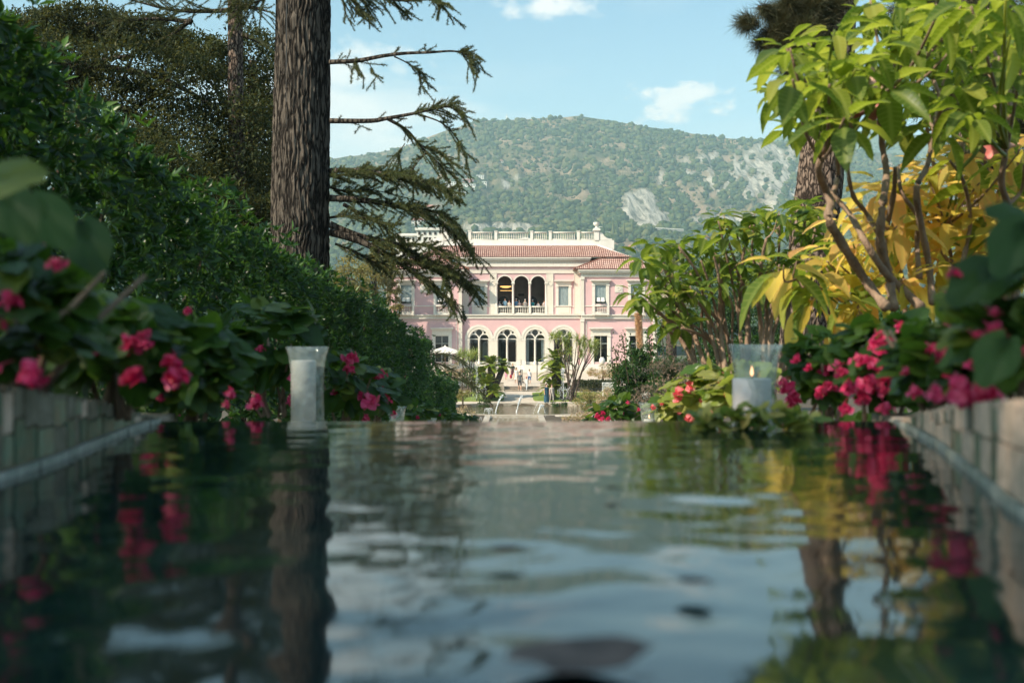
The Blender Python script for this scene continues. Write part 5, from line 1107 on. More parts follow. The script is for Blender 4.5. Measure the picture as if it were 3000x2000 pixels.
# ================================================================ NEAR GARDEN
# ---- tall clipped hedge down the left side, in stepped sections
def leaf_proto(name, mt, nseg=6, wid=.42, droop=.35, fold=.10, wave=.02, uv=True):
    vs = []; uvs = []; fs = []
    for i in range(nseg+1):
        t = i/nseg; wv = wid*(math.sin(PI*t**.8)**.85)*.5+.004; z = -droop*t*t; wy = wave*math.sin(i*2.3)
        for k, s_ in enumerate((-1, 0, 1)): vs.append((s_*wv, t-abs(s_)*.0, z+(fold*wv*2 if s_ else 0)+(wy*s_))); uvs.append((s_*wv, t))
    for i in range(nseg):
        for k in range(2): a = i*3+k; fs.append((a, a+1, a+4, a+3))
    me = bpy.data.meshes.new(name); me.from_pydata(vs, [], fs); l = me.uv_layers.new(name='UVMap')
    for p in me.polygons:
        p.use_smooth = True
        for li, vi in zip(p.loop_indices, p.vertices): l.data[li].uv = uvs[vi]
    me.materials.append(mt); me.update(); return me
M['hedge1'] = M['hedge']
HX = -2.25
sections = [(3.2, 24.6, 'tall dark glossy hedge running down the left side of the cascade', -2.25), (25.6, 31.8, 'second hedge section, lower, past the end of the long hedge', -2.2), (33.5, 44.0, 'third and lowest hedge section beside the canal', -2.15)]
def htop(y): return EYE+np.interp(y, [2, 4.9, 5.9, 7.4, 9, 12, 15.3, 20, 24.5, 24.9, 32, 33, 36, 44], [1.75, 1.45, 1.30, 1.10, .95, .80, .64, .55, .34, .06, -.02, -1.0, -1.2, -1.6])
leafp = [leaf_proto('leaf', M['hedge'], 3, .40, .25, .12, .01), leaf_proto('leaf', M['hedge'], 3, .36, .10, .18, .01)]
for si, (ya, yb_2, lab, hx) in enumerate(sections):
    hd = thing('hedge', (hx-.7, ya, float(gz(ya))-.0), lab, 'hedge', 'hedge sections on the left'); wdt = 1.7
    # leafy sides: right face, top, near and far ends
    dens = [135, 95, 80][si]; C = []; O = []
    def patch(n, fn, o): 
        for _ in range(n): c = fn(); C.append(c); O.append(o)
    Hm = 2.6; ln = yb_2-ya
    wts = lambda y: 1
    n_face = int(ln*Hm*dens); yy = ya+ln*rng.random(n_face)**(1.35 if si == 0 else 1); zt = htop(yy); zb = gz(yy)-.35-(.0); zz = zb+(zt-zb)*rng.random(n_face)**.85
    bump = .35*(fbm(yy*.9+3, zz*1.1+9, 61, 4)-.5); C.append(np.stack([hx+bump-.10*np.abs(rng.normal(size=n_face)), yy, zz], 1)); O.append(np.tile([[.95, -.30, .25]], (n_face, 1)))
    n_top = int(ln*wdt*dens*.8); yy = ya+ln*rng.random(n_top)**(1.35 if si == 0 else 1); xx = hx-wdt*rng.random(n_top); C.append(np.stack([xx, yy, htop(yy)+.30*(fbm(xx*1.3+30, yy*1.1, 62, 4)-.5)-.08*np.abs(rng.normal(size=n_top))], 1)); O.append(np.tile([[.25, -.25, .95]], (n_top, 1)))
    n_end = int(wdt*Hm*dens*1.2); xx = hx-wdt*rng.random(n_end); zt = htop(ya); zz = gz(ya)-.2+(zt-gz(ya)+.2)*rng.random(n_end); C.append(np.stack([xx, ya+.2*(fbm(xx*2, zz*2, 63, 3)-.5)+.08*np.abs(rng.normal(size=n_end)), zz], 1)); O.append(np.tile([[.1, -.95, .3]], (n_end, 1)))
    n_end = n_end//2; xx = hx-wdt*rng.random(n_end); zt = htop(yb_2); zz = gz(yb_2)-.2+(zt-gz(yb_2)+.2)*rng.random(n_end); C.append(np.stack([xx, yb_2+.05*rng.normal(size=n_end), zz], 1)); O.append(np.tile([[.3, .95, .3]], (n_end, 1)))
    # stray shoots standing out of the top
    ns = [300, 60, 50][si]; yy = ya+ln*rng.random(ns)**1.3; xx = hx-.5*rng.random(ns); C.append(np.stack([xx+.08*rng.normal(size=ns), yy, htop(yy)+.10+.12*np.abs(rng.normal(size=ns))], 1)); O.append(np.tile([[.2, -.1, 1]], (ns, 1)))
    C = np.concatenate(C); O = np.concatenate(O); O = nrm(O+.45*rng.normal(size=O.shape)); LL = [.092, .095, .10][si]
    P, D, Nn = rosettes(C, O, 7, LL); dist = np.linalg.norm(P-np.array([0, 0, EYE]), axis=1)
    Ln = LL*rng.uniform(.65, 1.2, len(P))
    if si == 0:
        vis = (P[:, 1] > 4.3) & (P[:, 1] < 9) & (P[:, 0] > hx-.25); cand = np.where(vis)[0]; pick = set(rng.choice(cand, 290, replace=False).tolist())
        for j, i in enumerate(pick): link_mesh('leaf', leafp[j % 2], None, hd, mat4(P[i]+np.array([.03, 0, .01]), D[i], Nn[i], Ln[i]*1.15))
        rest = np.array([i for i in range(len(P)) if i not in pick]); P, D, Nn, Ln = P[rest], D[rest], Nn[rest], Ln[rest]
    leaf_mass('foliage', P, D, Nn, Ln, Ln*.36, TPL4, M['hedge'], hd)
    # inner wood and dense inner leaves
    n_in = int(ln*Hm*50); yy = ya+ln*rng.random(n_in); zt = htop(yy)-.1; zb = gz(yy)-.3; P = np.stack([hx-.30-(wdt-.4)*rng.random(n_in)**2, yy, zb+(zt-zb)*rng.random(n_in)], 1); D = rand_dirs(n_in); leaf_mass('inner_foliage', P, D, nrm(np.array([[1, -.3, .3]])+.6*rng.normal(size=(n_in, 3))), .17, .11, TPL4, M['hedge'], hd)
    q = MB()
    for y in np.arange(ya+.3, yb_2, .8):
        b_ = Vector((hx-.8, y, float(gz(y))-.1)); zt_ = float(htop(y))-.15; q.tube([b_, b_+Vector((.1, .1, (zt_-b_.z)*.5)), Vector((hx-.5, y+.2, zt_))], [.04, .03, .012], 5); q.tube([b_+Vector((0, 0, .3)), Vector((hx-.25, y-.2, b_.z+1.2))], [.025, .008], 5)
    q.build('branches', M['twig'], hd)

# ---- ground cover along the hedge foot
gc = []
n = 3600; yy = 3+40*rng.random(n)**1.5; P = np.stack([-1.05-1.2*rng.random(n), yy, gz(yy)-.0+.10*rng.random(n)], 1)
leaf_mass('ground_cover', P, nrm(rand_dirs(n)+np.array([0, 0, .6])), nrm(rand_dirs(n)*.6+np.array([0, 0, 1])), .12, .08, TPL4, M['dark_leaf'])
n = 17000; yy = -1+44*rng.random(n)**1.7; xx = 1.15+6.5*rng.random(n)**1.4; P = np.stack([xx, yy, ground_z(xx, yy)+.16*rng.random(n)], 1)
leaf_mass('ground_cover', P, nrm(rand_dirs(n)+np.array([0, 0, .6])), nrm(rand_dirs(n)*.6+np.array([0, 0, 1])), .095, .06, TPL4, M['dark_leaf'])
n = 5000; xx = -1.1-1.2*rng.random(n); yy = -1+4.4*rng.random(n); P = np.stack([xx, yy, ground_z(xx, yy)+.12*rng.random(n)], 1)
leaf_mass('ground_cover', P, nrm(rand_dirs(n)+np.array([0, 0, .6])), nrm(rand_dirs(n)*.6+np.array([0, 0, 1])), .10, .07, TPL4, M['dark_leaf'])

# ---- the big conifer on the left
ct = thing('cedar_tree', W(690, 700, 16), 'huge dark conifer trunk with drooping boughs rising behind the hedge', 'tree')
d0 = 16.0; seg, rings = 260, 420; ang = np.arange(seg)/seg*2*PI; zt_, zb_ = W(0, -330, d0).z, W(0, 900, d0).z; hz_ = np.linspace(zb_, zt_, rings)
A, H = np.meshgrid(ang, hz_); yv = (EYE-H)/d0*F; ypx = (1000+yv)/1.27551
cxp = np.interp(ypx, [-330, -50, 150, 350, 570, 900], [701, 698, 695, 691, 689, 688]); rp = np.interp(ypx, [-330, -50, 100, 350, 570, 900], [58, 61, 62, 65, 66, 72]); Rr = rp*1.27551/F*d0
per = lambda a, k: a/(2*PI)*k
fx = np.cos(A)*7.0; fy = np.sin(A)*7.0
def n3(a, z, ka, kz, sd_): return fbm(np.cos(a)*ka+50, np.sin(a)*ka+z*kz+50, sd_, 4)*.5+fbm(np.sin(a)*ka*1.3+20+z*kz*.4, np.cos(a)*ka*.9+z*kz+9, sd_+1, 4)*.5
arc_ = A/(2*PI)*42+(fbm(H*2.2+5, A*0+3, 70, 3)-.5)*2.4+(n3(A, H, 2.2, 1.0, 71)-.5)*5
rid = np.abs((arc_ % 1)-.5)*2; plate = n3(A, H, 9, 8.0, 75); crack = np.clip((plate-.40)*7, 0, 1)
dispR = .030*(rid**.6)*(.35+.65*crack)+.010*(n3(A, H, 20, 16, 80)-.5)
RRR = Rr-.02+dispR; cxw = (cxp*1.27551-1500)/F*d0
V = np.stack([cxw+RRR*np.cos(A), d0+RRR*np.sin(A), H], -1).reshape(-1, 3); j, i = np.meshgrid(np.arange(rings-1), np.arange(seg), indexing='ij'); a0 = j*seg+i; a1 = j*seg+(i+1) % seg
np_mesh('trunk', V, np.stack([a0, a1, a1+seg, a0+seg], -1).reshape(-1, 4), M['bark'], ct, True)
MB().tube(smooth_path([W(661, 900, d0-.36), W(661, 560, d0-.36), W(658, 200, d0-.34), W(659, -200, d0-.33)], 4), .012, 5).build('cable', M['metal'], ct)
def needles_on(segs, m, parent, ln=.036, per=13, w_=.0075, name='needles', spread=1.0):
    "tufts of short needles along twig segments"
    P = []; D = []
    for a, b_ in segs:
        a = np.array(a); b_ = np.array(b_); L_ = np.linalg.norm(b_-a); k = max(2, int(L_/.022)); t = rng.random(k*per); P.append(a+(b_-a)*t[:, None]); D.append(nrm(rand_dirs(k*per)*spread+(b_-a)/max(L_, 1e-6)*.7))
    P = np.concatenate(P); D = np.concatenate(D); return leaf_mass(name, P, D, rand_dirs(len(P)), ln*rng.uniform(.7, 1.3, len(P)), w_, TPLN, m, parent)
def bough(pts, r0, parent, start=.45, dens=26, hang=.30, d=15.8, side=1.0, m=None, lift=.08, dd=0, up=.5, scale=1.0):
    "a branch with drooping side sprays; pts in view pixels"
    n_ = len(pts); path = smooth_path([W(x, y, d+dd*i/(n_-1)) for i, (x, y) in enumerate(pts)], 6)
    br = MB().tube(path, [max(.006, r0*(1-.85*k/(len(path)-1))) for k in range(len(path))], 7); segs = []; tw = MB(); total = sum((path[i+1]-path[i]).length for i in range(len(path)-1)); k_t = int(total*(1-start)*dens*1.05); hang = hang*.55
    for _ in range(k_t):
        t = start+(1-start)*rng.random(); f_ = t*(len(path)-1); i = min(int(f_), len(path)-2); p = path[i].lerp(path[i+1], f_-i); tg = (path[i+1]-path[i]).normalized()
        kind = rng.random(); sd_ = Vector((rng.normal()*.2, rng.normal()*.9*side, 0))
        if kind < up: q_ = p+(tg*.10+Vector((rng.normal()*.04, rng.normal()*.1, .04+.06*rng.random())))*scale*1.2; segs.append((p, q_)); tw.tube([p, q_], [.005, .002], 3, False)
        else:
            L_ = hang*rng.uniform(.25, 1.0)*scale; q1 = p+(tg*.12+sd_*.25+Vector((0, 0, -.02)))*scale; q2 = q1+tg*(.08*scale+L_*.7)+Vector((rng.normal()*.07*scale, sd_.y*.2, -L_*.62)); tw.tube([p, q1, q2], [.006, .004, .002], 3, False); segs += [(p, q1), (q1, q2)]
            if rng.random() < .5: q3 = q1.lerp(q2, .4)+Vector((rng.normal()*.08, rng.normal()*.05, -.10*scale)); segs.append((q1.lerp(q2, .3), q3))
    o = br.build('bough', M['bark'], parent, True); tw.build('twigs', M['twig'], o)['kind'] = 'stuff'; needles_on(segs, m or M['needle'], o, name='needles'); return o
bough([(757, 143), (820, 140), (880, 129), (930, 123), (985, 121), (1040, 118), (1072, 126), (1084, 146)], .035, ct, .74, 60, .30, dd=-.5)
bough([(770, 143), (840, 134), (930, 123), (985, 121)], .004, ct, .0, 9, .30)
bough([(770, 278), (850, 278), (890, 272)], .004, ct, .0, 6, .25)
bough([(900, 278), (940, 304), (975, 345), (1010, 376)], .004, ct, .0, 16, .35)
bough([(905, 130), (930, 142), (955, 158), (966, 178)], .012, ct, .35, 50, .25, dd=.1)
bough([(800, 142), (812, 136), (820, 150), (822, 172)], .008, ct, .3, 26, .2); bough([(840, 138), (850, 150), (856, 165)], .008, ct, .3, 22, .2)
bough([(757, 278), (850, 278), (890, 272), (945, 262), (1000, 250), (1040, 244), (1060, 262)], .038, ct, .50, 42, .30, dd=-.4)
bough([(890, 273), (935, 300), (965, 335), (1000, 368), (1035, 400)], .026, ct, .42, 26, .40, dd=.3)
bough([(960, 262), (1010, 280), (1040, 305), (1056, 330)], .014, ct, .3, 32, .40)
bough([(965, 335), (1000, 345), (1032, 370)], .012, ct, .1, 40, .28); bough([(930, 330), (922, 342), (912, 360)], .008, ct, .1, 40, .18); bough([(978, 352), (960, 372), (945, 395)], .010, ct, .1, 36, .25)
for pts, r0, st_, dn, hg in (([(757, 392), (830, 392), (900, 402), (960, 412), (1000, 425), (1035, 440)], .04, .05, 60, .40), ([(757, 405), (810, 400), (870, 398), (930, 408)], .02, .0, 55, .30),
        ([(757, 455), (850, 462), (930, 478), (1000, 505), (1050, 545), (1078, 578)], .05, .10, 48, .38), ([(790, 470), (830, 492), (880, 520), (930, 560)], .03, .1, 34, .35), ([(900, 475), (960, 478), (1010, 492), (1045, 520)], .025, .0, 55, .35),
        ([(757, 515), (820, 540), (900, 560), (960, 585), (1010, 612), (1062, 640), (1085, 662)], .05, .2, 46, .34), ([(757, 532), (830, 555), (900, 592), (960, 632), (1000, 662), (1040, 695)], .06, .2, 48, .36),
        ([(850, 560), (920, 560), (985, 566), (1035, 590)], .02, .0, 50, .30), ([(880, 590), (950, 600), (1010, 620), (1072, 648)], .02, .0, 60, .30), ([(757, 500), (800, 496), (860, 505), (905, 520)], .02, .1, 40, .35), ([(770, 560), (810, 575), (850, 598), (880, 605)], .018, .0, 36, .3),
        ([(757, 430), (800, 440), (850, 436), (900, 446)], .02, .0, 45, .30), ([(940, 590), (990, 600), (1020, 625), (1030, 660)], .02, .0, 55, .25)):
    bough(pts, r0, ct, st_, dn, hg, dd=rng.normal()*.5, d=15.9)
bough([(755, -70), (800, -30), (860, -8), (930, 2), (990, 0), (1008, 12)], .035, ct, .15, 55, .28, dd=-.3); bough([(757, -60), (790, -20), (815, 10), (830, 30)], .03, ct, .15, 46, .28); bough([(755, -40), (780, -10), (792, 10)], .02, ct, .1, 40, .25)
bough([(630, -40), (590, -20), (560, -5), (540, 10)], .03, ct, .0, 50, .4); bough([(632, -30), (600, 0), (575, 10)], .02, ct, .0, 50, .4)
# low bough of another conifer past the hedge end
c2 = thing('conifer_bough', W(990, 830, 48), 'low drooping conifer bough at the end of the hedge near the canal', 'tree', None)
MB().tube([gxyz(985, 48.5), W(985, 800, 48.5)], [.12, .05], 8).build('trunk', M['bark'], c2, True)
for pts in ([(985, 815), (1020, 812), (1052, 822), (1070, 838)], [(985, 830), (1020, 840), (1055, 858), (1082, 880)], [(1000, 850), (1040, 866), (1085, 885), (1105, 900)], [(985, 822), (1010, 850), (1030, 868)]): bough(pts, .05, c2, .0, 26, .5, 48, m=M['needle'], scale=1.6)

# ---- trees behind the hedge, left
def E2(x, y, rx, ry, d=21): return E(x, y, d, rx, ry)
t2 = thing('conifer_tree', gxyz(540, 21), 'slim conifer with straight bare trunk and drooping tips left of the big trunk', 'tree', 'trees behind the hedge')
MB().tube([gxyz(545, 21), W(545, 420, 21), W(541, 180, 21), W(540, -60, 21), W(540, -400, 21)], [.17, .16, .145, .135, .12], 14).build('trunk', M['pinebark'], t2, True)
for pts in ([(540, 22), (480, 26), (400, 24), (330, 8), (280, -5)], [(440, 52), (380, 44), (300, 45), (262, 42)], [(440, 45), (415, 65), (390, 85), (378, 110)], [(556, 15), (590, 20), (625, 30)], [(540, -20), (470, -15), (400, -30)], [(556, 80), (590, 95), (628, 120)]): bough(pts, .05, t2, .15, 22, .55, 20.5, scale=1.5)
tree('evergreen_oak', 'spreading small-leaved evergreen with dark crown behind the hedge', 'tree', gxyz(330, 22), [E2(120, 150, 120, 70), E2(60, 110, 90, 60), E2(300, 150, 110, 55), E2(430, 200, 100, 70), E2(230, 300, 150, 100), E2(400, 360, 150, 110), E2(560, 330, 90, 120)], 42000, .085, .42, M['oak'], M['bark'], .22, 'trees behind the hedge', 9, spread=.22)
tree('evergreen_oak', 'evergreen with sky showing through its thin leaves beside the big trunk', 'tree', gxyz(590, 24), [E2(580, 140, 60, 70, 24), E2(590, 260, 60, 70, 24), E2(480, 140, 70, 40, 24), E2(600, 420, 70, 90, 24), E2(500, 450, 110, 90, 24), E2(640, 300, 40, 90, 24)], 26000, .095, .42, M['oak'], M['bark'], .2, 'trees behind the hedge', 6, spread=.26)
tree('evergreen_oak', 'olive-brown lit treetop at the upper left', 'tree', gxyz(150, 27), [E2(200, 60, 110, 36, 27), E2(330, 75, 100, 30, 27), E2(100, 70, 90, 36, 27), E2(430, 105, 80, 26, 27)], 20000, .105, .42, M['oak'], M['bark'], .2, 'trees behind the hedge', 6, spread=.3)
tree('evergreen_oak', 'dark low evergreen mass just above the hedge top', 'tree', gxyz(420, 18), [E2(420, 470, 160, 90, 18), E2(560, 520, 110, 70, 18), E2(300, 380, 140, 90, 18), E2(650, 520, 60, 60, 19)], 26000, .08, .42, M['oak'], M['bark'], .15, 'trees behind the hedge', 6, spread=.22)
tree('evergreen_oak', 'large unseen tree added left of the upper basin to shade it', 'tree', Vector((-6.6, -1.6, 4.8)), [((-6.4, -1.8, 9.6), (2.6, 2.4, 1.8)), ((-4.9, -2.6, 9.4), (1.8, 1.8, 1.4)), ((-3.5, -.6, 9.5), (1.5, 1.3, .9)), ((-7.6, -.8, 9.2), (2, 2, 1.6))], 11000, .15, .5, M['oak'], M['bark'], .3, 'trees behind the hedge', 6, spread=.25)  # out of view; crown placed and thinned to shade the basin banks

# ---- pine on the right
pt_ = thing('pine_tree', W(1850, 900, 11.5), 'leaning pine trunk with flaking grey bark behind the flowering shrub', 'tree')
pp_ = smooth_path([W(1838, 900, 11.5), W(1850, 760, 11.5), W(1862, 620, 11.5), W(1872, 500, 11.5), W(1885, 400, 11.5), W(1898, 300, 11.5), W(1908, 180, 11.5), W(1914, 60, 11.5), W(1918, -60, 11.5), W(1922, -300, 11.5)], 14)
seg = 90; V = []; 
for k, p in enumerate(pp_):
    r = (.235-.05*k/len(pp_)); a = np.arange(seg)/seg*2*PI; zz = np.full(seg, p.z); cell = n3(a, zz, 5, 6.5, 90); fine = n3(a, zz, 14, 20, 93); rr_ = r+.022*np.clip((cell-.40)*6, 0, 1)+.008*(fine-.5)
    V.append(np.stack([p.x+rr_*np.cos(a), p.y+rr_*np.sin(a), np.full(seg, p.z)], 1))
V = np.concatenate(V); rings = len(pp_); j, i = np.meshgrid(np.arange(rings-1), np.arange(seg), indexing='ij'); a0 = j*seg+i; a1 = j*seg+(i+1) % seg
np_mesh('trunk', V, np.stack([a0, a1, a1+seg, a0+seg], -1).reshape(-1, 4), M['pinebark'], pt_, True)
def pine_crown(name, ells, n_t, parent, m, ln=.11, ntuft=26, w_=.004):
    P, od = crown_points(ells, n_t, spread=.34, shell=.2); C = np.repeat(P, ntuft, 0); ax_ = np.repeat(nrm(od+rand_dirs(n_t)*.6), ntuft, 0); D = nrm(rand_dirs(len(C))*.8+ax_*.7); return leaf_mass(name, C+D*.01, D, rand_dirs(len(C)), ln*rng.uniform(.7, 1.2, len(C)), w_, TPLN, m, parent)
pine_crown('crown', [E(1830+rng.normal()*45, 30+rng.normal()*45, 11.3, rng.uniform(18, 42), rng.uniform(12, 26)) for _ in range(26)]+[E(1752, 150, 11.5, 12, 9), E(1728, 15, 11.4, 18, 14), E(1765, 120, 11.3, 24, 22), E(1820, 150, 11.4, 30, 24), E(1790, 105, 11.3, 34, 26), E(1840, 110, 11.3, 30, 40), E(1750, 60, 11.3, 26, 30)], 3600, pt_, M['pine'], .16, 11, .005)
for pts in ([(1905, 60), (1860, 40), (1800, 30), (1740, 15)], [(1905, 150), (1850, 130), (1790, 100), (1745, 90)], [(1912, 20), (1870, -10), (1800, -30)]):
    path = smooth_path([W(x, y, 11.4) for x, y in pts], 5); MB().tube(path, [.05*(1-.8*k/(len(path)-1)) for k in range(len(path))], 7).build('branch', M['twig'], pt_, True)
tp2 = thing('pine_tree', gxyz(2250, 15), 'dark dense pine crown at the upper right behind the flowering shrub', 'tree')
MB().tube([gxyz(2250, 15), W(2240, 400, 15), W(2230, 100, 15), W(2220, -200, 15)], [.25, .22, .18, .1], 12).build('trunk', M['pinebark'], tp2, True)
pine_crown('crown', [E(2200, 60, 15, 100, 80), E(2300, 100, 15, 100, 100), E(2260, 240, 15, 110, 90), E(2340, 330, 15, 70, 80), E(2100, 20, 15, 60, 50), E(2230, 340, 15, 60, 40), E(2080, 130, 15, 40, 60), E(2360, 200, 15, 60, 100)]+[E(rng.uniform(2050, 2352), rng.uniform(-20, 400), 15, 30, 22) for _ in range(22)], 7500, tp2, M['pine'], .17, 14, .006)
for pts in ([(2235, 200), (2290, 160), (2350, 130)], [(2235, 150), (2170, 100), (2110, 60)], [(2238, 300), (2300, 290), (2360, 320)]):
    path = smooth_path([W(x, y, 15) for x, y in pts], 5); MB().tube(path, [.06*(1-.8*k/(len(path)-1)) for k in range(len(path))], 7).build('branch', M['twig'], tp2, True)

# ---- angel's trumpet shrubs
M['brug'] = leaf_mat('angel_trumpet_leaf', [(.035, .078, .012), (.07, .13, .016), (.14, .19, .022), (.33, .33, .05)], .42, .5, (.42, .50, .02), .35, veins=.32, ramp_pos=[0, .4, .8, 1])
M['brugdark'] = leaf_mat('angel_trumpet_leaf_dark', [(.022, .060, .010), (.045, .10, .014), (.10, .16, .018), (.30, .27, .035)], .42, .42, (.32, .42, .02), .32, veins=.28, ramp_pos=[0, .45, .85, 1])
M['brugyel'] = leaf_mat('yellowing_leaf', [(.22, .27, .03), (.48, .42, .07), (.64, .44, .11), (.68, .36, .15)], .5, .6, (.82, .56, .09), .35, veins=.3)
lg = [leaf_proto('leaf', M['brug'], 7, .44, .32, .16, .012), leaf_proto('leaf', M['brug'], 7, .38, .55, .22, .015), leaf_proto('leaf', M['brug'], 7, .50, .18, .10, .018), leaf_proto('leaf', M['brug'], 7, .34, .42, .30, .02)]
ld = [m_.copy() for m_ in lg]; ly = [m_.copy() for m_ in lg]
for m_ in ld: m_.materials[0] = M['brugdark']
for m_ in ly: m_.materials[0] = M['brugyel']
def whorl(c, n, L_, droop=(-.75, .45), cone=None):
    out = []
    for i in range(n):
        a = i*2.4+rng.random()*.8; el = droop[1]-(droop[1]-droop[0])*((i/n)**.8)+rng.normal()*.12; d = Vector((math.cos(a)*math.cos(el), math.sin(a)*math.cos(el), math.sin(el))); upv = Vector((0, 0, 1)) if abs(d.z) < .9 else Vector((math.cos(a), math.sin(a), .3)); nn = upv+Vector(rng.normal(size=3))*.22
        out.append(mat4(Vector(c)+d*L_*.22+Vector((0, 0, -.02*i*L_/2)), d, nn, L_*rng.uniform(.65, 1.2)*(1-.35*(i < 2))))
    return out
def shrub_big(lab, base, stems, whorls, protos, d, Lf, nleaf, stem_r, droop=(-.9, .5), cat='shrub', name='angels_trumpet', dj=.5, petiole=True, group=None, twig_from=None):
    t = thing(name, base, lab, cat, group); ends = []
    for st_, dd, r in stems:
        path = smooth_path([W(x, y, d+dd+.15*math.sin(i*1.7)) for i, (x, y) in enumerate(st_)], 5); n_ = len(path)
        rr = [.72*r*(1-.55*k/(n_-1))*(1+.10*math.sin(k*2.1)+.06*rng.normal()) for k in range(n_)]; MB().tube(path, rr, 10).build('stem', M['stem'], t, True); ends += path[n_//2:]
    cnt = 0; mats = []
    for (x, y) in whorls:
        c = W(x, y, d+rng.normal()*dj); e = min(ends, key=lambda q_: (q_-c).length+max(0, q_.z-c.z)*2); mid = e.lerp(c, .5)+Vector((rng.normal()*.02, 0, -.04)); MB().tube(smooth_path([e, mid, c], 3), [stem_r*.5, stem_r*.45, stem_r*.42, stem_r*.38, stem_r*.33, stem_r*.3, stem_r*.22][:7], 6).build('twig', M['stem'] if rng.random() < .6 else M['brugdark'], t, True)
        mats += whorl(c, nleaf, Lf*rng.uniform(.8, 1.15), droop)
    mats.sort(key=lambda m_: -m_.col[1].length)
    for j, m_ in enumerate(mats[:298]): link_mesh('leaf', protos[j % len(protos)], None, t, m_)
    if mats[298:]:
        V = []; Fq = []; UV = []; src = protos[0]; sv = np.array([v.co[:] for v in src.vertices]); sf = np.array([list(p.vertices) for p in src.polygons]); uvv = np.zeros((len(sv), 2))
        for p in src.polygons:
            for li, vi in zip(p.loop_indices, p.vertices): uvv[vi] = src.uv_layers[0].data[li].uv[:]
        for m_ in mats[298:]: a = np.array(m_); Fq.append(sf+len(V)*len(sv)); V.append(sv@a[:3, :3].T+a[:3, 3]); UV.append(uvv)
        tag(np_mesh('foliage', np.concatenate(V), np.concatenate(Fq), src.materials[0], t, True, np.concatenate(UV)), kind='stuff')
    return t
D1 = 4.6
stems1 = [([(2035, 705), (1985, 640), (1925, 545), (1903, 500), (1908, 465), (1893, 430), (1880, 385), (1898, 335), (1886, 290), (1880, 240)], 0, .030),
          ([(2115, 705), (2062, 655), (2030, 622), (1990, 560), (1952, 492), (1905, 440)], .15, .028),
          ([(2052, 705), (2042, 640), (2022, 560), (2026, 480), (2036, 400), (2026, 330), (2020, 250), (2032, 190)], .1, .030),
          ([(2045, 640), (2030, 560), (2052, 450), (2056, 385)], .4, .026), ([(2030, 560), (1990, 490), (1960, 450), (1948, 380), (1960, 300)], .3, .018),
          ([(2142, 695), (2132, 600), (2112, 500), (2106, 430), (2130, 380), (2146, 300), (2162, 240), (2142, 180)], .2, .024),
          ([(2112, 640), (2106, 560), (2108, 500), (2070, 440), (2065, 380)], .45, .02),
          ([(2200, 640), (2228, 520), (2214, 420), (2182, 370)], .5, .018), ([(2322, 560), (2318, 480), (2300, 420), (2312, 340), (2322, 250), (2300, 150)], -.1, .022), ([(2300, 480), (2345, 440), (2352, 380)], .1, .015),
          ([(1908, 465), (1925, 400), (1922, 330), (1950, 260)], .25, .018)]
wh1 = [(1805, 110), (1878, 118), (1848, 175), (1790, 215), (1835, 250), (1812, 290), (1880, 250), (1905, 195), (1930, 110), (1965, 160), (2010, 110), (2040, 55), (1985, 30), (2095, 95), (2140, 45), (2180, 120), (2080, 185), (2130, 200), (2205, 190), (2250, 55), (2290, 130), (2335, 40), (2345, 160), (1930, 270), (1985, 250), (2075, 275), (2160, 290), (2230, 260), (2300, 240), (1955, 215), (1875, 190), (2210, 10), (2060, 5), (2310, 0)]
bt = shrub_big('tall sunlit angel-trumpet shrub with big drooping green leaves', W(2080, 720, D1), stems1, wh1+[(x+rng.normal()*26, y+rng.normal()*24) for x, y in wh1 if y < 250], lg, D1, .150, 9, .018, (-.85, .75))
shrub_big('glowing yellow-leaved shrub behind the bare brown stems', W(2180, 700, 5.6), [([(2200, 720), (2190, 620), (2170, 520)], 0, .02), ([(2260, 720), (2270, 600), (2290, 480)], 0, .02), ([(2080, 720), (2070, 620), (2050, 540)], .1, .018), ([(2000, 700), (1985, 640), (1960, 560)], .1, .015)],
          [(2200, 390), (2250, 420), (2290, 380), (2160, 430), (2230, 470), (2180, 500), (2280, 470), (2100, 470), (2060, 520), (2000, 540), (1960, 560), (2140, 540), (2220, 560), (2090, 580), (2010, 610), (1960, 640), (2180, 610), (2080, 640), (2150, 660), (2280, 540), (2330, 430), (2000, 480), (1940, 500), (1930, 610), (2060, 450), (2120, 380), (2080, 400), (2170, 380), (2210, 350), (2270, 350), (2310, 390), (2030, 420), (2250, 500), (2310, 520), (2340, 450), (2120, 500), (2030, 570), (2160, 580), (2300, 600), (2230, 630), (2270, 600), (2340, 350)], [ly[0], ly[1], lg[0], ly[2], ly[3], ly[1], ly[0]], 5.6, .20, 10, .016, (-.9, .8), name='yellowing_shrub', dj=.35)
shrub_big('lime green leaves low between the stems and the smaller shrub', W(1950, 720, 5.2), [([(1985, 740), (1930, 690), (1880, 660), (1830, 640)], 0, .012), ([(1985, 740), (1950, 660), (1900, 600)], 0, .012)],
          [(1850, 640), (1830, 600), (1885, 585), (1905, 655), (1870, 680), (1950, 690), (1800, 610), (1925, 580), (1990, 680)], ly[:2]+lg[:2], 5.2, .20, 7, .012, (-1.1, .7), name='young_angels_trumpet', dj=.2)
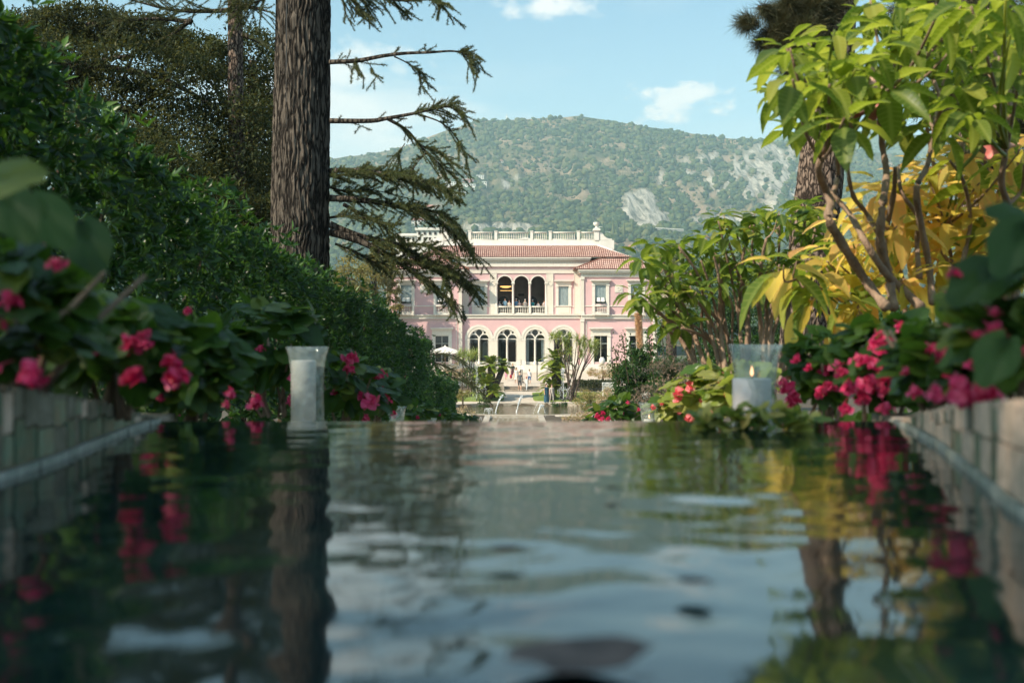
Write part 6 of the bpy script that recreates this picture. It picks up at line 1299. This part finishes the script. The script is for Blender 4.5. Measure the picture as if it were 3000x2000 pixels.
shrub_big('darker leafy angel-trumpet filling the upper right corner', W(2300, 720, 5.5), [([(2290, 730), (2280, 600), (2270, 420), (2250, 300)], 0, .026), ([(2330, 700), (2350, 500), (2330, 300), (2300, 150)], .1, .026), ([(2150, 700), (2160, 500), (2130, 300), (2100, 150)], .4, .02)],
          [(2060, 40), (2110, 60), (2150, 10), (2180, 60), (2230, 90), (2270, 20), (2320, 80), (2350, 20), (2130, 120), (2170, 160), (2220, 150), (2270, 170), (2320, 200), (2350, 140), (2100, 230), (2150, 260), (2200, 240), (2250, 220), (2030, 200), (1990, 190), (2060, 130), (2210, 350)], ld, 5.5, .17, 9, .018, (-.8, .7), name='angels_trumpet', dj=.3)
# lower, darker shrub of the same kind farther down
rs = random.Random(5); D2 = 7.4
wh2 = [(1472, 590), (1500, 640), (1455, 670), (1520, 600), (1560, 560), (1585, 620), (1535, 700), (1620, 540), (1650, 500), (1640, 580), (1690, 520), (1700, 600), (1735, 490), (1760, 540), (1790, 485), (1790, 600), (1830, 520), (1850, 475), (1870, 540), (1660, 650), (1600, 670), (1735, 650), (1820, 640), (1560, 650), (1710, 560), (1880, 490), (1610, 590), (1840, 590), (1500, 560), (1670, 540), (1770, 585), (1480, 700), (1520, 740), (1565, 745)]
stems2 = []
for i, (x, y) in enumerate(wh2):
    bx_ = 1600+(x-1480)*.55+rs.uniform(-25, 25); by = 830; m1 = (bx_+(x-bx_)*.25+rs.uniform(-14, 14), by-(by-y)*.38); m2 = (bx_+(x-bx_)*.62+rs.uniform(-14, 14), by-(by-y)*.72)
    stems2.append(([(bx_, by+30), m1, m2, (x, y+8)], rs.uniform(-.3, .4), rs.uniform(.014, .026)))
shrub_big('bushy angel-trumpet with many bare brown stems leaning left over the grass', W(1720, 830, D2), stems2, wh2+[(x+rs.uniform(-25, 25), y+rs.uniform(-15, 30)) for x, y in wh2[:24]], [ld[0], ld[1], lg[0], ld[2], ld[3], lg[3]], D2, .150, 9, .012, (-.7, .7), dj=.4)
# flowers of the big shrub
M['trumpet'] = mat('trumpet_petal', (.62, .30, .26), .6, (.50, .10, .10), 14, stretch=(1, 1, .5)); M['trumpet_base'] = mat('trumpet_tube', (.55, .36, .30), .6, (.48, .24, .20), 14)
def trumpet(top, ax, L_, lab):
    t = thing('trumpet_flower', top, lab, 'flower', 'trumpet flowers'); q_ = Vector(ax).normalized().to_track_quat('Z', 'Y').to_matrix()
    def place(mb, name, m, p): 
        for i, v in enumerate(mb.v): mb.v[i] = tuple(q_@Vector(v)+Vector(top))
        return mb.build(name, m, p, True)
    tb = place(MB().lathe((0, 0, 0), [(.002*1, 0), (.035*L_, .04*L_), (.05*L_, .2*L_), (.08*L_, .40*L_), (.12*L_, .60*L_), (.17*L_, .72*L_)], 16), 'tube', M['trumpet_base'], t)
    b_ = MB(); n_ = 20; prof = [(.17, .72), (.21, .82), (.26, .92), (.30, .97)]
    for (r, z) in prof:
        for k in range(n_): a = 2*PI*k/n_; lobe = abs(math.cos(a*2.5))**2; rr_ = r*L_*(1+(.45*lobe if z > .9 else 0)*((z-.72)/.25)); b_.v.append((rr_*math.cos(a), rr_*math.sin(a), z*L_+(.10*L_*lobe if z > .95 else 0)))
    for i in range(3):
        for k in range(n_): b_.f.append((i*n_+k, i*n_+(k+1) % n_, (i+1)*n_+(k+1) % n_, (i+1)*n_+k))
    place(b_, 'flared_petals', M['trumpet'], t); return t
trumpet(W(2004, 150, 4.25), (.0, -.05, -1), .18, 'pink hanging trumpet flower beneath the leaves of the tall shrub')
trumpet(W(2352, 330, 4.9), (-1, -.1, -.15), .15, 'peach trumpet flower lying sideways at the right edge')

# ---- begonias round the basin
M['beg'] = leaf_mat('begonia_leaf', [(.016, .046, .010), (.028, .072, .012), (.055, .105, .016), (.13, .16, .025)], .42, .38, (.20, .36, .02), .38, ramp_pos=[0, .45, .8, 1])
M['beglit'] = leaf_mat('begonia_leaf_sunny', [(.05, .11, .02), (.12, .19, .025), (.24, .27, .05), (.35, .32, .12)], .35, .4, (.45, .50, .05), .5)  # sunlit copy of begonia_leaf, the light put into its colour
M['petal'] = leaf_mat('begonia_petal', [(.45, .010, .07), (.58, .025, .13), (.68, .12, .24), (.50, .015, .07)], .4, .35, (.9, .10, .26), .4)
M['petal_lit'] = leaf_mat('begonia_petal_sunlit', [(.66, .05, .09), (.75, .18, .20), (.80, .40, .38)], .4, .4, (.9, .3, .25), .4)  # petal copy for the sunlit plants, light put into its colour
def heart_leaf(mt, seed):
    r_ = random.Random(seed); n_ = 16; vs = [(0, .06, 0)]; fs = []
    for ring, f_ in ((0, .5), (1, 1.0)):
        for k in range(n_):
            a = -PI/2+2*PI*k/n_; rx = .46*(1+.10*math.sin(a*1.0)); x = math.cos(a)*rx*.82; y = .42+math.sin(a)*.52
            if k == 0: y += .16
            if math.sin(a) > .45: x *= .66; y += .16*math.sin(a)
            x *= 1+.12*(x > 0); wv = .03*math.sin(k*2.6+seed)*f_; vs.append((x*f_, .06+(y-.06)*f_+.10*(1-f_), -.22*(x*x+(y-.3)**2)*f_+wv))
    for k in range(n_): fs.append((0, 1+k, 1+(k+1) % n_)); fs.append((1+k, 1+n_+k, 1+n_+(k+1) % n_, 1+(k+1) % n_))
    me = bpy.data.meshes.new('leaf'); me.from_pydata(vs, [], fs); me.materials.append(mt)
    for p in me.polygons: p.use_smooth = True
    me.update(); return me
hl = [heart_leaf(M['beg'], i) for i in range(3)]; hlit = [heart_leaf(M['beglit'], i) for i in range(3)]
def flower_mesh(mt, seed, n_=34):
    r_ = np.random.default_rng(seed); vs = []; fs = []
    for f_ in range(n_//2):
        c = r_.normal(size=3)*np.array([.25, .25, .24]); ax_ = nrm(r_.normal(size=(1, 3))+np.array([[0, -.6, -.2]]))[0]; s1_ = nrm(np.cross(ax_, r_.normal(size=(1, 3))))[0]; s2_ = np.cross(ax_, s1_)
        for k, (sz, wd_) in enumerate(((.36, .44), (.36, .44), (.28, .26), (.28, .26))):
            a = k*PI/2; u_ = s1_*math.cos(a)+s2_*math.sin(a); v_ = np.cross(ax_, u_); b_ = len(vs)
            for (t, w2, up_) in ((0, .15, 0), (.35, .9, .10), (.7, 1, .10), (1, .45, .0)):
                for sg in (-1, 1): vs.append(tuple(c+u_*sz*t+v_*sg*wd_*.5*w2*1.6+ax_*(up_*sz+(.05*sg*sg))))
            for q_ in range(3): fs.append((b_+q_*2, b_+q_*2+1, b_+q_*2+3, b_+q_*2+2))
    me = bpy.data.meshes.new('flower_cluster'); me.from_pydata(vs, [], fs); me.materials.append(mt)
    for p in me.polygons: p.use_smooth = True
    me.update(); return me
fmA = [flower_mesh(M['petal'], s_) for s_ in (1, 2, 3)]; fmB = [flower_mesh(M['petal_lit'], s_) for s_ in (4, 5)]
def begonia(lab, xd, yd, d, rx, ry, n, Lf, flowers=(), lit=False, fsize=.045, rz=None, base=None, big=()):
    c = W(xd, yd, d); rxm, rzm = pxd(rx, d), pxd(ry, d); rym = rz or rxm; b_ = base or Vector((c.x, c.y, max(float(ground_z(c.x, c.y)), c.z-rzm*1.5) if True else 0)); b_ = Vector((c.x, c.y, min(c.z-rzm, b_.z)))
    t = thing('begonia', b_, lab, 'begonia', 'begonias planted along the water'); ms = hlit if lit else hl
    if d < 3.6: n = int(n*2.1); Lf *= .72
    for i in range(int(n*1.5)):
        dd = rand_dirs(1)[0]; dd[2] = dd[2]*.9+.15; dd[1] = -abs(dd[1]) if rng.random() < .75 else dd[1]; f_ = .55+.5*rng.random()**.5; p = np.array([c.x, c.y, c.z])+dd*np.array([rxm, rym, rzm])*f_
        gd = nrm((dd*np.array([1, .7, .25])+rng.normal(size=3)*.35+np.array([0, 0, -.25]))[None])[0]; nn = nrm((dd*.6+np.array([0, -.25, .8])+rng.normal(size=3)*.3)[None])[0]; link_mesh('leaf', ms[i % 3], None, t, mat4(p-gd*Lf*.3, gd, nn, Lf*.80*rng.uniform(.65, 1.25)))
    q = MB()
    for k in range(7): a = Vector((c.x+rng.normal()*rxm*.15, c.y+rng.normal()*rym*.15, b_.z)); e = Vector((c.x+rng.normal()*rxm*.5, c.y+rng.normal()*rym*.5, c.z+rzm*rng.uniform(0, .7))); q.tube([a, a.lerp(e, .5)+Vector((0, 0, .02)), e], [.007, .005, .003], 5)
    q.build('stalks', M['stem'], t, True)
    if d < 4 and xd > 1500: flowers = list(flowers)+[(xd+rng.uniform(-.9, .7)*rx, yd+rng.uniform(-.3, .95)*ry, rng.uniform(11, 22)) for _ in range(9)]
    elif d < 4: flowers = list(flowers)+[(xd+rng.uniform(-.8, .8)*rx, yd+rng.uniform(-.3, .9)*ry, rng.uniform(9, 18)) for _ in range(3)]
    for (fx_, fy_, fr) in flowers:
        fd = d-rym*rng.uniform(.75, 1.02)-.02; p = W(fx_, fy_, fd); sz = fr*1.27551/F*fd*1.15; fm = (fmB if lit else fmA)[rng.integers(0, 2 if lit else 3)]
        m_ = Matrix.Translation(p)@Matrix.Rotation(rng.random()*6, 4, 'Z')@Matrix.Scale(sz*1.05, 4); o = link_mesh('flower_cluster', fm, None, t, m_)
        MB().tube([p+Vector((0, 0, sz*.2)), p+Vector((0, .02, sz*.6)), Vector((p.x*.85+c.x*.15, p.y+.06, p.z+sz*.9))], [.0011, .001, .0012], 4).build('flower_stalk', M['petal'], t)
    for (x, y, dd_, L_, rx_, rz_) in big: 
        p = W(x, y, dd_); gd = Vector((math.cos(rx_), -.3, math.sin(rx_))); link_mesh('leaf', ms[0], None, t, mat4(p-gd.normalized()*L_*.4, gd, Vector((0, -.8, .6)), L_*.8))
    return t
# left bank
begonia('nearest left begonia with very large leaves and dark red flowers', 20, 730, 1.55, 220, 150, 46, .10, [(122, 548, 30), (128, 606, 20), (30, 690, 28), (70, 862, 40)], big=[(20, 400, 1.1, .085, .1, 0), (30, 480, 1.2, .09, -.9, 0), (110, 500, 1.35, .10, -.8, 0), (205, 560, 1.5, .10, -1.1, 0), (190, 640, 1.6, .08, -1.3, 0)])
begonia('second left begonia with drooping blossoms over the stone rim', 270, 800, 2.0, 170, 110, 44, .105, [(308, 790, 36), (300, 862, 34), (402, 865, 40), (395, 830, 26)])
begonia('third left begonia in front of the white candle', 440, 850, 2.8, 125, 100, 50, .12, [(530, 905, 15), (590, 925, 22), (430, 715, 12), (520, 930, 12)])
begonia('left begonia with bright upright leaves behind the white candle', 610, 800, 4.75, 150, 105, 60, .14, [(683, 866, 16), (676, 918, 24), (405, 950, 14), (600, 800, 10)])
begonia('left begonia with scattered pink flowers just right of the tall glass', 790, 890, 4.9, 95, 75, 46, .125, [(806, 822, 18), (803, 850, 12), (798, 845, 10), (770, 900, 10), (846, 920, 26), (840, 962, 12)])
begonia('left begonia with clustered flowers at the front of the hedge', 862, 905, 6.4, 70, 60, 40, .12, [(862, 862, 14), (878, 858, 12), (885, 905, 16), (890, 920, 10), (905, 948, 9), (882, 885, 7)])
begonia('dark-leaved begonia further down the left channel', 950, 950, 10.5, 50, 30, 34, .13, [(905, 955, 8), (960, 958, 6)])
begonia('low begonia with two tiny red blooms near the canal', 1020, 957, 17, 40, 20, 34, .15, [(1012, 953, 4), (1020, 956, 4)])
begonia('low begonia at the far end of the left border', 1062, 962, 24, 34, 13, 30, .17, [])
# right bank
begonia('nearest right begonia with big backlit leaves and red flowers', 2350, 760, 1.55, 130, 170, 44, .10, [(2205, 905, 46), (2270, 905, 40), (2150, 908, 26), (2290, 770, 24), (2195, 628, 22)], big=[(2330, 560, 1.4, .10, -2.2, 0), (2250, 640, 1.45, .11, -2.6, 0), (2290, 820, 1.4, .09, -2.2, 0), (2330, 500, 1.5, .09, 2.8, 0)])
begonia('second right begonia with a tall pink flower spray', 2170, 830, 2.1, 120, 105, 44, .105, [(2180, 800, 36), (2195, 690, 24), (2220, 830, 24), (2165, 820, 22), (2190, 760, 18)])
begonia('third right begonia with crimson flowers above the water edge', 2040, 840, 2.7, 120, 105, 48, .11, [(2035, 860, 30), (2060, 880, 28), (2000, 880, 26), (2020, 790, 34), (2072, 752, 18), (1985, 915, 24), (1945, 940, 22)])
begonia('right begonia beside the large candle glass', 1905, 850, 3.5, 100, 85, 46, .115, [(1830, 825, 14), (1808, 890, 22), (1800, 880, 14), (1885, 895, 18), (1925, 838, 22), (1900, 850, 16), (1878, 905, 12)])
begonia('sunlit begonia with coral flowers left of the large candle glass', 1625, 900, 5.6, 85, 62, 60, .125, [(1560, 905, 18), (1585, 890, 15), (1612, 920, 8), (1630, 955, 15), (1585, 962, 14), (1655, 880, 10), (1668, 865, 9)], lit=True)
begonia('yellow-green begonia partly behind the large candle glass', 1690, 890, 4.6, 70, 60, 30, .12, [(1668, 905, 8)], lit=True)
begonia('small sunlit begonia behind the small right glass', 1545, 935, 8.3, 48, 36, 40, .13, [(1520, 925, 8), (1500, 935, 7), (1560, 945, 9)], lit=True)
begonia('shaded begonia with crimson flowers before the dark bush', 1420, 940, 12.5, 60, 30, 46, .15, [(1372, 955, 9), (1386, 948, 8), (1398, 962, 8), (1443, 925, 6), (1430, 948, 5), (1385, 962, 8), (1468, 940, 6)])
begonia('farthest begonia by the canal on the right', 1375, 963, 20, 30, 14, 30, .18, [(1368, 960, 5)])

# ================================================================ THE UPPER BASIN
WZ = EYE-.17
Lx = lambda y: np.interp(y, [-3, 1.0, 1.385, 1.61, 1.97, 2.5, 2.7], [-.60, -.615, -.623, -.644, -.698, -.761, -.80])
Rx = lambda y: np.interp(y, [-3, .6, 1.09, 1.5, 1.88, 2.45, 2.7], [.40, .44, .49, .60, .70, .82, .86])
EDGE = 2.45
m, t, b = new_mat('basin_water'); b.inputs['Base Color'].default_value = (.004, .014, .015, 1); b.inputs['Roughness'].default_value = .055; b.inputs['IOR'].default_value = 1.55
M['basin'] = m
yy = np.concatenate([np.arange(-3, .3, .05), np.arange(.3, EDGE-.02, .0055), [EDGE-.012, EDGE-.004, EDGE, EDGE+.002]]); uu_ = np.linspace(0, 1, 210)
Yg, Ug = np.meshgrid(yy, uu_, indexing='ij'); Xg = (Lx(Yg)-.03)+(Rx(Yg)-Lx(Yg)+.06)*Ug
def ripple(X, Y):
    "slow wind ripples, finer towards the lip"
    h = 0; r_ = np.random.default_rng(4)
    for k in range(28):
        lam = .032*1.17**k if k < 16 else .05*1.12**(k-16); an = r_.normal()*.9+PI/2*0; kx, ky = math.sin(an)*2*PI/lam, math.cos(an)*2*PI/lam; h = h+lam*.00090*np.sin(X*kx+Y*ky+r_.random()*6.28+1.5*fbm(X*2.3+9, Y*2.3+9, k, 2))
    pt = .30+1.3*fbm(X*1.8+3, Y*2.6+8, 99, 3); pt = np.clip(pt-.15, .12, 1)
    return h*pt
Zg = WZ+ripple(Xg, Yg)*np.interp(Yg, [.0, .6, 1.4, 2.2, EDGE], [1.0, 1.0, .75, .5, .25]); Zg = Zg-np.interp(Yg, [EDGE-.03, EDGE-.012, EDGE-.004, EDGE, EDGE+.002], [0, .001, .003, .02, .20])
ny_, nx_ = Yg.shape; i0 = np.arange(nx_*(ny_-1)).reshape(ny_-1, nx_)[:, :-1].ravel()
tag(np_mesh('basin_water', np.stack([Xg, Yg, Zg], -1).reshape(-1, 3), np.stack([i0, i0+nx_, i0+nx_+1, i0+1], 1), M['basin'], smooth=True), kind='structure')
M['basinfloor'] = mat('basin_lining', (.04, .045, .035), .9)
tag(MB().box(-1.3, 1.3, -3, EDGE-.03, WZ-.34, WZ-.30).build('basin_floor', M['basinfloor']), kind='structure')
# mosaic tiled rims: every tile a part
M['grout'] = mat('grout', (.34, .27, .20), .95, (.14, .13, .09), 14, .5, 60)
M['t_green'] = mat('green_glaze', (.05, .15, .10), .35, (.10, .11, .07), 34, .2, 50); M['t_green2'] = mat('pale_green_glaze', (.16, .26, .18), .4, (.20, .17, .11), 30, .2, 50)
M['t_stone'] = mat('peach_tile_lit', (.78, .57, .44), .7, (.46, .36, .27), 26, .4, 60); M['t_stone2'] = mat('buff_tile_shaded', (.26, .23, .17), .75, (.13, .12, .08), 26, .4, 60)  # buff darkened for left rim shade, peach brightened for sun on the right
M['t_edge'] = mat('white_stone_edging', (.50, .50, .45), .5, (.20, .24, .20), 34, .3, 60)
def rim(lab, fx, sg, ty, tz):
    t = thing('basin_rim', (float(fx(1.5)), 1.5, WZ-.1), lab, 'basin rim', 'tiled rims of the upper basin')
    def top(y): return float(np.interp(y, ty, tz))
    # body
    ysb = np.arange(-2.9, 2.75, .06); V = []; Fc = []
    for y in ysb:
        x = float(fx(y)); h = top(y)-.006; V += [(x+sg*.006, y, WZ-.2), (x+sg*.006, y, WZ+h), (x+sg*.20, y, WZ+h), (x+sg*.20, y, WZ-.2)]
    n_ = len(ysb)
    for i in range(n_-1):
        for k in range(4): a = i*4+k; b_ = i*4+(k+1) % 4; Fc.append((a, b_, b_+4, a+4))
    np_mesh('rim_core', V, Fc, M['grout'], t)
    def tile(y0, y1, za, zb, mt, name='tile', proud=.0, depth=.008):
        x0, x1 = float(fx(y0)), float(fx(y1)); j = rng.normal()*.0008
        q = [(x0-sg*(proud+j), y0, za), (x1-sg*(proud+j), y1, za), (x1-sg*(proud+j), y1, zb), (x0-sg*(proud+j), y0, zb), (x0+sg*depth, y0, za), (x1+sg*depth, y1, za), (x1+sg*depth, y1, zb), (x0+sg*depth, y0, zb)]
        MB().add(q, [(0,1,2,3),(7,6,5,4),(0,4,5,1),(1,5,6,2),(2,6,7,3),(3,7,4,0)]).build(name, mt, t)
    y = .2; k = 0
    while y < 2.42:
        w_ = .052*rng.uniform(.6, 1.5); h = top(y+w_/2)
        if h > .05:
            sp_ = .022+(h-.030)*rng.uniform(.36, .62); rows = [(.014, sp_), (sp_+.004, h-.004)]
        else: rows = [(.014, h-.003)] if h > .025 else []
        for r, (za, zb) in enumerate(rows):
            pick = rng.random(); mt = (M['t_green'] if pick < .4 else M['t_green2'] if pick < .65 else M['t_stone2'] if pick < .93 else M['t_stone']) if sg < 0 else (M['t_green2'] if pick < .14 else M['t_green'] if pick < .26 else M['t_stone'] if pick < .85 else M['t_stone2'])
            tile(y, y+w_-.004, WZ+za, WZ+zb, mt, 'tile', .0)
        tile(y, y+w_-.004, WZ-.03, WZ+(.010 if h > .03 else h*.4), M['t_edge'], 'edging_tile', .004)
        x0, x1 = float(fx(y)), float(fx(y+w_)); h2 = top(y+w_)
        MB().add([(x0, y, WZ+h-.006), (x1, y+w_-.004, WZ+h2-.006), (x1+sg*.06, y+w_-.004, WZ+h2-.006), (x0+sg*.06, y, WZ+h-.006), (x0-sg*.001, y, WZ+h+.002), (x1-sg*.001, y+w_-.004, WZ+h2+.002), (x1+sg*.06, y+w_-.004, WZ+h2+.002), (x0+sg*.06, y, WZ+h+.002)], [(4,5,6,7),(0,1,5,4),(1,2,6,5),(2,3,7,6),(3,0,4,7)]).build('coping_tile', M['t_stone2'] if sg < 0 else M['t_stone'], t)
        y += w_; k += 1
    return t
rim('left curved basin rim with green and buff mosaic tiles', Lx, -1, [-3, 1.385, 1.61, 1.97, 2.25, 2.5], [.125, .116, .096, .064, .027, .004])
rim('right curved basin rim with peach stone and green mosaic tiles', Rx, 1, [-3, 1.09, 1.7, 2.1, 2.4], [.125, .114, .074, .037, .004])
# cascade steps below the lip, side ledges where the candles stand
cs = thing('cascade', (0, 3, 4.6), 'stepped stone water cascade descending from the upper basin', 'cascade')
M['wet'] = mat('wet_stone', (.16, .14, .11), .25, (.09, .08, .06), 6, .4, 30)
y = EDGE+.04; k = 0
while y < 60:
    st_y = 1.3 if y < 20 else 2.6; z = float(gz(y+st_y))-.14; MB().box(-.80, .84, y, y+st_y-.01, z-.4, z).build('step', M['wet'], cs)
    for sx, nm_ in ((-1, 'side_ledge'), (1, 'side_ledge')):
        zl = float(gz(y+st_y*.3))+.02; x0, x1 = sorted((sx*.84+.02, sx*1.20+.02)); MB().box(x0, x1, y, y+st_y-.01, zl-.5, zl).build('side_ledge', M['stone'], cs)
    y += st_y; k += 1
MB().box(-.80, .85, EDGE-.12, EDGE-.006, WZ-.5, WZ-.012).build('lip_stone', M['wet'], cs)
# ---- candles in hurricane glasses
m, t, b = new_mat('clear_glass'); b.inputs['Base Color'].default_value = (.93, .97, .97, 1); b.inputs['Roughness'].default_value = .03; b.inputs['Transmission Weight'].default_value = 1; b.inputs['IOR'].default_value = 1.45
n_ = nd(t, 'ShaderNodeTexNoise', Scale=60, Detail=4); g_ = nd(t, 'ShaderNodeNewGeometry'); t.links.new(g_.outputs['Position'], n_.inputs[0]); r_ = nd(t, 'ShaderNodeMapRange'); r_.inputs[1].default_value = .45; r_.inputs[2].default_value = .75; r_.inputs[3].default_value = .02; r_.inputs[4].default_value = .28; t.links.new(n_.outputs[0], r_.inputs[0]); t.links.new(r_.outputs[0], b.inputs['Roughness'])
M['glass'] = thin_glass('hurricane_glass', (.93, .96, .95), .05, 45, 1.45, .20)
m, t, b = new_mat('candle_wax'); b.inputs['Base Color'].default_value = (.62, .57, .56, 1); b.inputs['Roughness'].default_value = .5; b.inputs['Subsurface Weight'].default_value = .4; b.inputs['Subsurface Radius'].default_value = (.02, .015, .01); M['wax'] = m
m, t, b = new_mat('flame'); b.inputs['Emission Color'].default_value = (1, .42, .16, 1); b.inputs['Emission Strength'].default_value = 2.2; M['flame'] = m
def candle(lab, c, r, h, ch_, lit=True, off=0, cr=None):
    t = thing('candle_glass', c, lab, 'candle', 'candles along the cascade'); th = r*.035; prof = [(r*.80, 0), (r*.80, h*.05), (r*.78, h*.3), (r*.76, h*.5), (r*.80, h*.72), (r*.90, h*.90), (r*1.02, h)]
    inner = [(a-th, z+(th if i == 0 else 0)) for i, (a, z) in enumerate(prof)][::-1]
    full = [(1e-4, 0)]+prof+[(r*1.02-th*.5, h+th*.5)]+inner+[(1e-4, th)]
    MB().lathe(c, full, 40).build('glass', M['glass'], t, True)
    cr = cr or r*.52; cx_ = c[0]+off; MB().lathe((cx_, c[1], c[2]+th+.001), [(1e-4, 0), (cr, 0), (cr, ch_*.97), (cr*.93, ch_), (cr*.5, ch_*.985), (1e-4, ch_*.98)], 24).build('candle', M['wax'], t, True)
    z = c[2]+th+ch_; MB().tube([(cx_, c[1], z-.004), (cx_+.001, c[1], z+.008)], .0014, 5).build('wick', M['metal'], t)
    if lit: MB().lathe((cx_, c[1], z+.006), [(.0006, 0), (.0042, .006), (.0048, .011), (.0028, .020), (.0004, .030)], 10).build('flame', M['flame'], t, True)
def stand(x, y, zt, h): 
    z = zt-h; zl = float(gz(y))+.02-.25
    tb = thing('stone_block', (x, y, z), 'flat stone ledge block beneath the candle glass at %s' % {3: 'the front right', 4: 'the front left'}.get(int(y), 'a lower step'), 'block', 'stone blocks under the candles') if False else None
    return Vector((x, y, z))
p = W(1735, 792, 3.2); candle('largest candle glass at the right with a short lit candle', Vector((p.x, 3.2, p.z-.262)), .075, .262, .165, True, -.01, .054)
q_ = W(706, 797, 4.05); candle('tall candle glass at the left holding a tall white pillar candle', Vector((q_.x, 4.05, q_.z-.285)), .075, .285, .235, False, -.014, .044)
p3 = W(911, 933, 8.8); candle('smaller candle glass on a lower step at the left', Vector((p3.x, 8.8, p3.z-.27)), .075, .27, .14, False)
p4 = W(1491, 925, 8.2); candle('smaller candle glass on a lower step at the right', Vector((p4.x, 8.2, p4.z-.27)), .075, .27, .15, True)
p5 = W(985, 961, 12.5); candle('low candle glass rim just showing on the left', Vector((p5.x, 12.5, p5.z-.27)), .085, .27, .15, True)
p6 = W(1397, 963, 14); candle('low candle glass rim just showing on the right', Vector((p6.x, 14, p6.z-.27)), .085, .27, .15, True)
for (pp, y_, h_, lab) in ((p, 3.2, .262, 'flat pale stone block under the largest candle glass'), (q_, 4.05, .285, 'flat pale stone block under the tall candle glass'), (p3, 8.8, .27, 'stone block under the smaller left candle glass'), (p4, 8.2, .27, 'stone block under the smaller right candle glass'), (p5, 12.5, .27, 'stone block under the low left candle glass'), (p6, 14, .27, 'stone block under the low right candle glass')):
    z1 = pp.z-h_-.001; t_ = thing('stone_block', (pp.x, y_, z1-.2), lab, 'block', 'stone blocks under the candles'); MB().box(pp.x-.13, pp.x+.13, y_-.13, y_+.13, z1-.5, z1-.03).build('base', M['stone'], t_); MB().box(pp.x-.14, pp.x+.14, y_-.14, y_+.14, z1-.029, z1).build('slab', M['stone'], t_)
# ---- leafy clump lying on the lip in front of the large candle
M['lettuce'] = leaf_mat('water_plant_leaf', [(.08, .15, .03), (.15, .22, .035), (.30, .30, .06), (.42, .36, .14)], .5, .35, (.4, .45, .06))
lt = thing('water_plant', W(1735, 965, 2.22), 'low clump of rounded green and yellow leaves at the water edge below the candle', 'plant'); c = W(1730, 958, 2.22)
ll_ = [m_.copy() for m_ in hl]
for m_ in ll_: m_.materials[0] = M['lettuce']
for i in range(110):
    x = rng.uniform(-.105, .105); hh = .040*(1-(x/.125)**2)**.5; z = WZ+.004+hh*rng.random(); gd = Vector((x*4+rng.normal()*.4, -.8+rng.normal()*.4, .25+rng.normal()*.35)); link_mesh('leaf', ll_[i % 3], None, lt, mat4((c.x+x, 2.22+rng.normal()*.03, z), gd, Vector((rng.normal()*.5, -.55, .9)), .034*rng.uniform(.7, 1.2)))
# ---- things afloat
M['deadleaf'] = mat('wet_dead_leaf', (.03, .022, .018), .95, (.015, .01, .008), 30, spec=.05); M['reflection_brown'] = mat('brown_reflection', (.11, .08, .07), .8, (.04, .03, .028), 40, contrast=.3)
def float_leaf(x, y, L_, lab, m, yaw=0, curl=.03):
    c = W(x, y, .17*F/(y*1.27551-1000)); t = thing('floating_leaf', (c.x, c.y, WZ+.002), lab, 'leaf', 'leaves floating on the basin'); n_ = 14; q = MB()
    vs = [(0, 0, .004)]+[(L_*.5*math.cos(2*PI*k/n_)*(1+.15*math.sin(3*k)), L_*.42*math.sin(2*PI*k/n_), .002+L_*curl*abs(math.cos(2*PI*k/n_))**3) for k in range(n_)]
    R_2 = Matrix.Rotation(yaw, 3, 'Z'); q.add([tuple(R_2@Vector(v)+Vector((c.x, c.y, WZ+.008))) for v in vs], [(0, 1+k, 1+(k+1) % n_) for k in range(n_)]); q.build('blade', m, t, True); a = R_2@Vector((L_*.45, 0, .004)); MB().tube([Vector((c.x, c.y, WZ+.003))+a, Vector((c.x, c.y, WZ+.004))+a*1.5], .0006, 4).build('leaf_stalk', m, t)
float_leaf(1160, 1287, .026, 'small dark leaf floating in the middle of the basin', M['deadleaf'], .2)
float_leaf(1592, 1366, .023, 'small dark leaf floating right of the middle of the basin', M['deadleaf'], -.3)
float_leaf(1405, 1141, .017, 'tiny dark leaf floating far out on the basin', M['deadleaf'], 0)
float_leaf(1320, 1548, .075, 'brown leaf shape standing in for a reflection at the bottom of the view', M['reflection_brown'], .5, .05)  # painted in place of a brownish reflection on the water
